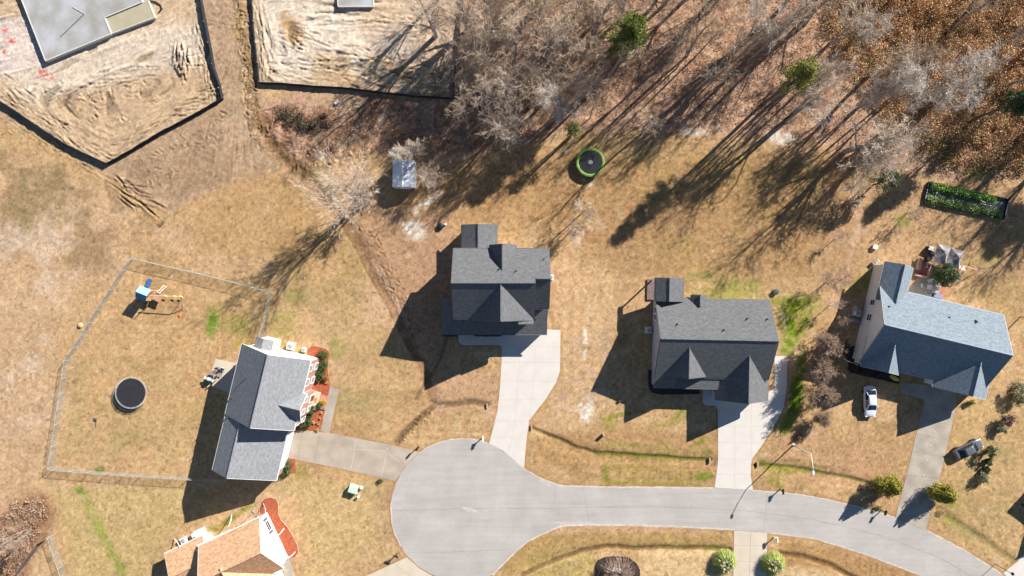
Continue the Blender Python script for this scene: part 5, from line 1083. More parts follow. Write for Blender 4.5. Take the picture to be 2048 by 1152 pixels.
for t in (.35, .62, .82):
    m_ = pt(.8, 0, 2.2).lerp(top1, t)
    sg = MB().box((m_.x, m_.y, .55), (.5, .24, .05), ang); sw = sg.build('swing_seat', mat('seat_yellow', (.72, .74, .18, 1), .5), pl_)
    for s_ in (-.22, .22): MB().tube([(m_.x + s_ * ca, m_.y + s_ * sa, .55), (m_.x + s_ * ca, m_.y + s_ * sa, m_.z)], .014, 4).build('rope', wood_y, sw)
pan = MB()
for k in range(5): pan.box(pt(-.8, -.6 + k * .3, 1.6), (.04, .2, .8), ang)
pan.build('side_panel', wood_y, pl_)
o = P(359, 632); ob = MB().box((0, 0, .06), (.3, .5, .08), .3).box((.02, .05, .13), (.16, .2, .08), .3).build('toy', mat('toy_orange', (.75, .12, .04, 1), .5), bevel=.02); ob.location = o; tag(ob, 'small orange toy lying on the grass right of the climbing frame', 'toy')
goal = empty('metal_goal', P(190, 840), 'thin metal pole frame with a long shadow on the lawn below the black trampoline', 'pole')
MB().tube([(0, 0, 0), P(208, 829, 1.9) - P(190, 840) + Vector((0, 0, 0))], .035, 6).build('pole', white_m, goal); MB().box((0, 0, .03), (.5, .5, .06)).build('base', dgrey, goal)
o = P(161, 651); ob = MB().lathe((0, 0, 0), [(.45, 0), (.4, .15), (.2, .28), (.001, .3)], 9).build('rock', mat('rock_tan', alb(232, 196, 150), .9, .2, 3, .6)); ob.location = o; tag(ob, 'tan boulder just outside the left side of the fence', 'rock')

# ------------------------------------------------------------------ patio A (left of the brick house)
def sheet_thing(name, pts, z0, z1, m_, label, cat):
    o = P(*pts[0]); q_ = [P(*p) - o for p in pts]; ob = MB().prism([(a.x, a.y) for a in q_], z0, z1).build(name, m_); ob.location = o; return tag(ob, label, cat)
pa = sheet('patio', [(431, 718), (476, 727), (470, 790), (417, 770), (420, 752)], .09, conc_pale)
pg_ = sheet('patio', [(1819, 577), (1842, 548), (1886, 556), (1884, 606), (1820, 600)], .09, mat('patio_concrete', alb(214, 200, 180), .9, .15, .8))
def chair(px, py, rz, label, m_, seat_m=None, group='patio chairs behind the houses'):
    r = empty('patio_chair', P(px, py, .0) + Vector((0, 0, .09)), label, 'chair', group, rz)
    MB().box((0, 0, .42), (.58, .56, .08)).build('seat', seat_m or m_, r, bevel=.02); MB().box((0, .27, .72), (.56, .07, .62), rot=Matrix.Rotation(-.25, 3, 'X')).build('backrest', seat_m or m_, r, bevel=.02)
    for sx in (-1, 1):
        MB().tube([(sx * .3, -.26, .62), (sx * .3, .26, .64)], .025, 5).build('armrest', m_, r)
        for sy in (-1, 1): MB().tube([(sx * .28, sy * .25, 0), (sx * .28, sy * .25, .62 if sy < 0 else .45)], .02, 5).build('leg', m_, r)
def table(px, py, w_, d_, rz, label, m_, hgt=.72, cat='table'):
    r = empty('patio_table', P(px, py) + Vector((0, 0, .09)), label, cat, rz=rz); MB().box((0, 0, hgt), (w_, d_, .05)).build('tabletop', m_, r, bevel=.01)
    for sx in (-1, 1):
        for sy in (-1, 1): MB().tube([(sx * (w_ / 2 - .08), sy * (d_ / 2 - .08), 0), (sx * (w_ / 2 - .08), sy * (d_ / 2 - .08), hgt)], .03, 5).build('leg', m_, r)
tau = mat('taupe_wicker', (.26, .21, .19, 1), .8, .25, 8); lg_ = mat('light_grey_frame', (.42, .45, .47, 1), .5, .1, 5); whf = mat('bluewhite_frame', (.60, .66, .72, 1), .4, .05, 5)
chair(438, 738, .3, 'taupe wicker chair on the west patio, further from the house', tau); chair(448, 738, -.4, 'grey cushioned chair on the west patio, nearer the house', tau, lg_); chair(430, 746, 1.2, 'taupe wicker chair at the left edge of the west patio', tau)
table(441, 749, .7, .5, .3, 'low taupe side table among the west patio chairs', tau, .4)
gr = empty('grill', P(423, 757) + Vector((0, 0, 0)), 'pale blue gas grill at the lower left corner of the west patio', 'grill', rz=-.4)
MB().box((0, 0, .5), (1.0, .5, .7)).build('cart', dgrey, gr); MB().lathe((0, 0, .86), [(.42, 0), (.42, .1), (.3, .24), (.001, .28)], 16, scale=(1, .62)).build('lid', mat('lid_blue', (.42, .54, .70, 1), .3), gr)
for s_ in (-.62, .62): MB().box((s_, 0, .84), (.26, .42, .04)).build('side_shelf', white_m, gr)
ob = MB().box((0, 0, .4), (.16, 2.0, .12), rot=Matrix.Rotation(.0, 3, 'X')).build('timber_bench', wood_y); ob.location = P(427, 765); ob.rotation_euler = (0, 0, -.85); tag(ob, 'narrow yellowish timber leaning beside the blue grill', 'timber')
for sx in (-.8, .8): pass

# ------------------------------------------------------------------ patio D: brick surround, chairs, table, gazebo, swing
clay = mat('clay_paver', (.40, .15, .10, 1), .9, .25, 4); clay_l = mat('clay_light', (.58, .33, .26, 1), .9, .15, 4)
wl_ = empty('brick_planter', P(1838, 545), 'low red brick planter walls at the corner of the blue roofed house', 'planter', rz=-.23)
MB().box((-.45, 1.2, .3), (.45, 1.7, .6)).build('wall', clay_l, wl_); MB().box((1.3, .35, .3), (.45, 1.9, .6)).build('wall', clay_l, wl_); MB().box((.42, .8, .12), (1.2, 1.9, .24)).build('planting_bed', clay, wl_)
MB().box((.42, -.45, .25), (2.2, .3, .5)).build('wall', clay_l, wl_)
sheet('patio', [(1884, 566), (1892, 570), (1884, 604), (1874, 600)], .11, clay)
table(1853, 574, .75, .75, -.2, 'square white table at the centre of the east patio', mat('table_white', (.62, .58, .56, 1), .5, .15, 5))
whc = [(1856, 563, 0.1, 'pale chair above the square white table, east patio'), (1841, 571, 1.6, 'pale chair left of the square white table, east patio'), (1865, 577, -1.6, 'pale chair right of the square white table, east patio'), (1851, 585, 3.1, 'pale chair below the square white table, east patio')]
for px, py, rz, lb in whc: chair(px, py, rz, lb, lg_, whf if py < 570 else lg_)
bx_ = empty('storage_bench', P(1872, 592), 'dark blue storage bench against the eave at the end of the east patio', 'storage box', rz=-.3); MB().box((0, 0, .3), (1.3, .6, .5)).build('chest', mat('navy_plastic', (.06, .07, .14, 1), .5), bx_, bevel=.02); MB().box((0, 0, .6), (1.36, .66, .07)).build('lid', mat('navy_lid', (.20, .22, .32, 1), .5), bx_, bevel=.02)
tub = empty('wheelbarrow', P(1858, 534), 'long pale metal tub in the shade between the planter and the round evergreen', 'tub', rz=-.35); MB().lathe((0, 0, .25), [(.5, 0), (.62, .35), (.66, .37), (.62, .39), (.46, .06), (.001, .05)], 20, scale=(1.3, .62)).build('basin', mat('tub_metal', (.5, .55, .62, 1), .4), tub); MB().box((0, 0, .12), (.8, .4, .25)).build('stand', dgrey, tub)
gz_ = empty('gazebo', P(1879, 514), 'worn grey twin peaked fabric canopy near the back patio', 'gazebo', rz=-.29); can = mat('canvas_grey', (.14, .13, .135, 1), .9, .3, 1.5, col2=(.34, .31, .32, 1)); can_d = mat('canvas_dark', (.07, .075, .08, 1), .9, .3, 2)
for cx_ in (-1.0, 1.02):
    w_, d_ = .98, 1.35; top = (cx_ + .1, .1, 2.9); cs = [(cx_ - w_, -d_, 2.1), (cx_ + w_, -d_, 2.1), (cx_ + w_, d_, 2.1), (cx_ - w_, d_, 2.1)]
    cv = MB()
    for i in range(4):
        a, b_ = Vector(cs[i]), Vector(cs[(i + 1) % 4]); t_ = Vector(top); m1 = a.lerp(b_, .5) + Vector((0, 0, -.12)); k1, k2 = a.lerp(t_, .5) + Vector((0, 0, -.08)), b_.lerp(t_, .5) + Vector((0, 0, -.08)); k3 = m1.lerp(t_, .5) + Vector((0, 0, -.06))
        cv.face([a, m1, k3, k1]); cv.face([m1, b_, k2, k3]); cv.face([k1, k3, t_]); cv.face([k3, k2, t_])
    co_ = cv.build('canopy', can, gz_); co_.modifiers.new('t', 'SOLIDIFY').thickness = .03
    for c_ in cs: MB().tube([(c_[0], c_[1], 0), c_], .035, 6).build('pole', dgrey, gz_)
for px, py, w_, d_, h_, lb, nm in ((1856, 498, .8, .6, .7, 'black covered grill at the upper left of the grey canopy', 'grill'), (1862, 507, .9, .5, .5, 'dark crate in the shadow left of the grey canopy', 'crate'), (1856, 517, .7, .7, .4, 'round black planter in the shadow below the dark crate', 'planter')):
    r = empty(nm, P(px, py), lb, nm, rz=rnd.uniform(-.6, .6))
    if nm == 'planter': MB().lathe((0, 0, 0), [(.3, 0), (.4, h_), (.34, h_), (.3, h_ - .08), (.001, h_ - .08)], 16).build('pot', black_m, r)
    else:
        MB().box((0, 0, h_ / 2), (w_, d_, h_)).build('body', black_m if nm == 'grill' else dgrey, r, bevel=.04); MB().box((0, 0, h_ + .04), (w_ * .95, d_ * .9, .1)).build('lid', steel if nm == 'grill' else black_m, r, bevel=.03)
sw = empty('garden_swing', P(1938, 538), 'orange timber A frame swing seat right of the round evergreen', 'swing'); so0 = P(1938, 538); tim = mat('cedar_timber', (.66, .40, .24, 1), .7, .12, 4)
def q2(px, py, z): v = P(px, py, z) - so0; return Vector((v.x, v.y, z))
A1, A2 = q2(1925, 531, 2.1), q2(1954, 540, 2.1)
MB().tube([A1, A2], .07, 6).build('beam', tim, sw)
for a, (px, py) in ((A1, (1909, 517)), (A1, (1917, 545)), (A2, (1940, 527)), (A2, (1946, 549))): MB().tube([a, q2(px, py, 0)], .06, 6).build('leg', tim, sw)
mid_ = A1.lerp(A2, .38); se = MB()
for k in range(6): se.box((mid_.x, mid_.y - .25 + k * .1, .55), (1.3, .08, .04), -.3)
seat_o = se.build('seat', mat('pale_pink_boards', (.74, .60, .56, 1), .7, .08, 5), sw)
bk = MB()
for k in range(4): bk.box((mid_.x - .1, mid_.y - .38, .68 + k * .12), (1.3, .04, .09), -.3)
bk.build('backrest', tim, sw)
for s_ in (-.5, .5): MB().tube([(mid_.x + s_, mid_.y - s_ * .3, .6), (mid_.x + s_, mid_.y - s_ * .3, 2.05)], .012, 4).build('chain', steel, sw)
ct = empty('cooler', P(1748, 494.5), 'square white cooler standing alone on the lawn above the blue roofed house', 'cooler', rz=-.25); MB().box((0, 0, .22), (.66, .55, .4)).build('tub', white_m, ct, bevel=.03); MB().box((0, 0, .45), (.7, .6, .08)).build('lid', mat('lid_cream', (.72, .72, .66, 1), .5), ct, bevel=.03)
ct = empty('lawn_chair', P(1748, 524) , 'white folding chair at the top corner of the blue roofed house', 'chair', rz=-.8); MB().box((0, 0, .4), (.55, .55, .05)).build('seat', white_m, ct); MB().box((0, .3, .68), (.55, .05, .6)).build('backrest', white_m, ct)
for sx in (-.24, .24):
    for sy in (-.24, .24): MB().tube([(sx, sy, 0), (sx, sy, .4)], .02, 5).build('leg', steel, ct)
bn = empty('rubbish_bin', P(1707, 617), 'grey wheeled bin between the air conditioner and the white gable wall', 'bin', rz=-.23)
MB().box((0, 0, .5), (.55, .6, 1.0)).build('bin_body', steel, bn, bevel=.04); MB().box((0, 0, 1.04), (.6, .68, .08)).build('lid', mat('bin_lid', (.35, .35, .36, 1), .5), bn, bevel=.03)
ob = MB().lathe((0, 0, 0), [(.5, 0), (.6, .25), (.5, .45), (.001, .5)], 16, scale=(1.3, .6)).build('covered_bundle', mat('tarp_grey', (.30, .31, .31, 1), .8, .2, 3, .6), smooth=True); ob.location = P(1708, 641); ob.rotation_euler = (0, 0, -.25); tag(ob, 'grey tarp covered bundle just below the air conditioner of the blue roofed house', 'bundle')
ob = MB().lathe((0, 0, 0), [(.1, 0), (.5, .3), (.62, .62), (.55, .75), (.001, .8)], 16, scale=(.5, 1.3)).build('kayak', mat('kayak_yellow', (.62, .52, .06, 1), .4, .1, 2), smooth=True); c = P(1788, 756, .5); ob.location = (c.x, c.y, 0); ob.rotation_euler = (0, 0, 1.1); tag(ob, 'curved yellow toy boat beside the front gable of the blue roofed house', 'toy boat')
# fallen things and marker posts
for i, (px, py, w_, d_, h_, rz, m_, nm, lb, cat) in enumerate((
    (1206, 869, .5, .9, .75, -.7, mat('sign_back', (.30, .27, .24, 1), .7), 'yard_sign', 'small dark yard sign standing on the lawn by the long ditch', 'sign'),
    (1239, 802, .3, .3, .3, .3, dgrey, 'garden_lantern', 'tiny dark lantern at the edge of the twin gable house shadow', 'lantern'),
    (674, 206, .7, .35, .3, .6, white_m, 'broken_crate', 'white broken crate on the sandy bank under the second silt fence', 'crate'),
    (2045, 1010, .3, .3, .3, 0, dgrey, 'valve_box', 'small dark valve box in the shaded corner lawn', 'valve box'))):
    ob = MB().box((0, 0, h_ / 2 + .02), (w_, .08 if nm == 'yard_sign' else d_, h_), rz).box((0, 0, h_ + .05), (w_ * .8, .1 if nm == 'yard_sign' else d_ * .8, .06), rz).build(nm, m_); ob.location = P(px, py) + Vector((0, 0, gz(px, py))); tag(ob, lb, cat)
for i, (px, py, lb) in enumerate(((972, 812, 'concrete culvert mouth at the right end of the ditch above the cul-de-sac'), (1065, 855, 'culvert mouth at the left end of the long ditch'), (1417, 921, 'culvert mouth where the long ditch meets the widest driveway'), (1517, 929, 'culvert mouth on the right side of the widest driveway'))):
    r = empty('culvert', P(px, py) + Vector((0, 0, -.12)), lb, 'culvert', 'drain culverts at the driveways', (0, 3.14, 0, 3.14)[i]); MB().torus((0, 0, .1), .24, .05, 18, 6).build('pipe_rim', conc_old, r).rotation_euler = (0, math.pi / 2, 0); MB().box((.16, 0, .1), (.2, .7, .5)).build('headwall', conc_old, r)
# raised vegetable beds under netting
gb = empty('vegetable_bed', P(1930, 402), 'long black edged vegetable bed with rows of greens on the east lawn', 'vegetable bed', rz=-.214); bfr = mat('bed_fabric', (.035, .035, .04, 1), .9, .3, 3); whp = mat('white_pipe', (.7, .7, .72, 1), .4)
MB().box((0, 0, .04), (12.0, 3.0, .08)).build('weed_fabric', mat('weed_fabric', (.13, .14, .12, 1), .9, .25, 2), gb)
for y in (-1.55, 1.55): MB().box((0, y, .22), (12.2, .1, .44)).build('side_board', bfr, gb)
for x in (-6.1, 6.1): MB().box((x, 0, .2), (.1, 3.0, .4)).build('end_board', bfr, gb)
MB().tube([(-6.1, -1.0, .42), (-6.1, .4, .42)], .045, 5).build('pipe', whp, gb); MB().tube([(6.1, -1.0, .42), (6.1, .8, .42)], .045, 5).build('pipe', whp, gb)
MB().tube([(2.2, .35, .35), (3.8, .35, .35)], .04, 5).build('pipe', whp, gb); MB().tube([(2.2, .05, .35), (3.8, .05, .35)], .04, 5).build('pipe', whp, gb)
# ------------------------------------------------------------------ plants
def leafmat(name, c1, c2, sc=.9):
    m = bpy.data.materials.new(name); m.use_nodes = True; n = m.node_tree; b = n.nodes['Principled BSDF']; b.inputs['Roughness'].default_value = .7; b.inputs['Specular IOR Level'].default_value = .2
    ge = n.nodes.new('ShaderNodeNewGeometry'); cr = n.nodes.new('ShaderNodeValToRGB'); tc = n.nodes.new('ShaderNodeTexCoord'); nz = n.nodes.new('ShaderNodeTexNoise'); nz.inputs['Scale'].default_value = sc; nz.inputs['Detail'].default_value = 3
    link(n, tc.outputs['Object'], nz.inputs['Vector']); ad = n.nodes.new('ShaderNodeMath'); ad.operation = 'ADD'; m2 = n.nodes.new('ShaderNodeMath'); m2.operation = 'MULTIPLY'; m2.inputs[1].default_value = .5
    link(n, ge.outputs['Random Per Island'], m2.inputs[0]); link(n, m2.outputs[0], ad.inputs[0])
    m3 = n.nodes.new('ShaderNodeMath'); m3.operation = 'MULTIPLY'; m3.inputs[1].default_value = .6; link(n, nz.outputs['Fac'], m3.inputs[0]); link(n, m3.outputs[0], ad.inputs[1])
    cr.color_ramp.elements[0].color = (*c1, 1); cr.color_ramp.elements[0].position = .3; cr.color_ramp.elements[1].color = (*c2, 1); cr.color_ramp.elements[1].position = .8
    link(n, ad.outputs[0], cr.inputs['Fac']); link(n, cr.outputs['Color'], b.inputs['Base Color'])
    MATS[name] = m; return m
def npmesh(name, V, F4, m_, parent=None):
    V = np.asarray(V, np.float32); nv = len(V); k = 4; nf = nv // k
    me = bpy.data.meshes.new(name); me.vertices.add(nv); me.vertices.foreach_set('co', V.reshape(-1)); me.loops.add(nv); me.loops.foreach_set('vertex_index', np.arange(nv, dtype=np.int32))
    me.polygons.add(nf); me.polygons.foreach_set('loop_start', np.arange(0, nv, 4, dtype=np.int32)); me.polygons.foreach_set('loop_total', np.full(nf, 4, np.int32)); me.materials.append(m_); me.update()
    if parent is False: return me
    o = bpy.data.objects.new(name, me); COL.objects.link(o); o.parent = parent; return o
RS = np.random.RandomState(5)
def cards(pts, size, aspect=.5, up=.0, jit=.35, dirs=None):
    "leaf quads at pts (n,3), random orientation, size metres"
    n_ = len(pts); d = RS.normal(size=(n_, 3)) if dirs is None else dirs + RS.normal(size=(n_, 3)) * jit; d[:, 2] += up; d /= np.linalg.norm(d, axis=1)[:, None] + 1e-9
    r = RS.normal(size=(n_, 3)); s_ = np.cross(d, r); s_ /= np.linalg.norm(s_, axis=1)[:, None] + 1e-9
    sz = size * RS.uniform(.6, 1.4, (n_, 1)); a = d * sz * .5; b_ = s_ * sz * .5 * aspect
    return np.stack([pts - a - b_ * .4, pts - b_, pts + a, pts + b_], 1).reshape(-1, 3)
def crown_pts(n_, rx, ry, rz_, clumps=26, hollow=.45, flat=False, shape='ball'):
    "points gathered in clumps on and in an ellipsoid -> uneven outline and gaps"
    c = RS.normal(size=(clumps, 3)); c /= np.linalg.norm(c, axis=1)[:, None]; c *= RS.uniform(hollow, .92, (clumps, 1))
    if flat: c[:, 2] = np.abs(c[:, 2]) - .2
    k = RS.randint(0, clumps, n_); o_ = RS.normal(size=(n_, 3)); o_ /= np.linalg.norm(o_, axis=1)[:, None]; o_ *= RS.uniform(.55, 1, (n_, 1)) * RS.uniform(.22, .38, (clumps, 1))[k]
    p = c[k] + o_
    if shape == 'cone': tt = np.clip((p[:, 2] + 1) / 2, 0, 1); p[:, :2] *= (1.12 - .85 * tt)[:, None]
    return p * np.array([rx, ry, rz_])
bark = mat('bark_brown', (.13, .10, .08, 1), .95, .3, 5); bark_g = mat('bark_grey', (.30, .27, .235, 1), .95, .25, 4)
tw_grey = mat('twig_silver', (.58, .51, .44, 1), .9, .15, 1.2); tw_tan = mat('twig_tan', (.48, .37, .265, 1), .9, .25, 1.0); tw_brown = mat('twig_brown', (.36, .26, .19, 1), .9, .2, 1.2); tw_pink = mat('twig_pinkish', (.54, .43, .335, 1), .9, .22, 1.2)
dark_core = mat('shrub_wood', (.05, .04, .03, 1), .95)
def leafy(name, px, py, zc, rx, ry, rz_, n_, leaf, lm, label, cat, group=None, shape='ball', trunk=True, clumps=26, rz=0, asp=.55, h0=None):
    c = P(px, py, zc); r = empty(name, (c.x, c.y, 0), label, cat, group, rz); pts = crown_pts(n_, rx, ry, rz_, clumps, shape=shape) + np.array([0, 0, zc]); pts = pts[pts[:, 2] > .03]
    npmesh('crown', cards(pts, leaf, asp), None, lm, r)
    t = MB(); t.tube([(0, 0, 0), (rx * .05, 0, zc)], [max(.04, rx * .07), max(.03, rx * .04)], 6)
    for k in range(6): a = k * 1.05; t.tube([(0, 0, zc * .3), (math.cos(a) * rx * .6, math.sin(a) * ry * .6, zc + rz_ * .2)], [.04, .015], 4)
    t.build('trunk', bark, r); return r
g_dk = leafmat('leaf_boxwood', (.03, .05, .015), (.14, .19, .06)); g_yel = leafmat('leaf_olive_gold', (.12, .12, .018), (.50, .44, .08)); g_mid = leafmat('leaf_evergreen', (.03, .05, .02), (.17, .22, .09)); g_pine = leafmat('leaf_pine', (.06, .085, .02), (.24, .28, .05)); g_pine2 = leafmat('leaf_pine_yellow', (.12, .12, .03), (.36, .34, .08))
g_gold = leafmat('leaf_gold', (.45, .30, .02), (.80, .60, .06)); g_str = leafmat('leaf_straw', (.45, .30, .12), (.75, .55, .28)); g_pur = leafmat('leaf_plum', (.04, .025, .03), (.17, .11, .12)); g_brn = leafmat('leaf_dead_brown', (.26, .14, .06), (.72, .46, .26), .3); g_brt = leafmat('leaf_bright', (.07, .16, .02), (.38, .55, .14), 2); g_sage = leafmat('leaf_sage', (.10, .12, .07), (.36, .37, .24), 1.5)

# clipped shrubs before the brick house
for i, (px, py, r_, h_) in enumerate(((646, 709.5, .75, .6), (645, 729, .78, .6), (640, 745.5, .68, .55), (636, 757.5, .5, .45), (649, 759, .33, .3), (622, 820.5, .72, .6), (638, 811, .42, .4), (618, 834, .45, .4), (615, 846.5, .62, .5), (601, 852.5, .55, .5), (575, 930, .8, .7), (570, 942, .75, .7))):
    lb = ['topmost clipped dark shrub in the red bed of the brick front house', 'second clipped shrub from the top in the red bed', 'third clipped shrub from the top in the red bed', 'fourth clipped shrub, just above the entry stoop', 'tiny clipped shrub at the right of the stoop', 'largest clipped shrub below the entry stoop', 'small round shrub next to the gold bush', 'small clipped shrub in the lower red bed', 'clipped shrub near the driveway end of the red bed', 'clipped shrub at the corner where wall meets driveway', 'upper of two rounded shrubs at the garage corner', 'lower of two rounded shrubs at the garage corner'][i]
    leafy('clipped_shrub', px, py, h_, r_ * 1.15, r_ * 1.1, h_ * 1.1, 1900, .11, g_dk if i not in (10, 11) else g_mid, lb, 'shrub', 'clipped shrubs at the brick front house', clumps=40)
leafy('golden_bush', 646, 804, .4, .55, .5, .4, 700, .10, g_gold, 'bright yellow bush beside the entry steps', 'bush')
for i, (px, py, r_) in enumerate(((653, 766, .3), (643, 826, .24), (640, 837, .22), (627, 845, .3), (636, 847, .26), (635, 859, .36), (648, 815, .16))):
    leafy('dry_grass_clump', px, py, .2, r_, r_, .2, 220, .12, g_str, ['straw coloured clump at the top end of the brick steps', 'straw coloured clump just below the gold bush', 'straw coloured clump in the middle of the lower mulch triangle', 'straw coloured clump nearest the garage side shrubs', 'straw coloured clump right of centre, low in the mulch triangle', 'largest straw clump at the bottom tip of the mulch', 'smallest straw clump at the right edge of the mulch'][i], 'grass clump', 'straw clumps in the red mulch', asp=.3)
leafy('driveway_shrub', 761, 962, .25, .5, .35, .3, 500, .1, g_mid, 'small green shrub at the lower edge of the stained driveway', 'shrub')
# round trees at the street
for i, (px, py) in enumerate(((1781, 974), (1891, 989))):
    leafy('round_tree', px, py, 2.5, 2.3, 2.15, 2.4, 13000, .18, g_yel, ['round olive gold tree left of the long driveway at the street', 'round olive gold tree right of the long driveway at the street'][i], 'tree', 'pair of round trees at the street', shape='cone', clumps=70)
leafy('holly_shrub', 1757, 1017, .35, .55, .5, .4, 500, .12, g_mid, 'low green shrub by the mailbox under the left round tree', 'shrub'); leafy('bare_shrub', 1886, 1026, .3, .8, .6, .3, 600, .14, g_str, 'pale dry shrub beneath the right round tree', 'shrub', asp=.2)
leafy('patio_evergreen', 1894, 550.5, 2.0, 1.8, 1.6, 1.9, 8000, .18, g_mid, 'round dark evergreen between the canopy and the swing', 'tree', clumps=60)
leafy('garage_shrub', 1942, 804, .5, .7, .55, .5, 900, .13, g_yel, 'yellow green shrub at the garage corner of the blue roofed house', 'shrub')
# hedge row east
for px, py, r_, h_, lm, lb in ((2040, 775, 1.1, 1.1, g_sage, 'loose sage shrub at the upper end of the east border, right edge'), (2036, 797, 1.2, .9, g_mid, 'bright green shrub at the right edge of the east border'), (2016, 840, 1.15, 1.0, g_pur, 'plum coloured shrub in the east border'), (2004, 857, .8, .7, g_sage, 'low grey green shrub beneath the plum coloured shrub'),
                          (1984, 904, 1.0, 1.1, g_mid, 'tallest dark shrub just right of the dark car'), (1978, 924, .6, .6, g_dk, 'small dark shrub below the tallest one by the dark car'), (1974, 941, .6, .6, g_dk, 'narrow dark shrub in the middle of the east border'), (1967, 957, .9, .8, g_sage, 'dusty green shrub at the lower end of the east border')):
    leafy('border_shrub', px, py, h_, r_, r_, h_, 1700, .15, lm, lb, 'shrub', 'shrubs in the east border', clumps=34)
for px, py, lb in ((1706, 738, 'bare twiggy foundation shrub near the left front corner of the blue roofed house'), (1728, 745, 'dark foundation shrub under the left front gable of the blue roofed house'), (1760, 751, 'dark foundation shrub beside the yellow toy boat')):
    leafy('foundation_shrub', px, py, .4, .8, .55, .4, 700, .14, g_pur, lb, 'shrub')
leafy('gable_vine', 1694, 700, .5, .6, 1.5, .5, 900, .14, g_pur, 'row of bare vines along the white gable wall in deep shade', 'shrub')

# pampas grass clumps
def pampas(px, py, R_, label, seed):
    rs = np.random.RandomState(seed); c = P(px, py, .7); r = empty('pampas_grass', (c.x, c.y, 0), label, 'ornamental grass', 'pampas clumps flanking the bottom driveway')
    n_ = 3600; a = rs.uniform(0, 6.283, n_); rr = R_ * rs.uniform(.06, 1.1, n_) ; V = []
    for k in range(n_):
        ca_, sa_ = math.cos(a[k]), math.sin(a[k]); hh = rs.uniform(.8, 1.5); p0 = np.array([ca_ * .25 * R_ * rs.rand(), sa_ * .25 * R_ * rs.rand(), .05]); p1 = np.array([ca_ * rr[k] * .5, sa_ * rr[k] * .5, hh]); p2 = np.array([ca_ * rr[k], sa_ * rr[k], hh * rs.uniform(.1, .7)]); w_ = np.array([-sa_, ca_, 0]) * .022
        V += [p0 - w_, p0 + w_, p1 + w_, p1 - w_, p1 - w_, p1 + w_, p2 + w_ * .3, p2 - w_ * .3]
    npmesh('blades', V, None, leafmat('pampas_blade' + str(seed), (.11, .16, .025), (.46, .50, .14), 2), r)
    pts = []
    for k in range(34):
        t = rs.uniform(0, 6.283); q_ = rs.uniform(.08, .66) * R_; b_ = np.array([math.cos(t) * q_, math.sin(t) * q_, rs.uniform(1.3, 1.7)]); pts.append(b_ + rs.normal(size=(26, 3)) * [.05, .05, .10] )
    npmesh('plumes', cards(np.concatenate(pts), .11, .4), None, mat('plume_cream', (.72, .66, .50, 1), .9, .1, 5), r)
pampas(1450, 1124, 1.85, 'green pampas clump with cream plumes left of the bottom driveway', 3); pampas(1547, 1128, 1.85, 'green pampas clump with cream plumes right of the bottom driveway', 4)
# weeping tree in the dark bed, its stones
wt = empty('weeping_tree', P(1233, 1140), 'low weeping bare tree with reddish twigs spreading over the dark mulch bed', 'tree'); V = []; tk = MB(); tk.tube([(0, 0, 0), (0, 0, 1.6)], [.12, .08], 7)
for k in range(16):
    a = k / 16 * 6.283; rr = rnd.uniform(1.2, 2.2); tk.tube([(0, 0, 1.5), (math.cos(a) * rr * .4, math.sin(a) * rr * .4, 2.0), (math.cos(a) * rr, math.sin(a) * rr, 1.5)], [.05, .03, .015], 4)
tk.build('trunk', bark, wt); tt = MB()
for k in range(300):
    a = rnd.uniform(0, 6.283); r0 = rnd.uniform(.3, 1.8); r1 = r0 + rnd.uniform(.6, 1.6); da = rnd.uniform(-.15, .15); z0 = 2.0 - r0 * .2; tt.tube([(math.cos(a) * r0, math.sin(a) * r0, z0), (math.cos(a + da) * (r0 + r1) / 2, math.sin(a + da) * (r0 + r1) / 2, z0 - .1), (math.cos(a + da * 2) * r1, math.sin(a + da * 2) * r1, max(.2, z0 - rnd.uniform(.5, 1.3)))], .014, 3, caps=False)
tt.build('crown', mat('twig_red', (.34, .23, .17, 1), .9, .3, 2), wt)
st = MB()
for k in range(46):
    a, q_ = rnd.uniform(0, 6.283), rnd.uniform(0, .75); s_ = rnd.uniform(.09, .16); st.lathe((math.cos(a) * q_, math.sin(a) * q_, .05), [(s_ * .6, 0), (s_, s_ * .5), (s_ * .6, s_), (.01, s_ * 1.15)], 6)
ob = st.build('stone_pile', mat('white_stone', (.66, .65, .66, 1), .8, .2, 3)); ob.location = P(1233, 1139) + Vector((.1, -.1, .02)); ob['kind'] = 'stuff'; ob['label'] = 'heap of white stones around the weeping tree'

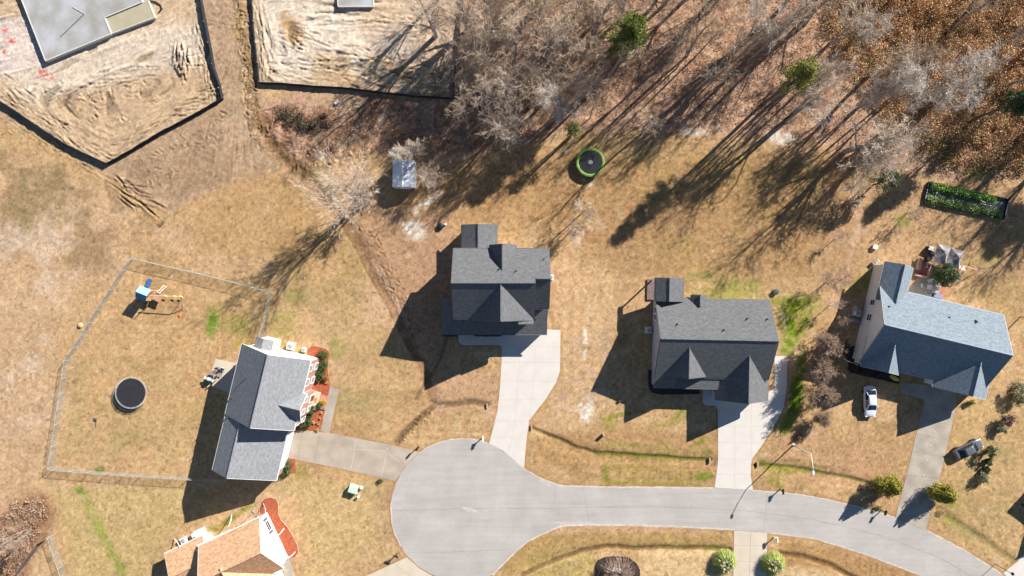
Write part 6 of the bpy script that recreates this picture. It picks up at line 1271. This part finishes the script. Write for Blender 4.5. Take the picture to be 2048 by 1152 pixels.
# ------------------------------------------------------------------ bare trees
def gen(seed, Ht, R_, tr, multi=1, spread=1.0, fine=1.0, low=.3, droop=0.0, tw=.0145):
    rs = random.Random(seed); T_, Cw = MB(), MB(); SP, SD = [], []
    def rd(v, a): return (v + Vector((rs.gauss(0, a), rs.gauss(0, a), rs.gauss(0, a)))).normalized()
    def limb(p, d, L, r_, lev):
        k = 3 if lev < 2 else 2; pts = [p.copy()]; dd = d.copy()
        for i in range(k): dd = rd(dd, .16 if lev else .08); dd.z += (.10 if lev < 2 else .03) - droop; dd.normalize(); pts.append(pts[-1] + dd * L / k)
        r1 = r_ * (.5 if lev else .62); rr = [r_ + (r1 - r_) * i / k for i in range(k + 1)]
        (T_ if lev < 2 else Cw).tube(pts, rr, (8, 5, 3, 3, 3)[lev], caps=False)
        if lev >= 2:
            for _ in range(3 if lev < 4 else 2): SP.append(tuple(pts[0].lerp(pts[-1], rs.uniform(.2, 1.0)))); SD.append(tuple((pts[-1] - pts[0]).normalized()))
        if lev == 4: return
        nb = (int(8 * spread + .5), 6, int(6 * fine), int(3 * fine))[lev]
        for j in range(nb):
            t = rs.uniform(low if lev == 0 else .25, 1.0) if j else 1.0; i = min(k - 1, int(t * k)); q_ = pts[i].lerp(pts[i + 1], t * k - i)
            ax = (pts[min(i + 1, k)] - pts[i]).normalized(); a = rs.uniform(.35, .95) * (1.0 if lev else .85); az_ = rs.uniform(0, 6.283); s1 = ax.orthogonal().normalized(); s1 = Matrix.Rotation(az_, 3, ax) @ s1
            nd = (ax * math.cos(a) + s1 * math.sin(a)).normalized()
            nl = L * (rs.uniform(.45, .75) if lev else R_ / (Ht * .5) * rs.uniform(.7, 1.1)) * (1 - .35 * t if lev else 1.0); limb(q_, nd, nl, max(tw, r_ * (1 - .5 * t) * .5), lev + 1)
    for m_ in range(multi):
        d = Vector((rs.uniform(-.22, .22) * (multi > 1), rs.uniform(-.22, .22) * (multi > 1), 1)).normalized(); limb(Vector((rs.uniform(-.3, .3) * (multi > 1), rs.uniform(-.3, .3) * (multi > 1), -.1)), d, Ht * rs.uniform(.55, .66), tr / (multi ** .5), 0)
    sp = cards(np.array(SP), min(.9, R_ * .26), .018 if R_ > 2.5 else .04, dirs=np.array(SD), jit=.5) # sprays of the finest twigs
    k0 = len(Cw.v); Cw.v += [tuple(p) for p in sp.tolist()]; nf = len(sp) // 4; Cw.f += [(k0 + i * 4, k0 + i * 4 + 1, k0 + i * 4 + 2, k0 + i * 4 + 3) for i in range(nf)]; Cw.m += [0] * nf
    return T_, Cw
PROTO = {}
def proto(key, args, tm, cm):
    T_, Cw = gen(*args); PROTO[key] = (T_.data('trunk', tm), Cw.data('crown', cm), args[1])
proto('big1', (11, 14, 4.2, .33, 1, 1.2, 1.0, .35), bark_g, tw_pink); proto('big2', (12, 17, 4.6, .36, 1, 1.2, 1.0, .45), bark_g, tw_tan); proto('big3', (13, 15, 3.6, .32, 2, .8, .9, .4), bark_g, tw_grey)
proto('tall1', (14, 19, 3.4, .32, 1, 1.0, .9, .55), bark_g, tw_tan); proto('tall2', (15, 18, 3.0, .27, 1, .9, .9, .6), bark_g, tw_tan); proto('multi1', (16, 13, 3.6, .26, 4, .7, .75, .3), bark_g, tw_pink)
proto('silver1', (17, 12, 3.0, .2, 2, .8, 1.0, .45), bark_g, tw_grey); proto('small1', (18, 5, 1.7, .08, 3, .5, .8, .25, 0, .011), bark_g, tw_brown); proto('small2', (19, 6.5, 2.0, .10, 1, .9, .9, .25, 0, .012), bark_g, tw_pink)
proto('crepe', (20, 3.9, 1.9, .07, 6, .7, 1.1, .2, 0, .013), bark_g, tw_brown)
def tree(key, px, py, label, sc=1.0, rz=None, group=None, cat='bare tree', szx=1.0, name='bare_tree'):
    a, b_, Hh = PROTO[key]; c = P(px, py); r = empty(name, (c.x, c.y, gz(px, py) if 0 < px < 2048 and 0 < py < 1152 else 0), label, cat, group, rnd.uniform(0, 6.28) if rz is None else rz); r.scale = (sc * szx, sc * szx, sc)
    for nm, me_ in (('trunk', a), ('crown', b_)): o = bpy.data.objects.new(nm, me_); COL.objects.link(o); o.parent = r
    return r
tree('multi1', 737, 392, 'wide bare tree with many pale branches left of the tin shed', 1.15, .4); tree('small2', 741, 396, 'slim bare tree rising through the wide tree left of the shed', 1.25, .1)
tree('silver1', 819, 312, 'bare tree directly above the tin shed', .62, 1.0); tree('multi1', 858, 356, 'bare tree leaning over the right side of the tin shed', .5, 2.2); tree('small2', 836, 318, 'thin bare tree above right of the tin shed', 1.1)
tree('silver1', 1112, 232, 'silvery bare tree at the edge of the wood above the green trampoline', 1.1, .3, szx=.85)
tree('big3', 1484, 88, 'tallest bare tree whose long shadow forks beside the green trampoline', 1.25, 2.0, szx=.8)
tree('tall1', 1340, 118, 'tall thin bare tree in the wood below the dark green pine', 1.0, 1.1, szx=.6); tree('tall2', 1375, 112, 'slim bare tree right of the dark green pine', 1.0, 2.3, szx=.6)
tree('tall2', 1283, 268, 'bare tree at the wood edge right of the green trampoline', .75, 2.6, szx=.8)
tree('big3', 1592, 226, 'silvery forked bare tree at the wood edge above the lawn', 1.15, .7, szx=.9); tree('tall1', 1572, 244, 'thin bare tree next to the silvery forked one', .95, .2, szx=.6)
tree('big1', 1690, 303, 'broad bare tree with a widely branching shadow on the back lawn', 1.0, 1.9, szx=1.3)
tree('multi1', 1712, 330, 'lower bare tree under the broad one at the right end of the back lawn', .75, 3.0, szx=1.1)
tree('tall1', 1562, 190, 'slender bare tree directly under the yellow green pine', .95, 2.2, szx=.45)
for px, py, k, s_ in ((1576, 184, 'tall1', 1.0), (1548, 200, 'tall2', .95), (1594, 186, 'tall1', .85), (1478, 112, 'tall1', .95), (1494, 122, 'tall2', 1.0), (1463, 126, 'tall1', .8), (1352, 138, 'tall1', .9), (1392, 112, 'tall1', 1.0), (1322, 160, 'tall2', .85), (1545, 262, 'tall2', .6), (1180, 236, 'tall1', .7), (1132, 212, 'tall2', .9)): tree(k, px, py, 'one of the slender bare trunks casting long straight shadows down the back lawn', s_, group='slender bare trees at the wood edge', szx=.42)
tree('tall1', 1566, 172, 'slim bare tree half hidden by the yellow green pine crown', .8, 2.2, szx=.4); tree('tall2', 1588, 196, 'slender bare tree just right of the yellow green pine trunk', .85, 1.2, szx=.45)
tree('small2', 1160, 430, 'small brown bare tree between the trampoline and the charcoal roof', .95, .9); tree('small1', 1145, 455, 'low twiggy tree just right of the charcoal roof', .9, 1.9)
tree('big2', 1738, 150, 'silver bare tree standing in the brown thicket', .95, 2.4, szx=.9); tree('silver1', 1770, 205, 'white twigged tree in the middle of the brown thicket', 1.2, .2); tree('silver1', 1715, 215, 'pale forked tree at the left of the thicket', 1.1, 4.2)
tree('big3', 1835, 205, 'white twigged tree leaning right over the thicket', 1.05, 1.3, szx=.9); tree('silver1', 1880, 195, 'pale tree above the olive patch in the thicket', 1.1, 5.2)
tree('big1', 872, 60 + 12, 'bare tree whose shadow crosses the second cleared lot', 1.1, .9)
fill = 'bare trees packed in the wood'
for i, (px, py, k, s_) in enumerate(((935, 60, 'big1', 1.0), (975, 20, 'big2', .95), (985, 110, 'big1', .95), (1040, 75, 'big2', 1.0), (1010, 170, 'multi1', .95), (965, 215, 'big1', .85), (1000, 262, 'multi1', .85), (1060, 215, 'big2', .8), (1085, 130, 'big1', 1.0), (1130, 60, 'big2', 1.0), (1090, 10, 'big1', 1.0), (1150, 140, 'tall1', .9), (1175, 190, 'multi1', .8), (1215, 150, 'tall2', .9), (1190, 20, 'big2', .9), (1300, 20, 'big1', 1.0), (1420, 20, 'multi1', 1.0), (1560, 20, 'big2', 1.0), (1610, 50, 'tall2', 1.0), (1660, 90, 'silver1', 1.1), (1440, 130, 'tall1', .8), (1400, 175, 'tall1', .75), (955, 150, 'big2', .9), (1030, 130, 'big1', .95), (1060, 30, 'big1', 1.0), (1120, 110, 'big1', .9), (1150, 30, 'multi1', 1.0), (1240, 40, 'big1', .95), (990, 60, 'multi1', 1.0), (930, 170, 'multi1', .8), (1180, 90, 'big1', .9), (1090, 180, 'multi1', .8), (1020, 220, 'big1', .8), (1630, 20, 'big1', 1.0), (1370, 0, 'big1', 1.0), (935, 250, 'tall2', .75), (1900, 60, 'tall1', .8), (2010, 170, 'tall2', .9), (1960, 110, 'tall1', .8), (1330, 8, 'big1', .9), (1560, 60, 'tall1', 1.0), (945, 110, 'multi1', .9), (1070, 85, 'multi1', .9))):
    tree(k, px, py, 'one of the pale leafless trees packed in the wood along the top', s_, group=fill, szx=.9)
for px, py, k, s_ in ((1290, -60, 'big2', 1.1), (1130, -70, 'big1', 1.1), (940, -60, 'tall1', 1), (1500, -80, 'tall1', 1), (1700, -60, 'big2', 1), (1850, -70, 'tall2', 1), (2000, -50, 'tall1', 1), (2110, 40, 'tall1', 1.1), (2130, 180, 'big2', 1.0), (2120, 300, 'tall2', .9), (2090, 250, 'tall1', .9), (2150, 380, 'big1', .9), (2080, 330, 'multi1', .8)):
    tree(k, px, py, 'one of the leafless trees of the wood just outside the picture', s_, group='bare trees of the wood beyond the frame')
# small garden trees with shadows across the green strip
tree('small1', 1652, 562, 'slim vase shaped bare tree between the twin gable and blue roofed houses', 1.1, .3); tree('small2', 1657, 612, 'spindly bare sapling with a forked shadow on the lawn', .6, 1.7); tree('small1', 1676, 640, 'reddish twiggy shrub tree at the edge of the gable shadow', .55, 2.5)
tree('crepe', 1635, 690, 'brown twiggy tree, topmost of the row beside the gable shadow', 1.0, .1, group='brown twiggy trees in a row'); tree('crepe', 1626, 738, 'brown twiggy tree, second of the row beside the gable shadow', 1.0, 2.1, group='brown twiggy trees in a row'); tree('crepe', 1625, 781, 'brown twiggy tree, lowest of the row beside the gable shadow', 1.0, 4.1, group='brown twiggy trees in a row'); tree('crepe', 1636, 832, 'small brown twiggy tree above the tall street lamp', .6, 3.0)
for px, py, k, s_, lb in ((1668, 479, 'small2', .5, 'young sapling on the lawn left of the blue roofed house'), (1811, 428, 'small1', .7, 'dark young tree on the green patch below the vegetable bed'), (2040, 634, 'small2', .9, 'bare tree at the right edge beside the blue roof'), (1686, 375, 'small2', .35, 'very small sapling on the lawn above the blue roofed house'), (337, 433, 'small1', .25, 'tiny sapling on the open lawn below the cleared lot'), (60, 1060, 'small1', 1.1, 'pale scrubby tree in the brown scrub at the left edge'), (20, 1080, 'small2', 1.0, 'fallen looking pale tree in the brown scrub at the left edge')):
    tree(k, px, py, lb, s_)
# the dark leaved shrub at the lamp foot with an orange heart
leafy('lamp_shrub', 1597, 872, .35, .75, .6, .4, 700, .15, g_pur, 'dark shrub with an orange centre at the foot of the tall street lamp', 'shrub', asp=.25); leafy('orange_shrub', 1599, 875, .55, .3, .2, .2, 200, .13, leafmat('leaf_orange', (.5, .18, .04), (.85, .45, .2)), 'small orange leaved shrub nestled at the lamp foot', 'shrub')
# pines and evergreens of the wood
def pine(px, py, h_, R_, lm, label, n_=16000, seed=1, group=None):
    c = P(px, py); r = empty('pine_tree', (c.x, c.y, 0), label, 'pine tree', group); rs = np.random.RandomState(seed); t = MB(); t.tube([(0, 0, -.1), (.1, .05, h_ * .6), (0, 0, h_)], [.24, .15, .03], 8); pts = []; dr = []
    for k in range(70):
        z = h_ * rs.uniform(.58, .99); L = R_ * (1.1 - .75 * (z / h_ - .55) / .45) * rs.uniform(.6, 1.1); a = rs.uniform(0, 6.283); e = np.array([math.cos(a) * L, math.sin(a) * L, z + L * .18]); t.tube([(0, 0, z), tuple(e)], [.05, .012], 4, caps=False)
        for j in range(n_ // 70): s_ = rs.uniform(.35, 1.05); b_ = np.array([0, 0, z]) * (1 - s_) + e * s_ + rs.normal(size=3) * .22; pts.append(b_); dr.append([math.cos(a), math.sin(a), .5])
    t.build('trunk', bark, r); npmesh('crown', cards(np.array(pts), .30, .24, dirs=np.array(dr, float), jit=.7), None, lm, r)
pine(1228, 131, 17, 3.0, g_pine, 'dark green pine rising out of the leafless wood at top centre', seed=2); pine(1525, 208, 17.5, 2.5, g_pine2, 'yellow green pine at the edge of the wood', 12000, 3)
pine(1946, 238, 13, 2.1, g_mid, 'dark pine at the right edge of the wood', seed=4); pine(2002, 205, 9, 1.5, g_mid, 'small dark pine low at the right edge of the thicket', 3000, 5); pine(1140, 275, 7, 1.5, g_pine, 'small green pine half hidden under the silvery tree', 1200, 6)
for px, py, s_ in ((2090, 90, 7), (2110, 330, 8), (1830, 320, 9)):
    pass
leafy('holly_tree', 1773, 362, 3.6, 1.9, 1.9, 2.8, 3500, .2, g_mid, 'dense evergreen under the full tan crown at the right end of the lawn', 'tree', clumps=30)
pine(2196, 300, 13, 3.6, g_mid, 'evergreen just beyond the right edge shading the lawn by the vegetable bed', 22000, 8)

# brown thicket (uncountable brush) and the dark brush bank
def inside(px, py, poly):
    r_ = np.zeros(px.shape, bool); n_ = len(poly)
    for i in range(n_):
        x0, y0 = poly[i]; x1, y1 = poly[(i + 1) % n_]
        if y0 != y1: r_ ^= ((y0 > py) != (y1 > py)) & (px < (x1 - x0) * (py - y0) / (y1 - y0) + x0)
    return r_
def brush(name, poly, nclump, per, rad, hgt, leaf, lm, label, asp=.5, seed=1, dens=None):
    rs = np.random.RandomState(seed); xs = [p[0] for p in poly]; ys = [p[1] for p in poly]; X = rs.uniform(min(xs), max(xs), nclump * 4); Y = rs.uniform(min(ys), max(ys), nclump * 4)
    k = inside(X, Y, poly)
    if dens is not None: k &= rs.rand(len(X)) < dens(X, Y)
    X, Y = X[k][:nclump], Y[k][:nclump]; c = np.stack([(X - 1024) * S, (576 - Y) * S, np.zeros(len(X))], 1); h_ = hgt * rs.uniform(.4, 1.3, len(X)); R_ = rad * rs.uniform(.5, 1.3, len(X))
    i = rs.randint(0, len(X), nclump * per); d = rs.normal(size=(len(i), 3)); d /= np.linalg.norm(d, axis=1)[:, None]; d *= rs.uniform(.6, 1, (len(i), 1)); d[:, 2] = np.abs(d[:, 2]); p = c[i] + d * np.stack([R_[i], R_[i], h_[i]], 1)
    o = npmesh(name, cards(p, leaf, asp), None, lm, None); o['kind'] = 'stuff'; o['label'] = label; return o
THK = [(1700, -60), (2200, -60), (2200, 330), (1960, 350), (1880, 340), (1840, 300), (1790, 260), (1740, 210), (1700, 160), (1650, 60), (1660, -60)]
brush('brown_thicket', THK, 1500, 90, 1.0, 1.6, .19, g_brn, 'russet brown undergrowth filling the top right corner', .6, 3)
brush('tall_brown_brush', [(1760, -60), (2200, -60), (2200, 300), (2000, 330), (1920, 300), (1900, 200), (1800, 120)], 230, 260, 1.5, 2.6, .2, leafmat('leaf_tawny', (.32, .17, .07), (.78, .50, .27), .3), 'tall tawny brush clumps in the top right corner', .6, 13)
brush('olive_thicket', THK, 520, 80, 1.1, 1.5, .18, leafmat('leaf_olive_brush', (.07, .07, .02), (.32, .28, .11), .5), 'olive undergrowth mixed into the top right corner', .6, 4)
g_lit = leafmat('leaf_litter', (.22, .13, .08), (.64, .46, .34), 1.2)
brush('leaf_litter', [(920, -60), (1700, -60), (1700, 200), (1760, 300), (1560, 262), (1400, 258), (1200, 252), (1020, 290), (930, 300), (900, 215)], 3600, 16, .7, .12, .16, g_lit, 'fallen leaves and twigs carpeting the wood', .6, 5)
brush('leaf_litter', [(530, 215), (700, 205), (905, 210), (960, 300), (840, 320), (640, 310), (560, 290)], 900, 16, .6, .12, .15, g_lit, 'fallen leaves on the bank below the second cleared lot', .6, 6)
brush('undergrowth', [(920, -60), (1700, -60), (1700, 200), (1560, 230), (1300, 200), (1160, 200), (1020, 250), (930, 260)], 260, 50, 1.1, .8, .3, leafmat('twig_scrub', (.20, .14, .10), (.55, .43, .34), .6), 'low bare scrub beneath the trees of the wood', .1, 7)
brush('dark_brush', [(555, 215), (580, 212), (610, 235), (655, 230), (665, 245), (640, 268), (590, 258), (560, 240)], 60, 60, .7, .9, .22, leafmat('leaf_dark_brush', (.02, .02, .012), (.10, .085, .05), .8), 'dark evergreen brush on the bank under the second cleared lot', .35, 8)
brush('dry_scrub', [(-30, 1040), (40, 1000), (90, 990), (98, 1040), (60, 1100), (30, 1180), (-30, 1180)], 160, 60, .8, .5, .2, leafmat('scrub_tan', (.20, .12, .08), (.60, .44, .30), .8), 'dry tan scrub at the lower left edge', .35, 9)
brush('ditch_grass', [(468, -20), (482, -20), (496, 100), (508, 200), (520, 240), (506, 240), (490, 180), (476, 80)], 160, 30, .5, .25, .16, leafmat('dry_tuft', (.30, .20, .08), (.66, .48, .24), .8), 'dry grass tufts along the ditch between the cleared lots', .25, 10)
# greens inside the vegetable beds (rows; parts of the bed)
for y, n_, lm, nm, h_ in ((1.05, 5200, g_brt, 'kale_row', .5), (-.85, 2600, g_sage, 'herb_row', .34), (-1.0, 4200, g_brt, 'lettuce_row', .3)):
    x = RS.uniform(-5.8, 5.6 if y < 0 else 4.2, n_); yy = y + RS.normal(size=n_) * .28 + .12 * np.sin(x * 3); z = h_ * np.abs(RS.normal(size=n_)) * .8 + .1; ob = npmesh(nm, cards(np.stack([x, yy, z], 1), .2, .6, .4), None, lm, gb); ob['kind'] = 'stuff'

# ------------------------------------------------------------------ dormant turf: short dry blades over the lawns
n_ = 190000
X = RS.uniform(-30, 2078, n_); Y = RS.uniform(180, 1180, n_); jx = np.clip(((X - 1024) * S - gx[0]).astype(int), 0, nx - 1)
jx = np.clip(np.searchsorted(gx, (X - 1024) * S), 0, nx - 1); iy = np.clip(np.searchsorted(gy, (576 - Y) * S), 0, ny - 1); keep = np.ones(n_, bool)
for pts in [ROAD] + list(DRIVES.values()) + list(WALKS.values()) + [LOTA, LOTB, [(660, 690), (600, 690), (590, 862), (640, 866)], [(516, 990), (600, 990), (600, 1120), (516, 1120)], [(415, 715), (480, 715), (480, 795), (415, 795)], [(1816, 540), (1896, 540), (1896, 610), (1816, 610)], [(1846, 360), (2016, 398), (2012, 445), (1846, 408)], [(1186, 1110), (1284, 1110), (1284, 1200), (1186, 1200)], [(200, 345), (450, 215), (500, 100), (520, 250), (560, 345), (400, 385), (300, 420)]]:
    d, _ = poly_d(X, Y, pts); keep &= d > 1.2
keep &= RS.rand(n_) < np.clip(.35 + 1.3 * (fbm((X * S).astype(np.float32), (Y * S).astype(np.float32), 3, 3, 88) - .35), .1, 1)
X, Y, jx, iy = X[keep], Y[keep], jx[keep], iy[keep]; p = np.stack([(X - 1024) * S, (576 - Y) * S, HT[iy, jx] + .035], 1)
dd = RS.normal(size=p.shape) * .8; dd[:, 2] = np.abs(dd[:, 2]) + .5; V = cards(p, .13, .32, dirs=dd, jit=.1)
o = npmesh('dry_grass', V, None, gm, None); o['kind'] = 'stuff'; o['label'] = 'short dormant grass over the lawns'
ca = o.data.color_attributes.new('Col', 'FLOAT_COLOR', 'POINT'); cc = C[iy, jx] * RS.uniform(.72, 1.35, (len(X), 1)); cc = np.repeat(np.clip(cc, .01, .8), 4, axis=0)
ca.data.foreach_set('color', np.concatenate([cc, np.ones((len(cc), 1))], 1).astype(np.float32).reshape(-1))
